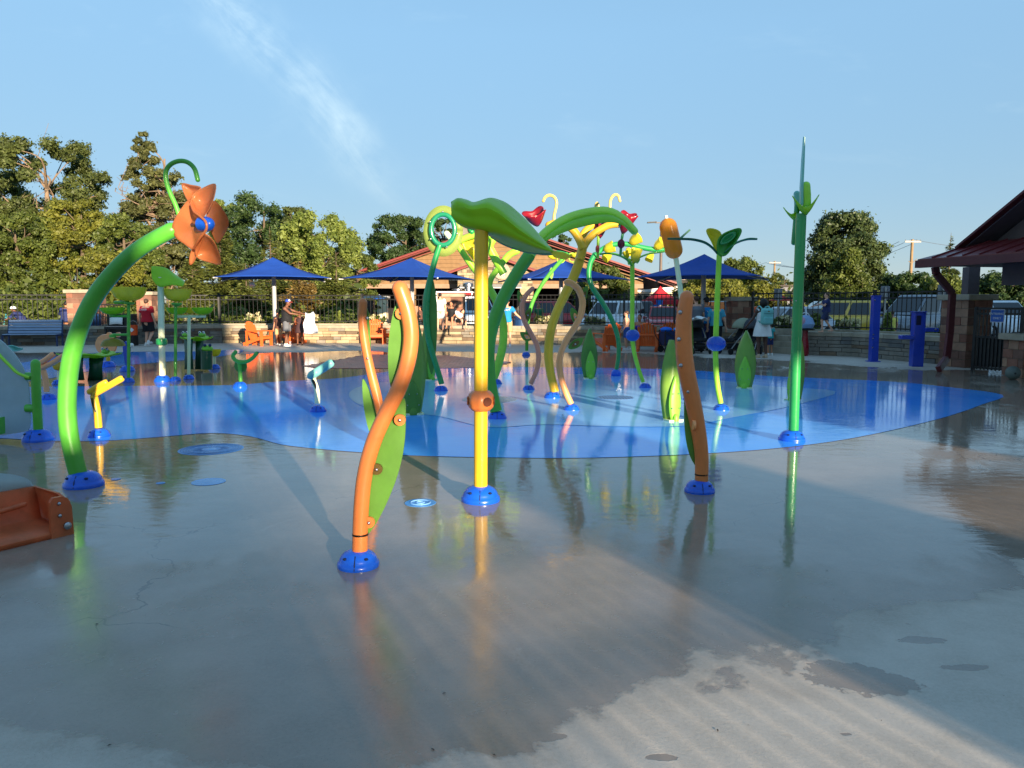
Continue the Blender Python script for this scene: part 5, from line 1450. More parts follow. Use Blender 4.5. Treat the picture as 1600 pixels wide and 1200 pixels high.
# ---- main concession building beyond
Y0 = 57.0
BX0, BX1 = (545 - 800) / F * Y0, (1003 - 800) / F * Y0
def bz(py, Y=Y0): return P(800, py, Y).z
zpk, zev = bz(352), bz(433)
pkx = (782 - 800) / F * Y0
t = T('concession_building', 'long tan sided building with a red edged gable and a stone entrance', 'building', (pkx, Y0, 0))
OV = 0.6
def roof_plane(xa, za, xb, zb, y0, y1, th, name, mat):
    return t.p(name, MB().plate([(xa, y0, za), (xb, y0, zb), (xb, y1, zb), (xa, y1, za)], (0, 0, th)), mat, smooth=False)
roof_plane(BX0 - OV, zev - 0.22, pkx, zpk, Y0 - 0.9, Y0 + 22, 0.26, 'roof', METALROOF)
roof_plane(pkx, zpk, BX1 + 2.4, zev - 0.55, Y0 - 0.9, Y0 + 22, 0.26, 'roof', METALROOF)
for (xa, za, xb, zb) in ((BX0 - OV, zev - 0.22, pkx, zpk), (pkx, zpk, BX1 + 2.4, zev - 0.55)):
    t.p('fascia', MB().bar((xa, Y0 - 0.94, za + 0.0), (xb, Y0 - 0.94, zb + 0.0), 0.06, 0.42, (0, 1, 0)), REDTRIM, smooth=False)
    t.p('fascia', MB().bar((xa, Y0 - 0.82, za - 0.30), (xb, Y0 - 0.82, zb - 0.30), 0.05, 0.22, (0, 1, 0)), REDTRIM, smooth=False)
# gable boards
nb_ = 14
for k in range(nb_):
    z0_, z1_ = zev - 0.5 + (zpk - zev + 0.4) * k / nb_, zev - 0.5 + (zpk - zev + 0.4) * (k + 1) / nb_
    f_ = lambda z: max(0.0, min(1.0, (zpk - z - 0.2) / (zpk - zev)))
    xl0, xr0 = pkx - (pkx - BX0) * f_(z0_), pkx + (BX1 - pkx) * f_(z0_)
    xl1, xr1 = pkx - (pkx - BX0) * f_(z1_), pkx + (BX1 - pkx) * f_(z1_)
    t.p('board', MB().add([(xl0, Y0 - 0.03, z0_), (xr0, Y0 - 0.03, z0_), (xr1, Y0, z1_ - 0.012), (xl1, Y0, z1_ - 0.012), (xl0, Y0 + 0.1, z0_), (xr0, Y0 + 0.1, z0_), (xr1, Y0 + 0.1, z1_ - 0.012), (xl1, Y0 + 0.1, z1_ - 0.012)],
        [(0, 1, 2, 3), (7, 6, 5, 4), (0, 4, 5, 1), (3, 2, 6, 7), (1, 5, 6, 2), (0, 3, 7, 4)]), SIDING, smooth=False)
t.p('beam', MB().box(((BX0 + BX1) / 2, Y0 + 0.0, zev - 0.66), (BX1 - BX0, 0.3, 0.32)), M('beam tan', (150, 122, 98), 0.7), smooth=False)
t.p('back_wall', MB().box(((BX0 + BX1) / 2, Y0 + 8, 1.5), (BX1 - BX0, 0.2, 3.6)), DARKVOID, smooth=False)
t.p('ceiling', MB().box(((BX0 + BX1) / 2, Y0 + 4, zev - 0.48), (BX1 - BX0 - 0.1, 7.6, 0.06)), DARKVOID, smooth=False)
for px in (556, 646, 738, 829, 905, 990):
    x_ = (px - 800) / F * Y0
    t.p('column', MB().box((x_, Y0 + 0.05, (zev - 0.82) / 2), (0.42, 0.42, zev - 0.82)), SIDING, smooth=False)
    t.p('column_base', MB().box((x_, Y0 + 0.05, 0.7), (0.8, 0.8, 1.4)), BRICKS[2], smooth=False)
# stone entrance with its own low gable
ex0, ex1, exm = (716 - 800) / F * (Y0 - 1.4), (832 - 800) / F * (Y0 - 1.4), (774 - 800) / F * (Y0 - 1.4)
YE = Y0 - 1.4
zt_ = bz(404, YE); zs_ = bz(424, YE); zb_ = bz(447, YE)
t.p('stone_gable', MB().plate([(ex0, YE, zb_), (ex1, YE, zb_), (ex1, YE, zs_), (exm, YE, zt_), (ex0, YE, zs_)], (0, 0.3, 0)), MORTAR, smooth=False)
random.seed(5)
z = zb_
cnt = 0
while z < zt_ - 0.1:
    hh = random.uniform(0.13, 0.22)
    f_ = 1.0 if z + hh < zs_ else max(0, (zt_ - z - hh) / (zt_ - zs_))
    xa, xb = exm + (ex0 - exm) * f_, exm + (ex1 - exm) * f_
    x_ = xa
    while x_ < xb - 0.1:
        w_ = min(random.uniform(0.3, 0.8), xb - x_)
        k = random.randrange(4) if random.random() < 0.6 else random.randrange(2)
        blockpart('stone', t.o, STONES[k], 'stone%d' % k, Vector((x_ + w_ / 2, YE - 0.15 - random.uniform(0, 0.03), z + hh / 2)) - t.off, (w_ - 0.02, 0.12, hh - 0.02)); cnt += 1
        x_ += w_
    z += hh
for (xa, za, xb, zb) in ((ex0 - 0.7, zs_ - 0.2, exm, zt_ + 0.1), (exm, zt_ + 0.1, ex1 + 0.7, zs_ - 0.2)):
    t.p('entrance_fascia', MB().bar((xa, YE - 0.5, za), (xb, YE - 0.5, zb), 0.08, 0.34, (0, 1, 0)), REDTRIM, smooth=False)
    t.p('entrance_roof', MB().plate([(xa, YE - 0.45, za + 0.1), (xb, YE - 0.45, zb + 0.1), (xb, YE + 2.5, zb + 0.1), (xa, YE + 2.5, za + 0.1)], (0, 0, 0.12)), METALROOF, smooth=False)
for x_ in (ex0 + 0.45, ex1 - 0.45):
    t.p('stone_pier', MB().box((x_, YE + 0.0, zb_ / 2), (0.9, 0.5, zb_)), STONES[1], smooth=False)
t.p('awning', MB().plate([(ex0 + 0.2, YE - 1.1, zb_ - 0.14), (ex1 - 0.8, YE - 1.1, zb_ - 0.14), (ex1 - 0.8, YE - 0.2, zb_ + 0.1), (ex0 + 0.2, YE - 0.2, zb_ + 0.1)], (0, 0, 0.08)), GREYPOLE, smooth=False)
# round sign
sgc = Vector(((784 - 800) / F * (YE - 0.4), YE - 0.30, bz(424, YE)))
rm = Matrix.Rotation(math.pi / 2, 3, 'X')
SR = rad(24, YE)
o = t.p('round_sign', MB().lathe([(SR, -0.05), (SR, 0.03), (SR * 0.94, 0.05), (0, 0.05)], sgc, 36, rm), M('sign brown', (104, 66, 46), 0.5))
t.p('sign_ring', MB().lathe([(SR * 1.06, -0.05), (SR * 1.06, 0.045), (SR * 0.99, 0.055)], sgc, 36, rm), LIMESTONE, o)
t.p('sign_centre', MB().lathe([(SR * 0.56, 0.05), (SR * 0.56, 0.065), (0, 0.065)], sgc, 32, rm), M('sign cream', (226, 216, 196), 0.5), o)
t.p('motif', MB().plate([sgc + Vector((x_ * SR, -0.072, z_ * SR)) for x_, z_ in ((-0.2, -0.12), (0.05, -0.15), (0.22, 0.0), (0.12, 0.2), (-0.02, 0.08), (-0.18, 0.1))], (0, 0.01, 0)), M('sign brown', (104, 66, 46)), o, smooth=False)

def text(t, s_, size, loc, rot, mat, parent=None, arc=None, name='lettering', ext=0.006):
    """raised lettering as a mesh; arc=(centre, radius, start, sweep) bends it"""
    cu = bpy.data.curves.new('lettering', 'FONT'); cu.body = s_; cu.size = size; cu.extrude = ext; cu.align_x = 'CENTER'; cu.align_y = 'CENTER'; cu.resolution_u = 2
    ob = bpy.data.objects.new('tmp', cu); COL.objects.link(ob)
    dg = bpy.context.evaluated_depsgraph_get()
    me = bpy.data.meshes.new_from_object(ob.evaluated_get(dg))
    bpy.data.objects.remove(ob)
    e = obj(name, me, mat, parent or t.o)
    e.location = Vector(loc) - (t.off or Vector()); e.rotation_euler = rot
    return e
SGN = [('B', 0), ('U', 1), ('R', 2), ('G', 3), ('E', 4), ('S', 5), ('S', 6)]
word = 'BURGESS'
for i, ch_ in enumerate(word):
    a = math.radians(90 + 54 - 18 * i)
    text(t, ch_, SR * 0.34, sgc + Vector((math.cos(a) * SR * 0.76, -0.062, math.sin(a) * SR * 0.76)), (math.pi / 2, -(a - math.pi / 2), 0), M('sign cream', (226, 216, 196)), o)
for i, ch_ in enumerate('PARK'):
    a = math.radians(270 - 27 + 18 * i)
    text(t, ch_, SR * 0.30, sgc + Vector((math.cos(a) * SR * 0.76, -0.062, math.sin(a) * SR * 0.76)), (math.pi / 2, -(a + math.pi / 2), 0), M('sign cream', (226, 216, 196)), o)
# chimney
ccx = (725 - 800) / F * (Y0 + 6)
o = t.p('chimney', MB().box((ccx, Y0 + 6, bz(372, Y0 + 6)), (1.5, 1.2, 2.4)), STONES[2], smooth=False)
t.p('chimney_cap', MB().box((ccx, Y0 + 6, bz(355, Y0 + 6) + 0.2), (1.8, 1.5, 0.18)), REDTRIM, o, smooth=False)

# ---- low brick shed behind the conifers
t = T('brick_shed', 'low brown shed roof showing behind the conifers', 'shed', ((345 - 800) / F * 44, 44.0, 0))
xa, xb = (284 - 800) / F * 44, (412 - 800) / F * 44
t.p('wall', MB().box(((xa + xb) / 2, 45.6, 1.2), (xb - xa - 0.6, 2.4, 2.4)), BRICKS[1], smooth=False)
t.p('roof', MB().plate([(xa, 44, 2.42), (xb, 44, 2.42), (xb, 47, 2.8), (xa, 47, 2.8)], (0, 0, 0.14)), METALROOF, smooth=False)
t.p('fascia', MB().box(((xa + xb) / 2, 43.95, 2.36), (xb - xa, 0.06, 0.2)), M('brown trim', (104, 78, 62), 0.6), smooth=False)

# ---- tan and grey buildings farther off
Yb = 74.0
t = T('tan_building', 'tan strip building beyond the red canopy tent', 'building', ((1030 - 800) / F * Yb, Yb, 0))
xa, xb = (985 - 800) / F * Yb, (1090 - 800) / F * Yb
t.p('wall', MB().box(((xa + xb) / 2, Yb + 3, bz(436, Yb) / 2), (xb - xa, 6, bz(436, Yb))), M('tan stucco', (196, 176, 150), 0.8), smooth=False)
t.p('roof', MB().plate([(xa - .5, Yb - .6, bz(441, Yb)), (xb + .5, Yb - .6, bz(441, Yb)), (xb + .5, Yb + 3, bz(428, Yb)), (xa - .5, Yb + 3, bz(428, Yb))], (0, 0, 0.2)), M('dark shingle', (70, 62, 58), 0.8), smooth=False)
for k in range(9):
    t.p('window', MB().box((xa + 0.8 + k * (xb - xa - 1.6) / 8, Yb - 0.02, 1.7), (0.45, 0.06, 1.3)), GLASS, smooth=False)
t.p('band', MB().box(((xa + xb) / 2, Yb - 0.03, bz(452, Yb)), (xb - xa, 0.05, 0.5)), WHITE, smooth=False)
Yb = 95.0
t = T('grey_building', 'low grey building between the trees, beyond the dark red parasol', 'building', ((1225 - 800) / F * Yb, Yb, 0))
xa, xb = (1205 - 800) / F * Yb, (1262 - 800) / F * Yb
t.p('wall', MB().box(((xa + xb) / 2, Yb + 3, bz(448, Yb) / 2), (xb - xa, 6, bz(448, Yb))), M('grey cladding', (112, 112, 118), 0.7), smooth=False)
for k in range(7): t.p('window', MB().box((xa + 0.4 + k * (xb - xa - 0.8) / 6, Yb - 0.03, 2.2), (0.3, 0.06, 1.8)), GLASS, smooth=False)
t.p('roof', MB().box(((xa + xb) / 2, Yb + 3, bz(448, Yb) + 0.1), (xb - xa + 0.6, 6.6, 0.2)), M('dark shingle', (70, 62, 58)), smooth=False)

# ---- entrance building beside the gate
C0, C1 = Vector((9.4, 18.0, 0)), Vector((10.1, 15.2, 0))
ud = (C1 - C0).normalized()                  # along the front, towards the viewpoint
ind = Vector((-ud.y, ud.x, 0)); 
if ind.x < 0: ind = -ind                       # inwards
def EB(s_, d_, z): return C0 + ud * s_ + ind * d_ + Vector((0, 0, z))
ze = 2.50; LEN = 10.4
t = T('entrance_building', 'entrance pavilion with a dark red metal roof and gable, in shade', 'building', tuple(C0))
DKT = M('dark red trim', (88, 32, 36), 0.5); SOFF = M('dark soffit', (88, 78, 80), 0.8); GABL = M('dark gable siding', (100, 86, 82), 0.8)
t.p('gutter', MB().box(EB(LEN / 2, 0.0, ze), (LEN, 0.14, 0.17), (0, 0, math.atan2(ud.y, ud.x))), DKT, smooth=False)
pz = ze + 0.46
GS = 1.25                                     # where the gable starts along the front
pd = 1.15
t.p('skirt_roof', MB().plate([EB(0, 0.0, ze + 0.09), EB(LEN, 0.0, ze + 0.09), EB(LEN, pd, pz), EB(GS * 0.6, pd, pz)], (0, 0, 0.05)), METALROOF, smooth=False)
for k in range(1, 24):
    s_ = k * 0.43
    if s_ > LEN: break
    t.p('seam', MB().bar(EB(s_, 0.0, ze + 0.13), EB(s_ + 0.0, pd, pz + 0.035), 0.03, 0.04), METALROOF, smooth=False)
t.p('end_roof', MB().plate([EB(0, 0, ze + 0.09), EB(GS * 0.6, pd, pz), EB(0.3, 9, pz), EB(-0.3, 9, ze + 0.09)], (0, 0, 0.05)), METALROOF, smooth=False)
MID = LEN / 2 + 0.4
zr = pz + (MID - 0.55) * 0.60
t.p('gable_wall', MB().plate([EB(0.75, pd + 0.3, pz), EB(2 * MID - 0.55, pd + 0.3, pz), EB(MID, pd + 0.3, zr)], ind * 0.2), GABL, smooth=False)
t.p('roof_plane', MB().plate([EB(0.40, pd - 0.35, pz - 0.02), EB(MID, pd - 0.35, zr + 0.14), EB(MID, 12, zr + 0.14), EB(0.40, 12, pz - 0.02)], (0, 0, 0.10)), METALROOF, smooth=False)
t.p('roof_plane', MB().plate([EB(2 * MID - 0.4, pd - 0.35, pz - 0.02), EB(MID, pd - 0.35, zr + 0.14), EB(MID, 12, zr + 0.14), EB(2 * MID - 0.4, 12, pz - 0.02)], (0, 0, 0.10)), METALROOF, smooth=False)
t.p('rake_board', MB().bar(EB(0.38, pd - 0.38, pz - 0.10), EB(MID, pd - 0.38, zr + 0.06), 0.05, 0.24, ind), DKT, smooth=False)
t.p('rake_board', MB().bar(EB(2 * MID - 0.4, pd - 0.38, pz - 0.10), EB(MID, pd - 0.38, zr + 0.06), 0.05, 0.24, ind), DKT, smooth=False)
t.p('rake_soffit', MB().plate([EB(0.5, pd - 0.33, pz - 0.09), EB(MID, pd - 0.33, zr + 0.05), EB(MID, pd + 0.3, zr + 0.05), EB(0.5, pd + 0.3, pz - 0.09)], (0, 0, 0.03)), SOFF, smooth=False)
t.p('soffit', MB().plate([EB(0.02, 0.06, ze - 0.03), EB(LEN, 0.06, ze - 0.03), EB(LEN, 9, ze - 0.03), EB(0.02, 9, ze - 0.03)], (0, 0, 0.03)), SOFF, smooth=False)
t.p('beam', MB().box(EB(LEN / 2 + 0.95, 1.05, ze - 0.28), (LEN - 1.0, 0.3, 0.46), (0, 0, math.atan2(ud.y, ud.x))), SOFF, smooth=False)
pc = G(1514, 574)
zc = P(1500, 460, pc.y).z
t.p('post', MB().box((pc.x - 0.03, pc.y + 0.1, (zc + ze) / 2), (0.28, 0.28, ze - zc)), SOFF, smooth=False)
# downspout
dsp = [P(1461, 417, 18.2), P(1463, 428, 18.2), P(1488, 458, 18.5), P(1484, 520, 18.5), P(1479, 560, 18.4)]
dsp.append(Vector((P(1467, 572, 17.9).x, 17.9, 0.06)))
for a, b in zip(dsp[:-1], dsp[1:]):
    t.p('downspout', MB().bar(a, b, 0.15, 0.11, (0, 1, 0)), DKT, smooth=False, bevel=0.01)
brick_pillar(Vector((pc.x, pc.y + 0.25, 0)), 0.80, zc - 0.14, 'brick pillar of the entrance pavilion, beside the red downspout', course=0.19, seed=9, rz=R(18))
pc2 = G(1606, 590)
brick_pillar(Vector((pc2.x + 0.12, pc2.y + 0.2, 0)), 0.70, P(1600, 532, pc2.y).z - 0.0, 'low brick pillar cut by the picture edge, beyond the grey ball', course=0.19, seed=10)
# the gate
ga, gb = G(1520, 580), G(1592, 586)
dv = gb - ga; ln = dv.length; ang = math.atan2(dv.y, dv.x)
t = T('entrance_gate', 'black iron gate hung with a blue notice in the entrance pavilion', 'gate', (ga.x, ga.y, 0), rz=ang, local=True)
ght = P(1550, 482, ga.y).z
for z in (0.10, 0.82, ght - 0.12, ght): t.p('rail', MB().box((ln / 2, 0, z), (ln, 0.045, 0.05)), BLACKF, smooth=False)
for k in range(13): t.p('picket', MB().box((ln * k / 12, 0, ght / 2 + 0.03), (0.024, 0.024, ght - 0.04)), BLACKF, smooth=False)
for k in (0, 1): t.p('stile', MB().box((ln * k, 0, ght / 2 + 0.02), (0.07, 0.07, ght + 0.04)), BLACKF, smooth=False)
t.p('kick_panel', MB().box((ln / 2, 0.02, 0.46), (ln - 0.1, 0.012, 0.66)), BLACKF, smooth=False)
gx = (1555.5 - 1520) / 72 * ln
zsg = P(1555, 493, ga.y).z
t2 = T('gate_notice', 'blue ENTRANCE ONLY notice on the black gate', 'sign', (ga.x, ga.y, 0), rz=ang, local=True)
SW, SH = rad(21, ga.y) * 2, rad(19.5, ga.y) * 2
t2.p('border', MB().box((gx, -0.040, zsg), (SW, 0.010, SH)), WHITE, smooth=False)
t2.p('plate', MB().box((gx, -0.047, zsg), (SW * 0.93, 0.008, SH * 0.92)), M('sign blue', (28, 92, 178), 0.4), smooth=False)
for s_, zz, sz in (('ENTRANCE', 0.045, 0.072), ('ONLY', -0.055, 0.072)):
    text(t2, s_, sz, (gx, -0.054, zsg + zz), (math.pi / 2, 0, 0), WHITE, ext=0.002)

# ---- grey ball and the white post with a yellow band
g_ = G(1582, 593)
t = T('play_ball', 'dusty grey play ball lying by the gate', 'ball', (g_.x, g_.y, 0.14), local=True)
t.p('ball', MB().ball((0, 0, 0), 0.145, 28, 18), M('grey rubber ball', (96, 104, 98), 0.7, bump=0.2))
t.p('valve', MB().lathe([(0.02, 0), (0.02, 0.004)], Vector((-0.04, -0.138, 0.0)), 12, Vector((-0.28, -0.96, 0)).to_track_quat('Z', 'Y').to_matrix()), BLACK)
g_ = G(1598, 585)
t = T('caution_stand', 'white and yellow floor stand cut by the picture edge', 'floor stand', (g_.x, g_.y, 0), local=True)
t.p('leg', MB().box((0.0, 0, 0.42), (0.06, 0.06, 0.78), (0, R(4), 0)), WHITE, smooth=False)
t.p('band', MB().box((0.0, -0.005, 0.28), (0.066, 0.066, 0.3), (0, R(4), 0)), YELLOW, smooth=False)
t.p('foot', MB().box((0.0, 0, 0.06), (0.34, 0.3, 0.05)), WHITE, smooth=False)

# ---- blue post and drinking fountain
g_ = G(1364, 565)
t = T('blue_post', 'tall square deep blue post in front of the stone wall', 'post', (g_.x, g_.y, 0), local=True)
w_ = rad(11, g_.y) * 2; hp = P(1364, 463, g_.y).z
t.p('shaft', MB().box((0, 0, hp / 2), (w_, w_, hp)), DEEPBLUE, smooth=False, bevel=0.01)
t.p('cap', MB().box((0, 0, hp + 0.012), (w_ + 0.02, w_ + 0.02, 0.024)), DEEPBLUE, smooth=False)
for z in (hp - 0.1, hp * 0.42, hp * 0.36, 0.4): t.p('button', MB().lathe([(0.018, 0), (0.018, 0.02)], (-w_ / 2 + 0.02, -w_ / 2, z), 10, rm), STEEL)
t.p('base_plate', MB().box((0, 0, 0.012), (w_ + 0.1, w_ + 0.1, 0.024)), DEEPBLUE, smooth=False)
g_ = G(1431, 572.5)
t = T('drinking_fountain', 'deep blue two level drinking fountain with a bottle alcove', 'drinking fountain', (g_.x, g_.y, 0), rz=R(-8), local=True)
w_ = rad(16.5, g_.y) * 2; hp = P(1431, 488, g_.y).z
t.p('pedestal', MB().box((0, 0, hp / 2), (w_, w_ * 0.95, hp)), DEEPBLUE, smooth=False, bevel=0.012)
t.p('top', MB().box((0, 0, hp + 0.012), (w_ + 0.03, w_ + 0.03, 0.024)), DEEPBLUE, smooth=False)
t.p('alcove', MB().box((-w_ * 0.14, -w_ * 0.475, hp - 0.2), (w_ * 0.42, 0.01, 0.24)), M('alcove dark blue', (10, 16, 60), 0.6), smooth=False)
za = P(1440, 515, g_.y).z
o = t.p('high_arm', MB().box((w_ * 0.5 + 0.13, -0.08, za), (0.32, 0.28, 0.10)), DEEPBLUE, smooth=False, bevel=0.015)
t.p('bowl', MB().lathe([(0.10, 0.0), (0.105, 0.012), (0.09, 0.012), (0.0, 0.004)], (w_ * 0.5 + 0.15, -0.08, za + 0.052), 18), STEEL, o)
za = P(1410, 527, g_.y).z
o = t.p('low_arm', MB().box((-w_ * 0.5 - 0.14, -0.02, za), (0.30, 0.28, 0.10)), DEEPBLUE, smooth=False, bevel=0.015)
t.p('bowl', MB().lathe([(0.10, 0.0), (0.105, 0.012), (0.09, 0.012), (0.0, 0.004)], (-w_ * 0.5 - 0.15, -0.02, za + 0.052), 18), STEEL, o)
t.p('push_button', MB().lathe([(0.025, 0), (0.02, 0.02)], (w_ * 0.5 + 0.20, -0.22, za + 0.21), 12, rm), STEEL)

# ---- red mushroom-like spray seat
g_ = G(1257, 556)
t = T('mushroom_seat', 'red waisted post holding a bag, partly behind the tall dark green pole', 'stool', (g_.x, g_.y, 0), local=True)
t.p('stem', MB().lathe([(0.10, 0), (0.12, 0.1), (0.11, 0.35), (0.075, 0.6), (0.08, 0.78), (0.0, 0.8)], (0, 0, 0), 18), RED)
t.p('top', MB().lathe([(0.0, 0.78), (0.26, 0.79), (0.27, 0.83), (0.0, 0.85)], (0, 0, 0), 22), BLACK)
t = T('beach_bag', 'pale blue and pink beach bag resting on the red post', 'bag', (g_.x - 0.03, g_.y, 0.85), local=True)
t.p('bag', MB().lathe([(0.0, 0), (0.22, 0.0), (0.27, 0.12), (0.20, 0.30), (0.10, 0.38), (0.0, 0.40)], (0, 0, 0), 18, ridge=lambda a: 1 + 0.12 * math.cos(2 * a + 0.4) + 0.04 * math.cos(7 * a)), M('bag pale blue', (128, 158, 196), 0.6))
t.p('flap', MB().ball((-0.14, -0.12, 0.2), (0.14, 0.10, 0.14), 14, 8), M('bag pink', (186, 140, 160), 0.6))
t.p('handle', MB().tube([Vector((0.14 * math.cos(a), 0, 0.33 + 0.14 * math.sin(a))) for a in np.linspace(0, math.pi, 11)], 0.012, 6), WHITE)

# ---- signs seen from behind, lamp and utility poles
def sign_back(label, px, ytop, yb_, wpx, Y, zb_=0.0):
    X = (px - 800) / F * Y
    t = T('parking_sign', label, 'sign', (X, Y, zb_), local=True)
    zt = P(px, ytop, Y).z - zb_; zl = P(px, yb_, Y).z - zb_; w_ = rad(wpx, Y) * 2
    t.p('plate', MB().box((0, -0.0, (zt + zl) / 2), (w_, 0.012, zt - zl)), M('sign back aluminium', (128, 130, 136), 0.4, metal=0.4), smooth=False, bevel=0.004)
    t.p('post', MB().tube([(0, -0.04, 0), (0, -0.04, zt - 0.03)], 0.032, 10), M('post galvanised', (168, 164, 158), 0.45, metal=0.3))
    for z in (zt - 0.12, zl + 0.12): t.p('clamp', MB().box((0, -0.03, z), (0.14, 0.03, 0.03)), STEEL, smooth=False)
sign_back('grey back of a parking sign above the blue post', 1379, 447, 468, 14, 29)
sign_back('grey back of a parking sign beside the entrance pavilion', 1468, 445, 467, 15, 27)
sign_back('grey back of a tall parking sign behind the woman in the white dress', 1213, 451, 469, 13, 29)
Y = 36.0
t = T('parking_sign', 'small white parking sign facing the pad, behind the bright orange stem', 'sign', ((926 - 800) / F * Y, Y, 0), local=True)
zt = P(926, 462, Y).z
t.p('plate', MB().box((0, 0, zt - 0.14), (0.19, 0.012, 0.28)), WHITE, smooth=False)
t.p('symbol', MB().box((0, -0.009, zt - 0.13), (0.10, 0.006, 0.10)), M('sign blue', (28, 92, 178)), smooth=False)
t.p('post', MB().tube([(0, 0.03, 0), (0, 0.03, zt)], 0.025, 8), STEEL)

Y = 60.0; X = (1030 - 800) / F * Y
t = T('street_lamp', 'brown lamp post with one flat lamp head, beside the cattail', 'street lamp', (X, Y, 0), local=True)
zt = P(1030, 347, Y).z
LP = M('lamp post brown', (96, 84, 76), 0.5)
t.p('post', MB().tube([(0, 0, 0), (0, 0, zt)], [0.13, 0.10], 12), LP)
t.p('arm', MB().bar((0, 0, zt - 0.05), (-0.5, 0, zt - 0.05), 0.08, 0.08), LP, smooth=False)
t.p('lamp_head', MB().plate([(-0.4, -0.15, zt), (-1.1, -0.15, zt - 0.04), (-1.1, 0.15, zt - 0.04), (-0.4, 0.15, zt)], (0, 0, 0.09)), BLACK, smooth=False)
for px, ytop, Y, lb in ((1417, 374, 85, 'timber utility pole with a crossarm, between the tall tree and the pavilion roof'), (1206, 408, 120, 'smaller timber utility pole with a crossarm, over the roof line beyond the fourth umbrella')):
    X = (px - 800) / F * Y; zt = P(px, ytop, Y).z
    t = T('utility_pole', lb, 'utility pole', (X, Y, 0), local=True)
    t.p('post', MB().tube([(0, 0, 0), (0, 0, zt)], [0.2, 0.14], 10), WOODPOLE)
    t.p('crossarm', MB().box((0, -0.12, zt - 0.25), (1.75, 0.12, 0.16)), M('pale timber', (188, 178, 162), 0.8), smooth=False)
    for x_ in (-0.8, -0.3, 0.45, 0.8): t.p('insulator', MB().lathe([(0.035, 0), (0.05, 0.05), (0.03, 0.12), (0.04, 0.16)], (x_, -0.12, zt - 0.17), 8), M('insulator', (120, 124, 130), 0.3))
    t.p('brace', MB().bar((0.02, -0.1, zt - 2.6), (0.55, -0.1, zt - 2.1), 0.05, 0.05), WOODPOLE, smooth=False)
    t.p('brace', MB().bar((-0.02, -0.1, zt - 2.6), (-0.35, -0.1, zt - 2.35), 0.05, 0.05), WOODPOLE, smooth=False)
def wire(label, a, b, sag):
    mb = MB(); mb.tube([a * (1 - s_) + b * s_ - Vector((0, 0, sag * 4 * s_ * (1 - s_))) for s_ in np.linspace(0, 1, 25)], 0.022, 5)
    tag(obj('power_line', mb.mesh('power_line'), M('wire', (96, 100, 108), 0.6)), label, 'cable')
pA, pB = P(1417, 376, 85), P(1206, 410, 120)
for dx, lb in ((-0.8, 'upper power line between the two utility poles'), (-0.3, 'middle power line between the two utility poles'), (0.45, 'lowest power line between the two utility poles')):
    wire(lb, pA + Vector((dx, 0, -0.1 - (dx + 0.8) * 0.25)), pB + Vector((dx, 0, -0.1)), 1.6)
wire('power line running from the nearer utility pole behind the pavilion roof', pA + Vector((0.8, 0, 0.1)), P(1700, 392, 80), 0.6)
wire('power line running from the smaller utility pole towards the fourth umbrella', pB + Vector((-0.8, 0, 0)), P(1050, 425, 150), 1.0)

# ---- canopies, parasol, truck
Y = 46.0
t = T('canopy_tent', 'red peaked canopy tent over a stall behind the parked cars', 'tent', ((1030 - 800) / F * Y, Y, 0))
cx, hw = (1030 - 800) / F * Y, rad(50, Y)
zt, ze_, zv = P(1030, 456, Y).z, P(1030, 470, Y).z, P(1030, 474, Y).z
co = [Vector((cx - hw, Y - hw, ze_)), Vector((cx + hw, Y - hw, ze_)), Vector((cx + hw, Y + hw, ze_)), Vector((cx - hw, Y + hw, ze_))]
top = Vector((cx, Y, zt + 0.35))
for k in range(4):
    a, b = co[k], co[(k + 1) % 4]
    t.p('canopy_panel', MB().grid([[top * (1 - s_) + (a * (1 - v) + b * v) * s_ - Vector((0, 0, 0.12 * math.sin(math.pi * s_))) for v in (0, .25, .5, .75, 1)] for s_ in np.linspace(0, 1, 7)]), REDCANVAS, solid=0.01)
    t.p('valance', MB().plate([a, b, b - Vector((0, 0, 0.22)), a - Vector((0, 0, 0.22))], (0.006, 0.006, 0)), REDCANVAS, smooth=False)
    t.p('leg', MB().bar(Vector((a.x, a.y, 0)), a, 0.05, 0.05), WHITE, smooth=False)
t.p('side_curtain', MB().plate([co[1] + Vector((0, 0.02, -0.2)), co[2] + Vector((0, 0, -0.2)), Vector((co[2].x, co[2].y, 0.3)), Vector((co[1].x, co[1].y, 0.3))], (0.02, 0, 0)), REDCANVAS, smooth=False)
t = T('balloon_stack', 'blue plastic tubs stacked under the red canopy tent', 'tubs', (cx - hw * 0.75, Y - hw * 1.05, 0), local=True)
TUB = M('tub blue', (40, 128, 220), 0.4)
t.o.name = 'tub_stand'
for (x_, z_) in ((0, 0.9), (0.42, 0.9), (0.84, 0.9), (0.25, 1.22), (0.5, 1.5)):
    t.p('tub', MB().lathe([(0.17, 0), (0.2, 0.28), (0.21, 0.3), (0.0, 0.3)], (x_, 0, z_), 14), TUB)
t.p('table', MB().box((0.42, 0.1, 0.84), (1.5, 0.7, 0.08)), WHITE, smooth=False)
for x_ in (-0.25, 1.1): t.p('table_leg', MB().box((x_, 0.1, 0.4), (0.05, 0.5, 0.8)), WHITE, smooth=False)
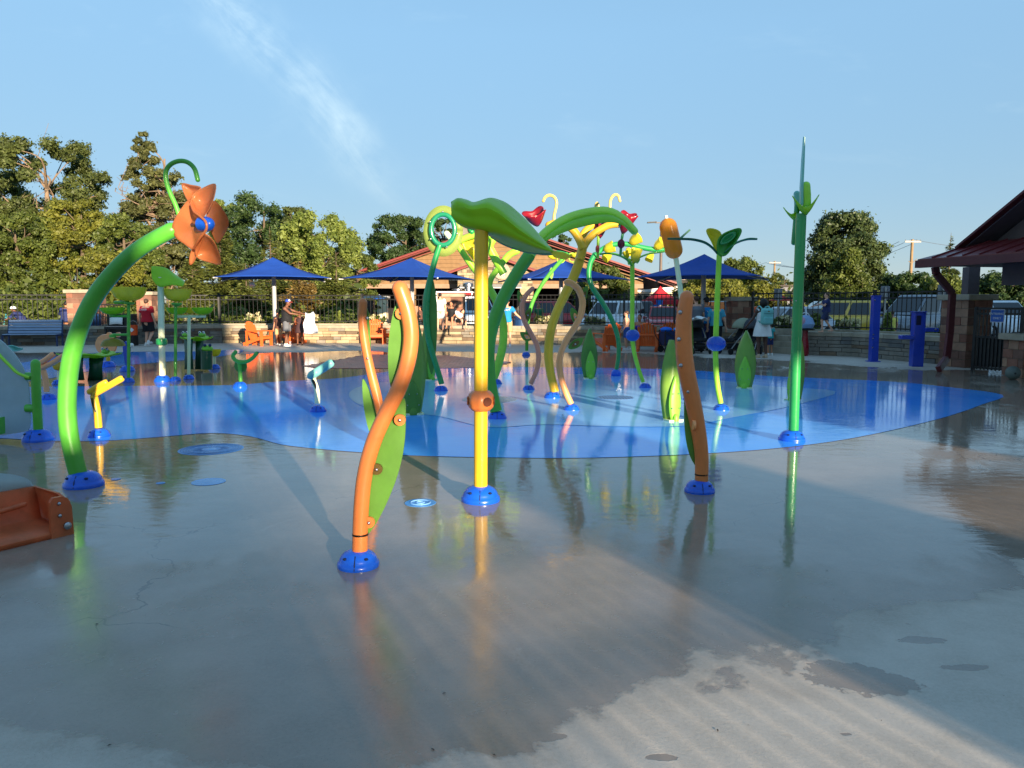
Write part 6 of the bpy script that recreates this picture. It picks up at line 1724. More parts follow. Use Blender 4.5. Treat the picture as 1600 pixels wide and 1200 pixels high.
def parasol(label, px, ytop, yb_, wpx, Y, mat):
    X = (px - 800) / F * Y; zt, zb = P(px, ytop, Y).z, P(px, yb_, Y).z; r_ = rad(wpx, Y)
    t = T('parasol', label, 'parasol', (X, Y, 0), local=True)
    for k in range(8):
        a0, a1 = 2 * math.pi * k / 8, 2 * math.pi * (k + 1) / 8
        t.p('canopy_panel', MB().grid([[Vector((r_ * s_ * (math.cos(a0) * (1 - v) + math.cos(a1) * v), r_ * s_ * (math.sin(a0) * (1 - v) + math.sin(a1) * v), zt + (zb - zt) * s_ - 0.06 * math.sin(math.pi * s_))) for v in (0, .5, 1)] for s_ in (0, .3, .6, 1)]), mat, solid=0.008)
    t.p('pole', MB().tube([(0, 0, 0), (0, 0, zt)], 0.03, 8), GREYPOLE)
parasol('dark red parasol behind the woman in the white dress', 1218, 460, 470, 44, 48, M('dark red canvas', (178, 48, 44), 0.75, transl=0.15))
parasol('bright blue parasol at the open front of the long building', 594, 460, 468, 26, 44, M('bright blue canvas', (30, 116, 226), 0.7, transl=0.2))
parasol('small blue parasol beside the red canopy tent', 1066, 468, 476, 16, 47, M('bright blue canvas', (30, 116, 226)))

Y = 45.0
x0_, x1_ = (683 - 800) / F * Y, (738 - 800) / F * Y
t = T('food_truck', 'dark red food trailer with white edges and a steel roof vent, behind the sunlit pillar', 'food truck', ((x0_ + x1_) / 2, Y, 0))
zt = P(700, 457, Y).z
t.p('body', MB().box(((x0_ + x1_) / 2, Y + 1.1, (0.55 + zt) / 2), (x1_ - x0_, 2.2, zt - 0.55)), M('truck red', (150, 32, 34), 0.4, coat=0.3), smooth=False, bevel=0.03)
t.p('roof_edge', MB().box(((x0_ + x1_) / 2, Y + 1.1, zt + 0.03), (x1_ - x0_ + 0.06, 2.26, 0.07)), WHITE, smooth=False)
for x_ in (x0_, x1_): t.p('corner_trim', MB().box((x_, Y - 0.01, (0.55 + zt) / 2), (0.08, 0.05, zt - 0.6)), WHITE, smooth=False)
o = t.p('hatch', MB().box(((x0_ + x1_) / 2, Y - 0.02, 1.55), (1.3, 0.05, 0.6)), DARKVOID, smooth=False)
t.p('awning', MB().plate([((x0_ + x1_) / 2 - 0.7, Y - 0.05, 1.9), ((x0_ + x1_) / 2 + 0.7, Y - 0.05, 1.9), ((x0_ + x1_) / 2 + 0.7, Y - 0.6, 1.85), ((x0_ + x1_) / 2 - 0.7, Y - 0.6, 1.85)], (0, 0, 0.03)), GREYPOLE, smooth=False)
for (px, h_) in ((731, 0.55), (714, 0.18)):
    t.p('roof_vent', MB().lathe([(0.22, 0), (0.22, h_ * 0.5), (0.32, h_ * 0.55), (0.32, h_ * 0.85), (0.12, h_)], ((px - 800) / F * Y, Y + 0.6, zt + 0.05), 18), STEEL)
for x_ in (x0_ + 0.5, x1_ - 0.5): t.p('wheel', MB().lathe([(0.34, -0.1), (0.34, 0.1)], (x_, Y + 0.1, 0.34), 18, rm), RUBBER)
t = T('ice_freezer', 'white upright cabinet beside a dark one, by the bright blue parasol', 'cabinet', ((588 - 800) / F * 38, 38.0, 0), local=True)
t.p('cabinet', MB().box((0.35, 0, 0.98), (0.46, 0.5, 1.7)), M('cream cabinet', (222, 206, 170), 0.5), smooth=False, bevel=0.02)
t.p('cabinet', MB().box((-0.3, 0.1, 0.95), (0.4, 0.5, 1.6)), M('dark cabinet', (52, 42, 38), 0.5), smooth=False, bevel=0.02)
t.p('top', MB().box((0.0, 0.05, 1.9), (1.3, 0.7, 0.1)), GREYPOLE, smooth=False)

# ================================================================== TREES AND PLANTS
def quads(name, c, t_, b_, l, w_, mat, parent=None):
    """leaf-sized rhombs: c centres, t_ along, b_ across (unit), l half length, w_ half width"""
    n = len(c)
    l = np.asarray(l).reshape(-1, 1); w_ = np.asarray(w_).reshape(-1, 1)
    v = np.empty((n, 4, 3), np.float32)
    v[:, 0] = c - t_ * l; v[:, 1] = c + b_ * w_ - t_ * l * 0.1; v[:, 2] = c + t_ * l; v[:, 3] = c - b_ * w_ - t_ * l * 0.1
    me = bpy.data.meshes.new(name)
    me.vertices.add(n * 4); me.loops.add(n * 4); me.polygons.add(n)
    me.vertices.foreach_set('co', v.reshape(-1))
    me.loops.foreach_set('vertex_index', np.arange(n * 4, dtype=np.int32))
    me.polygons.foreach_set('loop_start', np.arange(0, n * 4, 4, dtype=np.int32))
    me.polygons.foreach_set('loop_total', np.full(n, 4, np.int32))
    me.update(calc_edges=True); me.validate()
    me.materials.append(mat)
    return obj(name, me, None, parent)

def unit(v): return v / np.maximum(1e-9, np.linalg.norm(v, axis=1, keepdims=True))

def leaves_in(r_, lobes, n, size, up=0.3):
    """points in the lobes (x,y,z,rx,ry,rz), denser towards their shells; leaf directions mostly outward"""
    lob = np.array(lobes); wgt = (lob[:, 3] * lob[:, 4] * lob[:, 5]) ** 0.75; wgt /= wgt.sum()
    idx = r_.choice(len(lob), n, p=wgt); L_ = lob[idx]
    d = unit(r_.normal(size=(n, 3)))
    rad_ = r_.random(n) ** 0.45
    # twig clumps: pull points towards a few directions
    ph = 1.3 * np.sin(d[:, 0] * 7 + idx * 1.7) * np.sin(d[:, 1] * 6 + idx * 2.3) * np.sin(d[:, 2] * 8 + idx)
    rad_ = rad_ * (1 + 0.28 * ph) * np.where(r_.random(n) < 0.16, r_.uniform(1.0, 1.7, n), 1.0)
    c = L_[:, :3] + d * L_[:, 3:] * rad_[:, None]
    nrm = unit(d + r_.normal(size=(n, 3)) * 0.7 + np.array([0, 0, up]))
    t_ = unit(np.cross(nrm, r_.normal(size=(n, 3)))); b_ = np.cross(nrm, t_)
    s_ = size * np.clip(r_.lognormal(0, 0.38, n), 0.4, 2.3)
    return c, t_, b_, s_, s_ * r_.uniform(0.42, 0.7, n)

def limb_pts(a, b, bend, r_):
    a, b = np.array(a), np.array(b); m = (a + b) / 2 + r_.normal(size=3) * bend + np.array([0, 0, -bend * 0.4])
    return cat([Vector(a), Vector(m), Vector(b)], 4)

LEAFK, LEAFN = 0.49, 3.5
def broad(label, px, ytop, hw, Y, mat, n=7000, leaf=0.16, cb=0.25, nl=34, seed=1, form='round', lobe=0.34, bare=0, group='broadleaf trees round the splash pad', name='broadleaf_tree', zb=0.0, trunk_r=None):
    r_ = np.random.default_rng(seed); n = int(n * LEAFN); leaf *= LEAFK; nl = int(nl * 2.6); lobe *= 0.60
    X = (px - 800) / F * Y; H = P(px, ytop, Y).z - zb; Wd = hw / F * Y
    t = T(name, label, 'tree', (X, Y, zb), local=True, group=group)
    lobes = []
    for i in range(nl):
        u_ = r_.random(); z = cb * H + (1 - cb) * H * (0.06 + 0.88 * u_)
        f_ = {'round': math.sin(math.pi * min(1, (0.12 + 0.80 * u_))) ** 0.6, 'cone': (1 - u_) ** 0.75 + 0.08, 'oval': math.sin(math.pi * (0.10 + 0.86 * u_)) ** 0.5, 'vase': min(1, 0.45 + 0.8 * u_) * (1 if u_ < 0.75 else 1 - (u_ - 0.75) * 2.0), 'open': 0.7 + 0.3 * math.sin(math.pi * u_)}[form]
        a = r_.uniform(0, 2 * math.pi); q_ = (0.35 + 0.65 * math.sqrt(r_.random())) * f_
        ls = lobe * Wd * r_.uniform(0.6, 1.15) * (0.75 + 0.25 * f_)
        x_, y_ = math.cos(a) * q_ * (Wd - ls * 0.8), math.sin(a) * q_ * (Wd - ls * 0.8)
        lobes.append((x_, y_, min(z, H - ls * 0.6), ls, ls, ls * (0.75 if form != 'vase' else 1.2)))
    c, tt, bb, l, w_ = leaves_in(r_, lobes, n, leaf)
    k = c[:, 2] > 0.05
    quads('crown', c[k], tt[k], bb[k], l[k], w_[k], mat, t.o)
    mb = MB()
    tr = trunk_r or 0.022 * H + 0.05
    lean = r_.normal(size=2) * 0.03 * H
    spine = cat([Vector((0, 0, 0)), Vector((lean[0] * 0.3, lean[1] * 0.3, H * 0.3)), Vector((lean[0], lean[1], H * 0.62)), Vector((lean[0] * 1.2, lean[1] * 1.2, H * 0.86))], 5)
    mb.tube(spine, [tr * 1.2, tr * 0.9, tr * 0.5, tr * 0.15], 9)
    order = sorted(range(nl), key=lambda i: lobes[i][2])
    for i in order[::max(1, nl // 26)]:
        lb = lobes[i]
        z0 = max(H * 0.14, min(lb[2] - 0.45 * math.hypot(lb[0], lb[1]) - 0.05 * H, H * 0.7)); f_ = z0 / H
        s0 = min(spine, key=lambda p_: abs(p_.z - z0))
        mb.tube(limb_pts(s0, (lb[0], lb[1], lb[2]), 0.05 * H, r_), [tr * 0.34 * (1 - 0.5 * f_), tr * 0.06], 6)
    for i in range(bare):
        z0 = H * r_.uniform(0.35, 0.7); a = r_.uniform(0, 6.28); ln = Wd * r_.uniform(0.6, 1.25)
        e = np.array([math.cos(a) * ln, math.sin(a) * ln * 0.5, min(H * 0.93, z0 + ln * r_.uniform(0.0, 0.7))])
        s0 = min(spine, key=lambda p_: abs(p_.z - z0)); ps = limb_pts(s0, e, 0.05 * H, r_)
        mb.tube(ps, [tr * 0.20, tr * 0.03], 6)
        for q_ in range(4):
            p0 = ps[r_.integers(3, len(ps))]; mb.tube([p0, p0 + Vector(r_.normal(size=3) * 0.12 * Wd) + Vector((0, 0, 0.14 * Wd)), p0 + Vector(r_.normal(size=3) * 0.2 * Wd) + Vector((0, 0, 0.22 * Wd))], [tr * 0.09, tr * 0.03], 5)
    t.p('trunk', mb, BARKP if bare else BARK)
    return t
BARKP = M('pale bark', (128, 108, 88), 0.9, var=0.2, bump=0.6, bscale=20)

def conifer(label, px, ytop, hw, Y, mat, n=7000, leaf=0.16, seed=1, zb=0.0, fat=1.0, name='conifer'):
    r_ = np.random.default_rng(seed); n = int(n * 2.6); leaf *= 0.6
    X = (px - 800) / F * Y; H = P(px, ytop, Y).z - zb; Wd = hw / F * Y
    t = T(name, label, 'tree', (X, Y, zb), local=True, group='conifers behind the fence')
    nb = 110
    u_ = 1 - np.sqrt(r_.random(nb)) ** 1.0
    u_ = np.sort(u_)
    az = r_.uniform(0, 2 * math.pi, nb)
    ln = Wd * ((1 - u_) ** (0.85 / fat)) * r_.uniform(0.72, 1.08, nb) + 0.08
    idx = r_.choice(nb, n, p=ln / ln.sum())
    s_ = r_.random(n) ** 0.6
    d = np.stack([np.cos(az[idx]), np.sin(az[idx]), np.zeros(n)], 1)
    z = H * (0.03 + 0.95 * u_[idx]) + ln[idx] * (0.28 * s_ - 0.50 * s_ ** 2 + 0.12 * (s_ > 0.85))
    side = np.stack([-d[:, 1], d[:, 0], np.zeros(n)], 1)
    spread = 0.28 * ln[idx] * (1 - 0.55 * s_)
    off = r_.normal(size=n) * spread
    c = d * (ln[idx] * s_)[:, None] + side * off[:, None]; c[:, 2] = z + r_.normal(size=n) * 0.10 - np.abs(off) * 0.25
    tt = unit(d * 0.8 + side * np.sign(off)[:, None] * 0.55 + r_.normal(size=(n, 3)) * 0.25 + np.array([0, 0, -0.05]))
    nn = unit(np.array([0, 0, 1.0]) + r_.normal(size=(n, 3)) * 0.55); bb = unit(np.cross(nn, tt))
    l = leaf * r_.uniform(0.7, 1.5, n)
    quads('crown', c, tt, bb, l, l * r_.uniform(0.22, 0.4, n), mat, t.o)
    mb = MB(); mb.tube([Vector((0, 0, 0)), Vector((0, 0, H * 0.5)), Vector((0, 0, H * 0.99))], [0.03 * H * 0.6, 0.012 * H, 0.01], 8)
    for k in range(0, nb, 2):
        b0 = Vector((0, 0, H * (0.03 + 0.95 * u_[k]))); e = b0 + Vector((math.cos(az[k]) * ln[k] * 0.85, math.sin(az[k]) * ln[k] * 0.85, -ln[k] * 0.10))
        mb.tube([b0, (b0 + e) / 2 + Vector((0, 0, 0.08 * ln[k])), e], [0.03, 0.008], 5)
    t.p('trunk', mb, BARK)
    return t

LF = {
 'oak': leafmat('oak leaves', (60, 74, 36), (112, 122, 62)),
 'dead': leafmat('sparse oak leaves', (66, 74, 42), (124, 126, 72)),
 'yel': leafmat('yellow green leaves', (82, 90, 32), (146, 146, 56)),
 'mid': leafmat('mid green leaves', (64, 80, 32), (120, 132, 56)),
 'light': leafmat('light green leaves', (88, 108, 44), (156, 168, 82)),
 'dark': leafmat('dark green leaves', (44, 66, 36), (84, 108, 54)),
 'con': leafmat('conifer needles', (60, 74, 32), (118, 124, 56), 0.3),
 'bro': leafmat('browning needles', (84, 72, 34), (150, 124, 66), 0.2),
 'pine': leafmat('pine needles', (44, 64, 34), (92, 106, 54), 0.3),
}
B = broad
B('tall open oak with bare forked limbs, highest crown near the picture edge', 92, 214, 100, 52, LF['oak'], 15000, 0.17, 0.34, 40, 3, 'open', 0.24, bare=3)
B('half dead oak with a narrow spire top, behind the orange flower', 240, 196, 58, 50, LF['dead'], 9000, 0.15, 0.30, 40, 5, 'cone', 0.26, bare=11)
B('broad side crown of grey green leaves around the half dead oak', 272, 262, 62, 52, LF['dead'], 9000, 0.15, 0.15, 30, 6, 'round', 0.34, bare=7)
B('dull green oak cut by the picture edge', 2, 258, 90, 55, LF['oak'], 12000, 0.17, 0.1, 34, 7, 'round', 0.34)
B('rounded yellow green tree under the tall open oak', 135, 306, 72, 46, LF['yel'], 14000, 0.14, 0.05, 40, 8, 'round', 0.34)
B('bushy yellow green tree behind the slatted bench', 48, 330, 80, 44, LF['mid'], 13000, 0.14, 0.02, 36, 9, 'round', 0.34)
B('bushy tree with olive leaves beside the big flower stem', 205, 330, 62, 44, LF['mid'], 11000, 0.14, 0.02, 36, 10, 'round', 0.34)
B('low yellow shrubby tree behind the brick gate pillars', 180, 385, 60, 41, LF['yel'], 8000, 0.13, 0.0, 26, 12, 'round', 0.4)
B('dark dense oak rising behind the conifers, right of the orange flower', 408, 300, 72, 64, LF['dark'], 12000, 0.19, 0.1, 40, 14, 'round', 0.34)
B('smaller dark tree with a pale top, between the dense oak and the light green maple', 470, 315, 38, 62, LF['oak'], 7000, 0.18, 0.1, 26, 15, 'round', 0.38)
B('light tree top peeping between the orange flower and the dense oak', 352, 310, 34, 66, LF['light'], 4500, 0.18, 0.4, 20, 16, 'round', 0.4)
B('light green maple with upswept branches, above the first two umbrellas', 503, 331, 72, 48, LF['light'], 15000, 0.15, 0.12, 60, 17, 'vase', 0.24)
B('dark open tree behind the long building roof', 628, 334, 62, 82, LF['dark'], 12000, 0.22, 0.2, 40, 18, 'round', 0.30)
B('far dark tree right behind the hoop', 688, 335, 34, 84, LF['dark'], 6000, 0.22, 0.2, 26, 19, 'round', 0.36)
B('distant dark tree showing under the red flowers', 868, 360, 30, 92, LF['dark'], 4500, 0.22, 0.3, 24, 20, 'open', 0.30)
B('grey green maple between the light maple and the building roof', 560, 392, 40, 52, LF['mid'], 7000, 0.15, 0.0, 26, 21, 'round', 0.38)
conifer('tallest conifer, directly right of the orange flower', 350, 320, 60, 42, LF['con'], 12000, 0.17, 31)
conifer('narrow conifer with a bare tip, above the first umbrella', 427, 352, 44, 43, LF['con'], 8000, 0.16, 32)
conifer('low spreading conifer behind the mint post', 305, 392, 52, 40, LF['con'], 8000, 0.16, 33)
conifer('broad dark conifer between the first two umbrellas', 528, 392, 52, 40, LF['con'], 10000, 0.16, 34, fat=1.3)
conifer('conifer with browning lower boughs behind the towel group', 470, 408, 50, 39, LF['bro'], 7000, 0.15, 35, fat=1.3)
conifer('low conifer under the first umbrella, left of its post', 388, 410, 48, 39, LF['con'], 7000, 0.15, 36, fat=1.3)
B('tall two-topped tree, sunlit on one flank, beside the tall dark green pole', 1314, 328, 72, 62, LF['pine'], 20000, 0.20, 0.0, 60, 41, 'oval', 0.36)
B('lighter rounded tree before the two-topped tree', 1322, 384, 50, 52, LF['mid'], 10000, 0.15, 0.0, 34, 42, 'cone', 0.44)
B('sunlit small tree behind the fourth umbrella', 1152, 400, 46, 62, LF['mid'], 8000, 0.18, 0.05, 30, 43, 'round', 0.34)
B('wide hedge-like tree behind the strollers', 1108, 432, 68, 50, LF['yel'], 11000, 0.15, 0.05, 40, 44, 'round', 0.34)
B('yellow green tree behind the woman in the white dress', 1190, 432, 36, 54, LF['yel'], 6000, 0.15, 0.03, 26, 45, 'round', 0.38)
B('street tree at the end of the long building, behind the S-shaped stem', 938, 410, 48, 42, LF['mid'], 11000, 0.13, 0.12, 40, 46, 'round', 0.32)
B('far rounded tree over the roof line, left of the lamp post', 962, 424, 26, 95, LF['dark'], 4000, 0.2, 0.2, 20, 47, 'round', 0.4)
B('dark rounded tree below the nearer utility pole', 1412, 422, 52, 55, LF['dark'], 9000, 0.17, 0.0, 34, 48, 'round', 0.36)
B('leafy dark tree beside the entrance pavilion', 1470, 428, 46, 46, LF['mid'], 9000, 0.15, 0.0, 34, 49, 'round', 0.36)
conifer('slender conifer poking above the pavilion roof', 1476, 362, 26, 58, LF['pine'], 5000, 0.2, 50)
B('tree seen through the entrance pavilion', 1570, 425, 70, 48, LF['dark'], 8000, 0.16, 0.0, 34, 51, 'round', 0.36)
B('far tree at the horizon below the smaller utility pole', 1220, 424, 24, 110, LF['oak'], 3500, 0.24, 0.1, 18, 52, 'round', 0.4)
B('tree hidden behind the tall dark green pole', 1262, 420, 22, 100, LF['dark'], 3500, 0.22, 0.1, 18, 53, 'round', 0.4)

# undergrowth beyond the fence: one leafy mass
r_ = np.random.default_rng(77)
lobes = []
for i in range(150):
    px = r_.uniform(-60, 560); Y = r_.uniform(36.5, 43)
    h_ = r_.uniform(0.5, 1.6) * (1.25 if px < 230 else 0.8)
    lobes.append(((px - 800) / F * Y, Y, h_ * 0.5, r_.uniform(0.7, 1.5), 0.9, h_))
c, tt, bb, l, w_ = leaves_in(r_, lobes, 30000, 0.12)
k = c[:, 2] > 0
o = quads('undergrowth', c[k], tt[k], bb[k], l[k], w_[k], LF['mid']); o['kind'] = 'stuff'
lobes = []
for i in range(140):
    px = r_.uniform(560, 1720); Y = r_.uniform(92, 130)
    lobes.append(((px - 800) / F * Y, Y, 1.5, r_.uniform(2, 4.5), 2, r_.uniform(1.8, 4.2)))
c, tt, bb, l, w_ = leaves_in(r_, lobes, 22000, 0.32)
k = c[:, 2] > 0
o = quads('far_woods', c[k], tt[k], bb[k], l[k], w_[k], LF['oak']); o['kind'] = 'stuff'

# shrubs planted along the fence
PETALW = leafmat('cream blossom', (200, 188, 140), (240, 230, 190), 0.2)
def shrub(label, px, yb, w_px, h_px, Y, flowers=True, seed=1, mat=None, form='round'):
    r_ = np.random.default_rng(seed)
    X = (px - 800) / F * Y; z0 = 0.66; h_ = h_px / F * Y; hw = w_px / 2 / F * Y
    t = T('flowering_shrub' if flowers else 'green_shrub', label, 'shrub', (X, Y, z0), local=True, group='shrubs along the iron fence')
    lobes = [(r_.uniform(-hw, hw) * 0.6, r_.uniform(-0.15, 0.15), h_ * r_.uniform(0.35, 0.6), hw * 0.5, 0.25, h_ * 0.42) for _ in range(7)] if form == 'round' else [(0, 0, h_ * s_, hw * (1.0 - 0.8 * s_), hw * (1 - 0.8 * s_), h_ * 0.16) for s_ in (0.15, 0.3, 0.45, 0.6, 0.75, 0.88)]
    c, tt, bb, l, w_ = leaves_in(r_, lobes, 900, 0.06); k = c[:, 2] > 0
    quads('leaves', c[k], tt[k], bb[k], l[k], w_[k], mat or LF['mid'], t.o)
    mb = MB()
    for i in range(5): mb.tube([Vector((0, 0, -0.05)), Vector((r_.uniform(-hw, hw) * 0.5, 0, h_ * 0.6))], [0.015, 0.006], 5)
    t.p('stem', mb, BARK)
    if flowers:
        heads = [(r_.uniform(-hw, hw), r_.uniform(-0.3, 0.0), h_ * r_.uniform(0.25, 1.0), 0.085, 0.085, 0.075) for _ in range(int(10 + hw * 18))]
        c, tt, bb, l, w_ = leaves_in(r_, heads, 1100, 0.032)
        quads('blossom', c, tt, bb, l, w_, PETALW, t.o)
fy = lambda px: fx(px).y + 0.55
for i, (px, wpx, hpx, fl, lb) in enumerate(((397, 26, 18, True, 'cream flowering shrub behind the profile view chair'), (485, 26, 17, True, 'cream flowering shrub just right of the held white towel'), (575, 22, 16, True, 'cream flowering shrub between the two front orange stems'),
        (420, 34, 10, False, 'low green shrub behind the first umbrella post'), (450, 22, 11, False, 'low green shrub behind the towel group'), (530, 12, 22, False, 'small upright cone shrub right of the towel group'), (345, 30, 12, False, 'low shrub at the step opening near the water table'),
        (775, 20, 14, True, 'white flowering shrub between the yellow pole and the blue shirted staff member'), (852, 34, 16, True, 'white flowering shrub behind the dark blue bin'), (930, 30, 15, True, 'pale flowering shrub before the white car'), (1080, 40, 14, False, 'green shrub behind the adults with strollers'),
        (1222, 40, 22, True, 'flowering shrub beside the bag on the red post'), (1270, 24, 30, False, 'green shrub in front of the boy in blue'), (1322, 30, 20, True, 'pale flowering shrub before the yellow car'), (1385, 22, 32, False, 'pointed green shrub beside the child in yellow'), (1452, 30, 12, False, 'low shrub behind the drinking fountain'), (300, 24, 12, True, 'small flowering shrub behind the mint post'))):
    shrub(lb, px, 505, wpx, hpx, fy(px), fl, 200 + i, LF['light'] if 'cone' in lb or 'pointed' in lb else None, 'cone' if 'cone' in lb or 'pointed' in lb else 'round')

# ================================================================== CARS
def car(label, px, yroof, Y, rz, col, kind='sedan', ln=4.5, px_base=None):
    X = (px - 800) / F * Y
    t = T('parked_car', label, 'car', (X, Y, 0), rz=rz, local=True, group='cars parked beyond the fence')
    hgt = {'sedan': 1.45, 'suv': 1.72, 'van': 1.95}[kind]
    hw = 0.90
    hood = {'sedan': 0.88, 'suv': 1.02, 'van': 1.15}[kind]
    # lower body: stations along the length (x, half width, bottom, top)
    st = [(-ln / 2, hw * 0.80, 0.38, hood * 0.72), (-ln / 2 + 0.10, hw * 0.93, 0.28, hood * 0.93), (-ln / 2 + 0.5, hw, 0.24, hood * 1.0), (-0.6, hw, 0.22, hood * 1.03), (0.7, hw, 0.22, hood * 1.02), (ln / 2 - 1.0, hw, 0.24, hood * 0.98), (ln / 2 - 0.35, hw * 0.97, 0.27, hood * 0.86), (ln / 2 - 0.06, hw * 0.88, 0.32, hood * 0.74), (ln / 2, hw * 0.74, 0.42, hood * 0.62)]
    if kind == 'van': st = [(a, b, c, d_ if i < 6 else d_ * 1.05) for i, (a, b, c, d_) in enumerate(st)]
    rows = []
    for (x_, w_, zb, zt) in st:
        r_ = 0.10
        sec = [(-w_ * 0.92, zb), (-w_, zb + r_), (-w_ * 1.0, (zb + zt) * 0.55), (-w_ * 0.96, zt - r_), (-w_ * 0.86, zt), (0, zt + 0.035), (w_ * 0.86, zt), (w_ * 0.96, zt - r_), (w_, (zb + zt) * 0.55), (w_, zb + r_), (w_ * 0.92, zb), (0, zb)]
        rows.append([Vector((x_, y_, z_)) for y_, z_ in sec])
    mb = MB(); n_ = len(rows[0])
    mb.grid([r_ + r_[:1] for r_ in rows]); mb.add(rows[0], [tuple(range(n_))]); mb.add(rows[-1], [tuple(range(n_ - 1, -1, -1))])
    body = t.p('body', mb, col, ang=50)
    # cabin
    xr = {'sedan': (-1.75, -1.05, 0.45, 1.15), 'suv': (-2.05, -1.75, 0.55, 1.25), 'van': (-2.15, -2.0, 0.75, 1.6)}[kind]
    sc_ = ln / 4.5; xr = [a * sc_ for a in xr]
    zt, zb = hgt, hood * 0.99
    lo = [(xr[0], hw * 0.86), (xr[3], hw * 0.86)]; hi = [(xr[1], hw * 0.68), (xr[2], hw * 0.68)]
    a = [Vector((lo[0][0], -lo[0][1], zb)), Vector((lo[1][0], -lo[1][1], zb)), Vector((lo[1][0], lo[1][1], zb)), Vector((lo[0][0], lo[0][1], zb))]
    b = [Vector((hi[0][0], -hi[0][1], zt)), Vector((hi[1][0], -hi[1][1], zt)), Vector((hi[1][0], hi[1][1], zt)), Vector((hi[0][0], hi[0][1], zt))]
    t.p('roof', MB().add(a + b, [(0, 1, 5, 4), (1, 2, 6, 5), (2, 3, 7, 6), (3, 0, 4, 7), (4, 5, 6, 7)]), col, smooth=False, bevel=0.05)
    def pane(name, q0, q1, q2, q3, m0=0.10, m1=0.14):
        c = (q0 + q1 + q2 + q3) / 4
        nrm = (q1 - q0).cross(q3 - q0).normalized()
        if nrm.dot(c - Vector((0, 0, 1.0))) < 0: nrm = -nrm
        pts = []
        for q_, (u_, v_) in zip((q0, q1, q2, q3), ((m0, m1), (1 - m0, m1), (1 - m0, 1 - m1), (m0, 1 - m1))):
            e0 = q0 + (q1 - q0) * u_; e1 = q3 + (q2 - q3) * u_
            pts.append(e0 + (e1 - e0) * v_ + nrm * 0.012)
        t.p(name, MB().plate(pts, nrm * 0.02), GLASS, smooth=False)
    pane('windscreen', a[1], a[2], b[2], b[1], 0.06); pane('rear_window', a[3], a[0], b[0], b[3], 0.08)
    for s_ in (0, 1):
        p0, p1, p2, p3 = (a[0], a[1], b[1], b[0]) if s_ == 0 else (a[3], a[2], b[2], b[3])
        cut = [0.0, 0.48, 1.0] if kind == 'sedan' else [0.0, 0.30, 0.62, 1.0]
        for u0, u1 in zip(cut[:-1], cut[1:]):
            pane('side_window', p0 + (p1 - p0) * u0, p0 + (p1 - p0) * u1, p3 + (p2 - p3) * u1, p3 + (p2 - p3) * u0, 0.07)
    for x_ in (-ln / 2 + 0.85, ln / 2 - 0.85):
        for s_ in (-1, 1):
            m_ = Matrix.Rotation(-s_ * math.pi / 2, 3, 'X')
            o = t.p('wheel', MB().lathe([(0.30, -0.1), (0.33, -0.08), (0.33, 0.08), (0.31, 0.11), (0.22, 0.105)], (x_, s_ * (hw - 0.08), 0.33), 20, m_), RUBBER)
            t.p('rim', MB().lathe([(0.22, 0.09), (0.2, 0.11), (0.05, 0.10), (0.0, 0.12)], (x_, s_ * (hw - 0.08), 0.33), 16, m_), CHROME, o)
    for s_ in (-1, 1):
        t.p('headlight', MB().ball((ln / 2 - 0.16, s_ * hw * 0.68, hood * 0.68), (0.13, 0.17, 0.085), 12, 8), M('lamp glass', (220, 224, 228), 0.1))
        t.p('tail_light', MB().box((-ln / 2 + 0.06, s_ * hw * 0.76, hood * 0.78), (0.10, 0.20, 0.22)), M('tail lamp', (150, 14, 18), 0.2), smooth=False, bevel=0.02)
        t.p('mirror', MB().ball((xr[3] * 0.86, s_ * (hw + 0.06), zb + 0.05), (0.07, 0.10, 0.065), 10, 6), col)
    t.p('bumper', MB().box((ln / 2 - 0.03, 0, 0.36), (0.12, hw * 1.5, 0.14)), M('bumper dark', (40, 40, 42), 0.5), smooth=False, bevel=0.03)
    t.p('bumper', MB().box((-ln / 2 + 0.03, 0, 0.38), (0.12, hw * 1.6, 0.16)), M('bumper dark', (40, 40, 42)), smooth=False, bevel=0.03)
    t.p('number_plate', MB().box((-ln / 2 - 0.0, 0, 0.62), (0.03, 0.42, 0.13)), WHITE, smooth=False)
    return t
CW = M('car white', (214, 218, 222), 0.25, coat=0.6); CR = M('car red', (176, 40, 40), 0.28, coat=0.6); CD = M('car charcoal', (52, 56, 62), 0.25, coat=0.6)
CG = M('car grey', (120, 126, 134), 0.25, coat=0.6, metal=0.3); CY = M('car cream yellow', (228, 190, 74), 0.3, coat=0.6); CB = M('car dark blue', (44, 58, 84), 0.25, coat=0.6); CK = M('car black', (26, 27, 30), 0.22, coat=0.6)
CS = M('car silver', (172, 178, 186), 0.25, coat=0.6, metal=0.3)
car('white sedan nosing towards the fence behind the shirtless child', 958, 482, 37.0, R(-125), CW, 'suv', 4.5)
car('red sedan seen from behind the fence, by the wagon', 1035, 488, 38.5, R(-98), CR, 'sedan', 4.3)
car('charcoal hatchback parked between the white and the red car', 1000, 480, 43.0, R(-100), CD, 'suv', 4.3)
car('red pickup-like car behind the salmon curling stem', 868, 482, 41.0, R(8), CR, 'suv', 4.6)
car('white van parked next to the sunlit brick pillar', 740, 476, 40.0, R(-75), CW, 'van', 4.7)
car('pale blue silver car behind the woman in the white dress', 1232, 485, 33.0, R(-165), CS, 'sedan', 4.4)
car('pale yellow station car broadside behind the boy in blue', 1308, 487, 34.0, R(176), CY, 'suv', 4.7)
car('black roofed car parked beyond the pale yellow car', 1290, 480, 41.0, R(170), CK, 'suv', 4.7)
car('dark car behind the brick pillar and strollers', 1140, 486, 40.0, R(-80), CK, 'suv', 4.4)
car('white car nearest to the blue post, behind the child in yellow', 1372, 484, 40.0, R(-110), CW, 'sedan', 4.4)
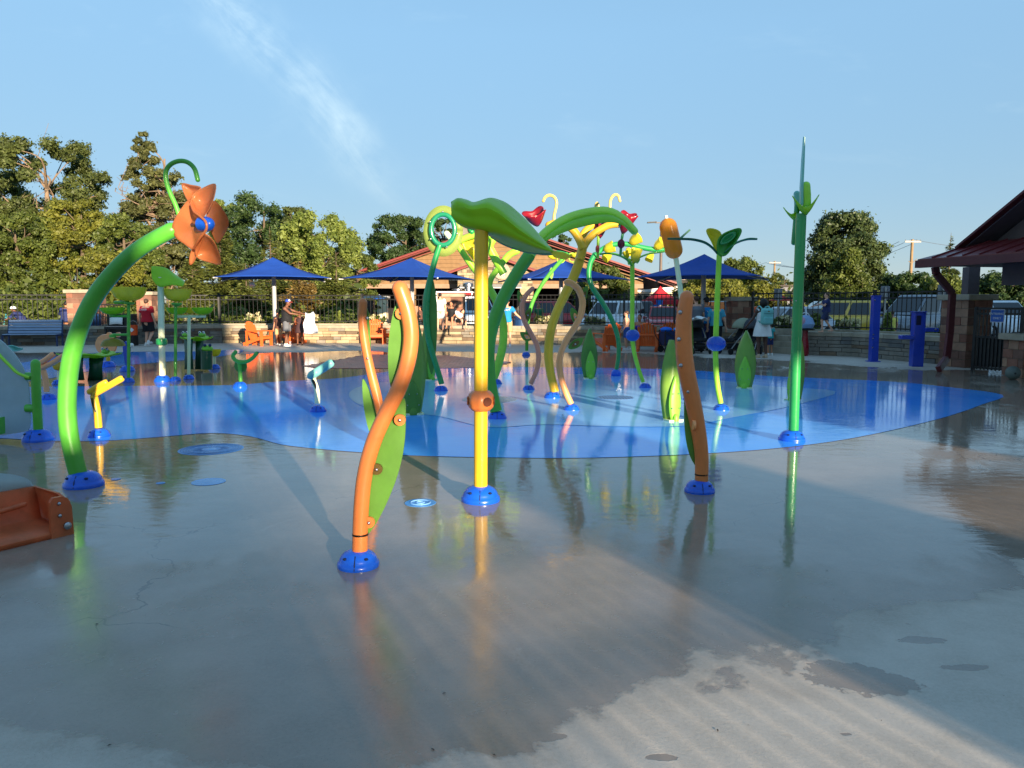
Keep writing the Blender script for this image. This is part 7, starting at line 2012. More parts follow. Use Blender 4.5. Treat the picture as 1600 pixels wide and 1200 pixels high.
car('large grey van behind the drinking fountain', 1440, 478, 32.5, R(-150), CG, 'van', 4.6)
car('dark blue car in the second row above the grey van', 1420, 474, 42.0, R(-120), CB, 'suv', 4.6)
car('silver car partly hidden by the red downspout', 1478, 482, 33.5, R(-95), CS, 'suv', 4.5)
car('white car glimpsed through the entrance gate', 1552, 484, 34.0, R(-90), CW, 'suv', 4.5)

# ================================================================== PEOPLE
SKIN = {'pale': M('skin pale', (214, 160, 130), 0.5, var=0.04), 'tan': M('skin tan', (176, 120, 88), 0.5, var=0.04), 'brown': M('skin brown', (120, 78, 56), 0.5, var=0.04), 'dark': M('skin dark', (82, 54, 42), 0.5, var=0.04)}
HAIRK = M('black hair', (24, 20, 18), 0.6); HAIRB = M('brown hair', (74, 50, 34), 0.6); HAIRG = M('grey hair', (120, 108, 96), 0.6)
DEF = dict(pelvis=(0, 0, 0.95), waist=(0, 0, 1.10), chest=(0, 0, 1.32), neck=(0, 0, 1.47), head=(0, 0.01, 1.63),
           sl=(-0.185, 0, 1.41), sr=(0.185, 0, 1.41), el=(-0.25, -0.03, 1.13), er=(0.25, -0.03, 1.13), wl=(-0.265, 0.06, 0.88), wr=(0.265, 0.06, 0.88),
           hl=(-0.095, 0, 0.92), hr=(0.095, 0, 0.92), kl=(-0.11, 0.02, 0.50), kr=(0.11, 0.02, 0.50), al=(-0.115, -0.03, 0.085), ar=(0.115, -0.03, 0.085))

def cap(mb, a, b, r0, r1, seg=12, ends=True, flat=1.0):
    a, b = Vector(a), Vector(b)
    mb.tube([a, a * 0.75 + b * 0.25, a * 0.5 + b * 0.5, a * 0.25 + b * 0.75, b], [r0, r0 * 0.75 + r1 * 0.25, (r0 + r1) / 2, r0 * 0.25 + r1 * 0.75, r1], seg, (ends, ends))

def fuse(ob, vox, sm=4):
    md = ob.modifiers.new('fuse', 'REMESH'); md.mode = 'VOXEL'; md.voxel_size = vox; md.use_smooth_shade = True
    if sm:
        m2 = ob.modifiers.new('soft', 'SMOOTH'); m2.factor = 0.5; m2.iterations = sm

def person(label, px, py, h, face, skin='pale', hair=HAIRB, top=None, bottom=None, shoes=WHITE, z=0.0, Y=None, pose=None, wide=1.0, hairstyle='short', extras=None, group=None):
    """face: heading in degrees, 0 looks away from the viewpoint, 180 towards it. pose in a 1.75 m body, +y ahead, -x its left"""
    if Y is None: g_ = G(px, py, z); X, Y = g_.x, g_.y
    else: X = (px - 800) / F * Y
    s_ = h / 1.75
    t = T('person', label, 'person', (X, Y, z), rz=R(face), local=True, group=group)
    J = dict(DEF); J.update(pose or {})
    J = {k: Vector(v) * s_ for k, v in J.items()}
    S = SKIN[skin]; w_ = wide * s_
    mb = MB()
    fwd = J.get('look', None)
    # torso, neck, head
    mb.tube([J['pelvis'] - Vector((0, 0, 0.06 * s_)), J['pelvis'], J['waist'], J['chest'], J['neck'] - Vector((0, 0, 0.05 * s_)), J['neck']], [0.115 * w_, 0.145 * w_, 0.125 * w_, 0.15 * w_, 0.11 * w_, 0.06 * s_], 16, (True, True))
    cap(mb, J['sl'], J['sr'], 0.068 * w_, 0.068 * w_)
    cap(mb, J['neck'] - Vector((0, 0, 0.04 * s_)), J['head'] - Vector((0, 0, 0.03 * s_)), 0.056 * s_, 0.052 * s_)
    hd = J['head']
    fm = Matrix.Rotation(R(J['turn'].x / s_) if 'turn' in J else 0, 3, 'Z')
    mb.ball(hd + Vector((0, 0, 0.015 * s_)), (0.076 * s_, 0.095 * s_, 0.108 * s_), 18, 12, fm)
    mb.ball(hd + fm @ Vector((0, 0.03 * s_, -0.05 * s_)), (0.055 * s_, 0.062 * s_, 0.065 * s_), 14, 8, fm)
    mb.ball(hd + fm @ Vector((0, 0.102 * s_, -0.012 * s_)), (0.014 * s_, 0.022 * s_, 0.022 * s_), 8, 6, fm)
    for k in (-1, 1): mb.ball(hd + fm @ Vector((k * 0.078 * s_, 0.0, -0.005 * s_)), (0.014 * s_, 0.022 * s_, 0.032 * s_), 8, 6, fm)
    # limbs
    for a in 'lr':
        cap(mb, J['s' + a], J['e' + a], 0.052 * w_, 0.040 * s_); cap(mb, J['e' + a], J['w' + a], 0.040 * s_, 0.028 * s_)
        d_ = (J['w' + a] - J['e' + a]).normalized(); sd = d_.cross(Vector((0, 0, 1)))
        if sd.length < 0.2: sd = Vector((0, 1, 0))
        sd.normalize(); pl = J['w' + a] + d_ * 0.05 * s_
        nn = d_.cross(sd)
        cap(mb, J['w' + a], pl + d_ * 0.02 * s_, 0.028 * s_, 0.034 * s_)
        for k in range(4):
            b0 = pl + d_ * 0.035 * s_ + sd * (k - 1.5) * 0.021 * s_
            L1 = (0.036, 0.042, 0.040, 0.030)[k] * s_
            m1 = b0 + d_ * L1 + nn * 0.006 * s_
            cap(mb, b0, m1, 0.0115 * s_, 0.0105 * s_, 8); cap(mb, m1, m1 + d_ * L1 * 0.8 + nn * 0.016 * s_, 0.0105 * s_, 0.009 * s_, 8)
        th = pl - d_ * 0.015 * s_ + sd * 0.03 * s_
        cap(mb, th, th + sd * 0.022 * s_ + d_ * 0.036 * s_, 0.013 * s_, 0.010 * s_, 8)
        cap(mb, J['h' + a], J['k' + a], 0.088 * w_, 0.058 * w_); cap(mb, J['k' + a], J['a' + a], 0.056 * w_, 0.036 * s_)
        ft = J['a' + a]; toe = ft + Vector((0, 0.16, -0.055)) * s_
        cap(mb, ft + Vector((0, -0.03 * s_, -0.045 * s_)), toe, 0.036 * s_, 0.030 * s_)
        cap(mb, ft, ft - Vector((0, 0, 0.04 * s_)), 0.036 * s_, 0.034 * s_)
    o = t.p('body', mb, S); fuse(o, 0.011 * max(0.75, s_), 3)
    for k in (-1, 1):
        e = t.p('eye', MB().ball(hd + fm @ Vector((k * 0.032 * s_, 0.086 * s_, 0.015 * s_)), (0.012 * s_, 0.010 * s_, 0.008 * s_), 8, 6), BLACK, o)
    t.p('mouth', MB().ball(hd + fm @ Vector((0, 0.088 * s_, -0.052 * s_)), (0.022 * s_, 0.008 * s_, 0.006 * s_), 8, 6), M('lip', (150, 80, 72), 0.5), o)
    # hair
    hm = MB()
    hm.ball(hd + fm @ Vector((0, -0.018 * s_, 0.035 * s_)), (0.084 * s_, 0.098 * s_, 0.100 * s_), 18, 10, fm)
    if hairstyle == 'long':
        hm.ball(hd + fm @ Vector((0, -0.06 * s_, -0.06 * s_)), (0.085 * s_, 0.06 * s_, 0.14 * s_), 14, 8)
    if hairstyle == 'afro':
        hm.ball(hd + fm @ Vector((0, -0.03 * s_, 0.03 * s_)), (0.125 * s_, 0.125 * s_, 0.135 * s_), 18, 10)
    if hairstyle == 'bun':
        hm.ball(hd + fm @ Vector((0, -0.11 * s_, 0.05 * s_)), 0.045 * s_, 12, 8)
    if hairstyle != 'none':
        ho = t.p('hair', hm, hair); 
    # clothes
    if top:
        kind, mat = top
        m_ = MB()
        g1 = 1.10
        if kind in ('tee', 'tank', 'shirt'):
            hem = J['pelvis'] - Vector((0, 0, 0.05 * s_))
            m_.tube([hem, J['pelvis'] + Vector((0, 0, 0.02 * s_)), J['waist'], J['chest'], J['neck'] - Vector((0, 0, 0.055 * s_)), J['neck'] - Vector((0, 0, 0.025 * s_))], [0.190 * w_, 0.186 * w_, 0.160 * w_, 0.174 * w_, 0.125 * w_, 0.074 * s_], 18)
            cap(m_, J['sl'] * 0.97, J['sr'] * 0.97, (0.080 if kind != 'tank' else 0.060) * w_, (0.080 if kind != 'tank' else 0.060) * w_)
            if kind != 'tank':
                for a in 'lr':
                    e = J['s' + a] + (J['e' + a] - J['s' + a]) * (0.62 if kind == 'tee' else 1.0)
                    m_.tube([J['s' + a], (J['s' + a] + e) / 2, e], [0.076 * w_, 0.074 * w_, 0.072 * w_], 14, (True, False))
        elif kind == 'dress':
            hem = J['pelvis'] - Vector((0, 0, 0.30 * s_))
            m_.tube([hem, J['pelvis'] - Vector((0, 0, 0.10 * s_)), J['pelvis'], J['waist'], J['chest'], J['neck'] - Vector((0, 0, 0.06 * s_))], [0.250 * w_, 0.222 * w_, 0.198 * w_, 0.165 * w_, 0.172 * w_, 0.11 * w_], 20)
            for a in 'lr': cap(m_, J['s' + a] * 0.9 + J['neck'] * 0.1, J['s' + a], 0.07 * w_, 0.066 * w_)
        elif kind == 'swim':
            m_.tube([J['pelvis'] - Vector((0, 0, 0.09 * s_)), J['pelvis'], J['waist'], J['chest'], J['chest'] + Vector((0, 0, 0.05 * s_))], [0.14 * w_, 0.158 * w_, 0.14 * w_, 0.160 * w_, 0.14 * w_], 18)
        so_ = t.p({'dress': 'dress', 'swim': 'swimsuit'}.get(kind, 'shirt'), m_, mat); fuse(so_, 0.014 * max(0.75, s_), 2)
    if bottom:
        kind, mat = bottom
        m_ = MB()
        f_ = {'shorts': 0.62, 'long': 1.0, 'brief': 0.25}[kind]
        m_.tube([J['pelvis'] + Vector((0, 0, 0.09 * s_)), J['pelvis'], J['pelvis'] - Vector((0, 0, 0.06 * s_))], [0.166 * w_, 0.180 * w_, 0.165 * w_], 18)
        for a in 'lr':
            if f_ < 1:
                e = J['h' + a] + (J['k' + a] - J['h' + a]) * (f_ + 0.25)
                m_.tube([J['h' + a] + Vector((0, 0, 0.02 * s_)), (J['h' + a] + e) / 2, e], [0.108 * w_, 0.106 * w_, 0.104 * w_], 16)
            else:
                m_.tube([J['h' + a], (J['h' + a] + J['k' + a]) / 2, J['k' + a], (J['k' + a] + J['a' + a]) / 2, J['a' + a]], [0.104 * w_, 0.088 * w_, 0.074 * w_, 0.064 * w_, 0.054 * w_], 16)
        so_ = t.p('trousers' if f_ == 1 else 'shorts', m_, mat); fuse(so_, 0.014 * max(0.75, s_), 2)
    if shoes:
        for a in 'lr':
            m_ = MB(); ft = J['a' + a]
            cap(m_, ft + Vector((0, -0.035, -0.045)) * s_, ft + Vector((0, 0.17, -0.055)) * s_, 0.044 * s_, 0.036 * s_)
            cap(m_, ft + Vector((0, -0.01, 0.0)) * s_, ft + Vector((0, 0.0, -0.04)) * s_, 0.044 * s_, 0.044 * s_)
            m_.box(ft + Vector((0, 0.065, -0.078)) * s_, (0.085 * s_, 0.27 * s_, 0.02 * s_))
            t.p('shoe', m_, shoes)
    t.J, t.s, t.fm = J, s_, fm
    return t
def cloth(name, rgb): return M(name, rgb, 0.85, bump=0.15, bscale=80)
CREDS = cloth('red cotton', (190, 22, 38)); CBLK = cloth('black cotton', (24, 24, 28)); CTEAL = cloth('bright blue cotton', (22, 128, 190)); CKHA = cloth('khaki cotton', (184, 152, 108))
CGRY = cloth('grey cotton', (104, 106, 112)); CDGR = cloth('charcoal cotton', (58, 60, 66)); CWHT = cloth('white cotton', (224, 222, 218)); CNAV = cloth('navy cotton', (36, 46, 92)); CYEL = cloth('yellow cotton', (216, 206, 96)); CSKY = cloth('teal cotton', (60, 146, 168)); CLBL = cloth('swim blue', (44, 88, 168))
CROY = cloth('royal blue swim', (30, 36, 140)); CPAT = cloth('patterned cotton', (176, 180, 178)); CGRN = cloth('green cotton', (40, 110, 70)); CBRN = cloth('brown cotton', (92, 60, 50))

def badge(t, s_, size, loc, mat, rot=None, par=None):
    text(t, s_, size, loc, rot or (math.pi / 2, 0, 0), mat, par, ext=0.003)

t = person('staff member in a red STAFF t-shirt and black shorts, walking with an orange bucket', 232, 541, 1.76, -8, 'pale', HAIRB, ('tee', CREDS), ('shorts', CBLK), WHITE, wide=1.16,
           pose=dict(wl=(-0.33, 0.05, 0.88), el=(-0.27, -0.02, 1.14), kl=(-0.10, 0.10, 0.51), al=(-0.10, 0.02, 0.10), kr=(0.10, 0.12, 0.52), ar=(0.16, -0.22, 0.20)))
badge(t, 'STAFF', 0.115, (0.0, -0.232, 1.36), WHITE)
t = person('adult in a black tank top, grey shorts and a tricolour cap, holding a towel', 449, 541, 1.74, -90, 'brown', HAIRK, ('tank', CBLK), ('shorts', CGRY), WHITE, wide=1.12,
           pose=dict(er=(0.24, 0.20, 1.24), wr=(0.18, 0.46, 1.20), el=(-0.22, 0.28, 1.30), wl=(-0.15, 0.58, 1.22), head=(0, 0.06, 1.62)))
hd, s_ = t.J['head'], t.s
t.p('cap_crown', MB().lathe([(0.098, 0.0), (0.096, 0.04), (0.075, 0.085), (0.03, 0.105), (0.0, 0.107)], hd + Vector((0, 0.0, 0.045)), 18), M('cap blue', (40, 70, 160), 0.7))
t.p('cap_panel', MB().ball(hd + Vector((0, 0.055, 0.09)), (0.07, 0.05, 0.055), 14, 8), WHITE)
t.p('cap_peak', MB().plate([hd + Vector((-0.08, 0.07, 0.05)), hd + Vector((-0.06, 0.16, 0.035)), hd + Vector((0.0, 0.19, 0.03)), hd + Vector((0.06, 0.16, 0.035)), hd + Vector((0.08, 0.07, 0.05))], (0, 0, 0.012)), M('cap red', (196, 40, 40), 0.7), smooth=False)
person('child in a dark patterned dress behind the held white towel', 469, 540, 1.32, 200, 'brown', HAIRK, ('dress', cloth('dark floral', (62, 40, 44))), None, BLACK, hairstyle='bun', pose=dict(wr=(0.15, 0.28, 1.15), wl=(-0.15, 0.28, 1.2)))
person('person in beige shorts standing behind the adult with the cap', 436, 539, 1.25, 170, 'tan', HAIRK, ('tee', CBRN), ('shorts', CKHA), WHITE)
g_ = G(488, 541)
t = T('bath_towel', 'white towel held out by the adult in the cap', 'towel', (g_.x, g_.y - 0.35, 0.5), local=True)
t.p('cloth', MB().grid([[Vector(((-0.14 - 0.10 * v) + (0.30 + 0.24 * v) * u_ + 0.03 * math.sin(9 * v), 0.035 * math.sin(u_ * 13) + 0.010 * math.sin(u_ * 29), 0.76 - 0.80 * v - 0.10 * math.sin(u_ * 3.14) * (1 - v) * 0.6 + 0.04 * u_)) for u_ in np.linspace(0, 1, 26)] for v in np.linspace(0, 1, 12)]), M('white towel', (232, 232, 236), 0.95, bump=0.5, bscale=140, transl=0.15), solid=0.016)
person('person in a white t-shirt and patterned shorts standing on the sunlit wall', 688, 516, 1.20, 8, 'pale', HAIRK, ('tee', CWHT), ('shorts', CPAT), None, z=WH + 0.13, wide=1.15, pose=dict(wr=(0.27, 0.02, 0.85)))
SIT = dict(pelvis=(0, 0, 0.45), waist=(0, -0.02, 0.60), chest=(0, 0.02, 0.82), neck=(0, 0.05, 0.98), head=(0, 0.09, 1.14), sl=(-0.17, 0.03, 0.92), sr=(0.17, 0.03, 0.92), el=(-0.22, 0.12, 0.68), er=(0.22, 0.12, 0.68), wl=(-0.16, 0.32, 0.56), wr=(0.16, 0.32, 0.56),
           hl=(-0.10, 0.02, 0.44), hr=(0.10, 0.02, 0.44), kl=(-0.13, 0.42, 0.50), kr=(0.13, 0.42, 0.50), al=(-0.13, 0.46, 0.09), ar=(0.13, 0.46, 0.09))
person('boy in a black t-shirt perched on the sunlit wall by the pillar', 706, 516, 1.42, 170, 'tan', HAIRK, ('tee', CBLK), ('shorts', CBLK), None, z=WH + 0.05, Y=G(706, 516, WH).y + 0.5, pose=SIT)
person('child in white and black leaning down on the wall beside the boy', 716, 516, 1.25, 230, 'pale', HAIRB, ('tee', CWHT), ('shorts', CBLK), None, z=WH + 0.02, Y=G(716, 516, WH).y + 0.45, pose=dict(SIT, head=(0, 0.34, 0.94), neck=(0, 0.24, 0.88), chest=(0, 0.16, 0.78)))
t = person('staff member in a bright blue t-shirt and khaki shorts, reaching to the dark blue bin', 792, 542, 1.76, -4, 'pale', HAIRB, ('tee', CTEAL), ('shorts', CKHA), WHITE,
           pose=dict(er=(0.33, 0.05, 1.20), wr=(0.50, 0.14, 1.05)))
badge(t, 'STAFF', 0.10, (0.0, -0.198, 1.36), WHITE)
person('shirtless child in blue swim shorts standing by the orange chairs', 978, 547, 1.34, 75, 'pale', HAIRB, None, ('shorts', CLBL), WHITE, pose=dict(wl=(-0.22, 0.15, 0.85), wr=(0.2, 0.22, 0.9)))
person('person in a royal blue swimsuit sitting with the back turned, in the high-backed chair', 1000, 546, 1.68, 150, 'tan', HAIRK, ('swim', CROY), ('brief', CBLK), WHITE, Y=G(1000, 546).y + 0.15, pose=SIT, hairstyle='bun', wide=1.15)
person('tall adult in a grey t-shirt behind the fourth umbrella post', 1086, 549, 1.85, 15, 'pale', HAIRB, ('tee', CGRY), ('long', CDGR), BLACK, wide=1.15)
t = person('adult in a bright blue tank top with a white print and a black cap', 1102, 548, 1.80, 10, 'tan', HAIRK, ('tank', CTEAL), ('long', CNAV), BLACK, wide=1.1)
hd = t.J['head']; t.p('cap_crown', MB().lathe([(0.11, 0.0), (0.105, 0.05), (0.07, 0.10), (0.0, 0.115)], hd + Vector((0, 0, 0.03)), 16), CBLK)
t.p('print', MB().plate([Vector((-0.07, -0.19, 1.36)), Vector((0.0, -0.19, 1.32)), Vector((0.10, -0.19, 1.27)), Vector((0.02, -0.19, 1.27)), Vector((-0.02, -0.19, 1.24)), Vector((-0.03, -0.19, 1.31))], (0, 0.008, 0)), WHITE, smooth=False)
person('adult in a teal t-shirt and black trousers, stooping over a stroller', 1118, 550, 1.66, -20, 'pale', HAIRB, ('tee', CSKY), ('long', CBLK), WHITE, wide=1.15, pose=dict(neck=(0, 0.12, 1.42), head=(0, 0.22, 1.52), chest=(0, 0.07, 1.30), el=(-0.28, 0.0, 1.10), wl=(-0.30, 0.10, 0.84), er=(0.28, 0, 1.1), wr=(0.32, 0.08, 0.84)))
t = person('woman in a white dress wearing a pale teal backpack, turned towards the steps', 1190, 559, 1.70, 6, 'dark', HAIRK, ('dress', CWHT), None, M('sandal', (186, 160, 130), 0.6), hairstyle='afro', wide=1.14, pose=dict(el=(-0.30, 0.06, 1.16), wl=(-0.38, 0.24, 0.98)))
bpk = T('backpack', 'pale teal backpack worn by the woman in the white dress', 'backpack', tuple(t.o.location), rz=R(6), local=True)
BPM = cloth('pale teal nylon', (120, 186, 180))
o = bpk.p('pack', MB().box((0, -0.27, 1.22), (0.36, 0.18, 0.48)), BPM, bevel=0.07)
bpk.p('pocket', MB().box((0, -0.37, 1.10), (0.28, 0.08, 0.20)), BPM, o, bevel=0.03)
bpk.p('flap', MB().box((0, -0.365, 1.36), (0.30, 0.04, 0.10)), BPM, o, bevel=0.015)
bpk.p('label_patch', MB().box((0, -0.388, 1.37), (0.05, 0.006, 0.03)), M('brown inlay', (104, 84, 34)), o, smooth=False)
bpk.p('handle', MB().tube([Vector((0.06 * math.cos(a), -0.24, 1.46 + 0.05 * math.sin(a))) for a in np.linspace(0, math.pi, 9)], 0.012, 6), BPM, o)
for k in (-1, 1): bpk.p('strap', MB().tube(cat([Vector((k * 0.12, -0.20, 1.44)), Vector((k * 0.13, -0.02, 1.52)), Vector((k * 0.13, 0.16, 1.42)), Vector((k * 0.15, 0.14, 1.2)), Vector((k * 0.16, -0.16, 1.05))], 4), 0.02, 8), BPM, o)
person('child in turquoise standing in front of the woman in the white dress', 1203, 556, 1.02, 20, 'tan', HAIRK, ('tee', cloth('turquoise cotton', (40, 160, 160))), ('shorts', CNAV), WHITE, Y=G(1203, 556).y + 0.3)
t = person('boy in a blue t-shirt walking along the top of the shaded wall', 1289, 528, 1.20, 82, 'pale', HAIRB, ('tee', CNAV), ('shorts', cloth('dark floral navy', (44, 52, 84))), None, z=WH + 0.12, Y=23.4,
       pose=dict(kl=(-0.10, 0.20, 0.52), al=(-0.10, 0.16, 0.09), kr=(0.10, -0.04, 0.50), ar=(0.10, -0.30, 0.12), el=(-0.24, 0.14, 1.18), wl=(-0.12, 0.30, 1.24), er=(0.22, 0.22, 1.24), wr=(0.16, 0.52, 1.16)))
person('child in a yellow t-shirt standing beyond the fence', 1392, 540, 1.34, 10, 'tan', HAIRB, ('tee', CYEL), ('shorts', CKHA), WHITE, Y=27.5, z=0.0)
person('person in a navy jacket sitting beyond the fence, near the brick gate pillar', 106, 520, 1.75, 20, 'tan', HAIRK, ('shirt', CNAV), ('long', CNAV), BLACK, Y=33.5, z=0.42, pose=SIT, wide=1.3)
t = person('cyclist in a white helmet bent over the handlebars beyond the fence', 38, 520, 1.72, 85, 'brown', HAIRK, ('shirt', CNAV), ('long', CDGR), BLACK, Y=34.0, z=0.30, pose=dict(SIT, chest=(0, 0.20, 0.80), neck=(0, 0.32, 0.94), head=(0, 0.42, 1.06), sl=(-0.17, 0.26, 0.88), sr=(0.17, 0.26, 0.88), wl=(-0.2, 0.6, 0.62), wr=(0.2, 0.6, 0.62), el=(-0.24, 0.42, 0.68), er=(0.24, 0.42, 0.68)))
t.p('helmet', MB().lathe([(0.125, 0.0), (0.12, 0.05), (0.09, 0.10), (0.0, 0.125)], t.J['head'] + Vector((0, 0, 0.02)), 18), WHITE)
t = T('bicycle', 'bicycle ridden by the cyclist in the white helmet', 'bicycle', ((26 - 800) / F * 34.0, 34.0, 0.0), local=True)
for x_ in (-0.52, 0.52):
    o = t.p('wheel', MB().tube([Vector((x_ + 0.33 * math.cos(a), 0, 0.62 + 0.33 * math.sin(a))) for a in np.linspace(0, 2 * math.pi, 29)], 0.022, 8), RUBBER)
    m_ = MB()
    for k in range(10): m_.tube([Vector((x_, 0, 0.62)), Vector((x_ + 0.32 * math.cos(k * 0.628), 0, 0.62 + 0.32 * math.sin(k * 0.628)))], 0.003, 4)
    t.p('spoke', m_, STEEL, o)
for a, b in (((0.52, 0, 0.62), (0.1, 0, 0.58)), ((0.1, 0, 0.58), (0.2, 0, 1.06)), ((0.2, 0, 1.0), (-0.4, 0, 1.02)), ((0.1, 0, 0.58), (-0.4, 0, 0.98)), ((-0.52, 0, 0.62), (-0.38, 0, 1.14))):
    t.p('frame_tube', MB().tube([Vector(a), Vector(b)], 0.02, 8), M('bike teal', (60, 140, 150), 0.3))
t.p('saddle', MB().ball((0.22, 0, 1.08), (0.13, 0.06, 0.03), 12, 6), BLACK)
t.p('handlebar', MB().tube([Vector((-0.38, -0.25, 1.18)), Vector((-0.42, 0, 1.16)), Vector((-0.38, 0.25, 1.18))], 0.015, 8), BLACK)
for px, Y, h, face, top, lb in ((842, 39, 1.62, 160, CGRN, 'person in a green t-shirt beyond the fence, behind the salmon stem'), (657, 38, 1.5, 90, CBRN, 'person in brown beyond the fence, behind the second umbrella post'), (625, 40, 1.6, 200, CREDS, 'person in a reddish top at the open hall beyond the fence'), (918, 44, 1.65, 180, CDGR, 'person in dark clothes standing by the white parking sign'),
                               (1062, 43, 1.7, 180, CBLK, 'person in black at the stall under the red canopy'), (1175, 46, 1.7, 170, cloth('orange cotton', (214, 92, 50)), 'person in an orange top under the dark red parasol'), (640, 41, 1.6, 150, CWHT, 'person in white at the open hall, beside the person in a reddish top')):
    person(lb, px, 520, h, face, 'tan', HAIRK, ('tee', top), ('long', CDGR), BLACK, Y=Y)

# ================================================================== STROLLERS, WAGON, SMALL THINGS
def stroller(label, px, py, rz, hoodm, full=True, s_=1.0):
    g_ = G(px, py)
    t = T('stroller', label, 'stroller', (g_.x, g_.y, 0), rz=rz, local=True, group='strollers parked by the steps')
    FR = M('stroller frame', (150, 148, 144), 0.4, metal=0.4)
    for k in (-1, 1):
        t.p('frame_tube', MB().tube(cat([Vector((k * 0.24, 0.45, 0.12)), Vector((k * 0.24, 0.10, 0.50)), Vector((k * 0.25, -0.30, 0.82)), Vector((k * 0.24, -0.55, 1.02))], 4), 0.016, 8), FR)
        t.p('frame_tube', MB().tube([Vector((k * 0.27, -0.38, 0.14)), Vector((k * 0.25, 0.02, 0.58))], 0.016, 8), FR)
        for y_, r_ in ((0.45, 0.10), (-0.38, 0.14)):
            m_ = Matrix.Rotation(math.pi / 2, 3, 'Y')
            o = t.p('wheel', MB().lathe([(r_ * 0.7, -0.02), (r_, -0.018), (r_, 0.018), (r_ * 0.7, 0.02)], (k * 0.27, y_, r_), 18, m_), RUBBER)
            t.p('rim', MB().lathe([(r_ * 0.7, -0.015), (r_ * 0.7, 0.015), (0.0, 0.02)], (k * 0.27, y_, r_), 12, m_), CHROME, o)
    t.p('handle', MB().tube(cat([Vector((-0.24, -0.55, 1.02)), Vector((-0.2, -0.60, 1.08)), Vector((0.2, -0.60, 1.08)), Vector((0.24, -0.55, 1.02))], 4), 0.022, 8), BLACK)
    t.p('seat', MB().grid([[Vector((k * 0.21, 0.32, 0.40)), Vector((k * 0.21, 0.25, 0.48)), Vector((k * 0.21, -0.02, 0.46)), Vector((k * 0.21, -0.15, 0.55)), Vector((k * 0.21, -0.34, 0.90))] for k in (-1, -0.4, 0.4, 1)]), CBLK, solid=0.04)
    t.p('footrest', MB().box((0, 0.42, 0.26), (0.36, 0.14, 0.03)), BLACK, smooth=False, bevel=0.01)
    t.p('basket', MB().box((0, -0.06, 0.24), (0.42, 0.56, 0.18)), CBLK, smooth=False, bevel=0.03)
    rows = []
    for i in range(8):
        a = R(8 + 17 * i)
        rows.append([Vector((0.25 * math.cos(b) * 1.0, -0.26 + 0.40 * math.cos(a) * (0.25 + 0.75 * math.sin(b)), 0.78 + 0.36 * math.sin(a) * (0.25 + 0.75 * math.sin(b)))) for b in np.linspace(0, math.pi, 11)])
    t.p('hood', MB().grid(rows), hoodm, solid=0.015)
    return t
SAGE = cloth('sage canvas', (142, 146, 122))
stroller('large stroller with a sage green hood, in front of the brick pillar', 1150, 553, R(115), SAGE)
stroller('black stroller with a white cloth over it, behind the thick orange stem', 1089, 552, R(185), CBLK)
stroller('dark stroller held by the woman in the white dress', 1171, 554, R(150), CDGR)
g_ = G(1089, 552)
t = T('draped_cloth', 'white cloth draped over the black stroller hood', 'cloth', (g_.x, g_.y, 1.1), local=True)
t.p('cloth', MB().grid([[Vector((-0.24 + 0.48 * u_, -0.32 + 0.3 * v + 0.02 * math.sin(8 * u_), 0.06 + 0.05 * math.sin(9 * u_ + 4 * v) - 0.16 * abs(u_ - 0.5))) for u_ in np.linspace(0, 1, 12)] for v in np.linspace(0, 1, 6)]), WHITE, solid=0.012)
g_ = G(1052, 551)
t = T('folding_wagon', 'navy folding wagon parked beside the orange chairs', 'wagon', (g_.x, g_.y, 0), rz=R(8), local=True)
WG = cloth('navy canvas', (26, 36, 74))
WW = rad(46, g_.y) * 2 * 0.8
for (c, sz) in (((0, -0.26, 0.48), (WW, 0.03, 0.44)), ((0, 0.26, 0.48), (WW, 0.03, 0.44)), ((-WW / 2, 0, 0.48), (0.03, 0.50, 0.44)), ((WW / 2, 0, 0.48), (0.03, 0.50, 0.44)), ((0, 0, 0.26), (WW, 0.5, 0.03))):
    t.p('side', MB().box(c, sz), WG, smooth=False)
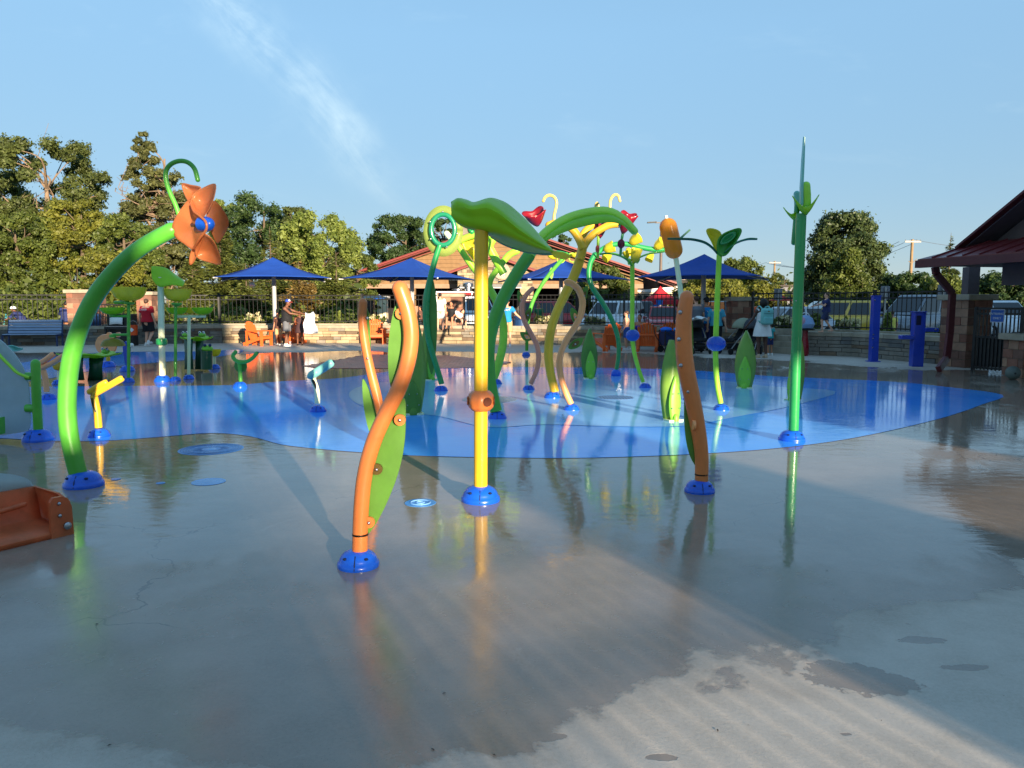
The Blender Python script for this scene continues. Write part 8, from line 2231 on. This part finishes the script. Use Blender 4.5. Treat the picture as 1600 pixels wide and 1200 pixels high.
for k in (-1, 1):
    for m2 in (-1, 1):
        t.p('post', MB().bar((k * WW / 2, m2 * 0.29, 0.2), (k * WW / 2, m2 * 0.29, 0.74), 0.03, 0.03), BLACK, smooth=False)
        t.p('wheel', MB().lathe([(0.10, -0.035), (0.11, 0.0), (0.10, 0.035)], (k * WW * 0.42, m2 * 0.31, 0.11), 16, rm), RUBBER)
    t.p('brace', MB().bar((-k * WW * 0.48, -0.285, 0.28), (k * WW * 0.48, -0.285, 0.68), 0.02, 0.02), BLACK, smooth=False)
t.p('handle', MB().tube([Vector((-WW / 2, 0, 0.2)), Vector((-WW / 2 - 0.25, 0, 0.6)), Vector((-WW / 2 - 0.3, 0, 0.9))], 0.015, 8), BLACK)
for x_, c, lb in ((-0.25, M('bright blue canvas', (30, 116, 226)), 'blue folded towel on top of the navy wagon'), (0.18, M('turquoise towel', (60, 150, 220), 0.9), 'light blue bag on top of the navy wagon')):
    t = T('beach_towel', lb, 'towel', (g_.x + x_, g_.y, 0.70), local=True)
    t.p('fold', MB().ball((0, 0, 0.05), (0.2, 0.17, 0.09), 16, 8), c)
g_ = G(463, 541)
t = T('drink_cup', 'pink drink tumbler on the deck beside the white shoes', 'cup', (g_.x - 0.2, g_.y - 0.1, 0), local=True)
t.p('cup', MB().lathe([(0.035, 0), (0.045, 0.18), (0.045, 0.19), (0.0, 0.19)], (0, 0, 0), 16), M('pink tumbler', (206, 150, 150), 0.4))
# litter of leaves and grit on the deck
mb = MB(); r_ = np.random.default_rng(5)
for i in range(26):
    px, py = r_.uniform(150, 1580), r_.uniform(820, 1190)
    c = G(px, py); a = r_.uniform(0, 6.28); L_ = 0.003 + 0.009 * r_.random() ** 3
    d_ = Vector((math.cos(a), math.sin(a), 0)); n_ = Vector((-d_.y, d_.x, 0))
    mb.add([c - d_ * L_ + Vector((0, 0, .002)), c + n_ * L_ * .4 + Vector((0, 0, .005)), c + d_ * L_ + Vector((0, 0, .003)), c - n_ * L_ * .4 + Vector((0, 0, .004))], [(0, 1, 2, 3)])
struct('litter', mb, M('grit', (52, 44, 36), 0.8), kind='stuff')
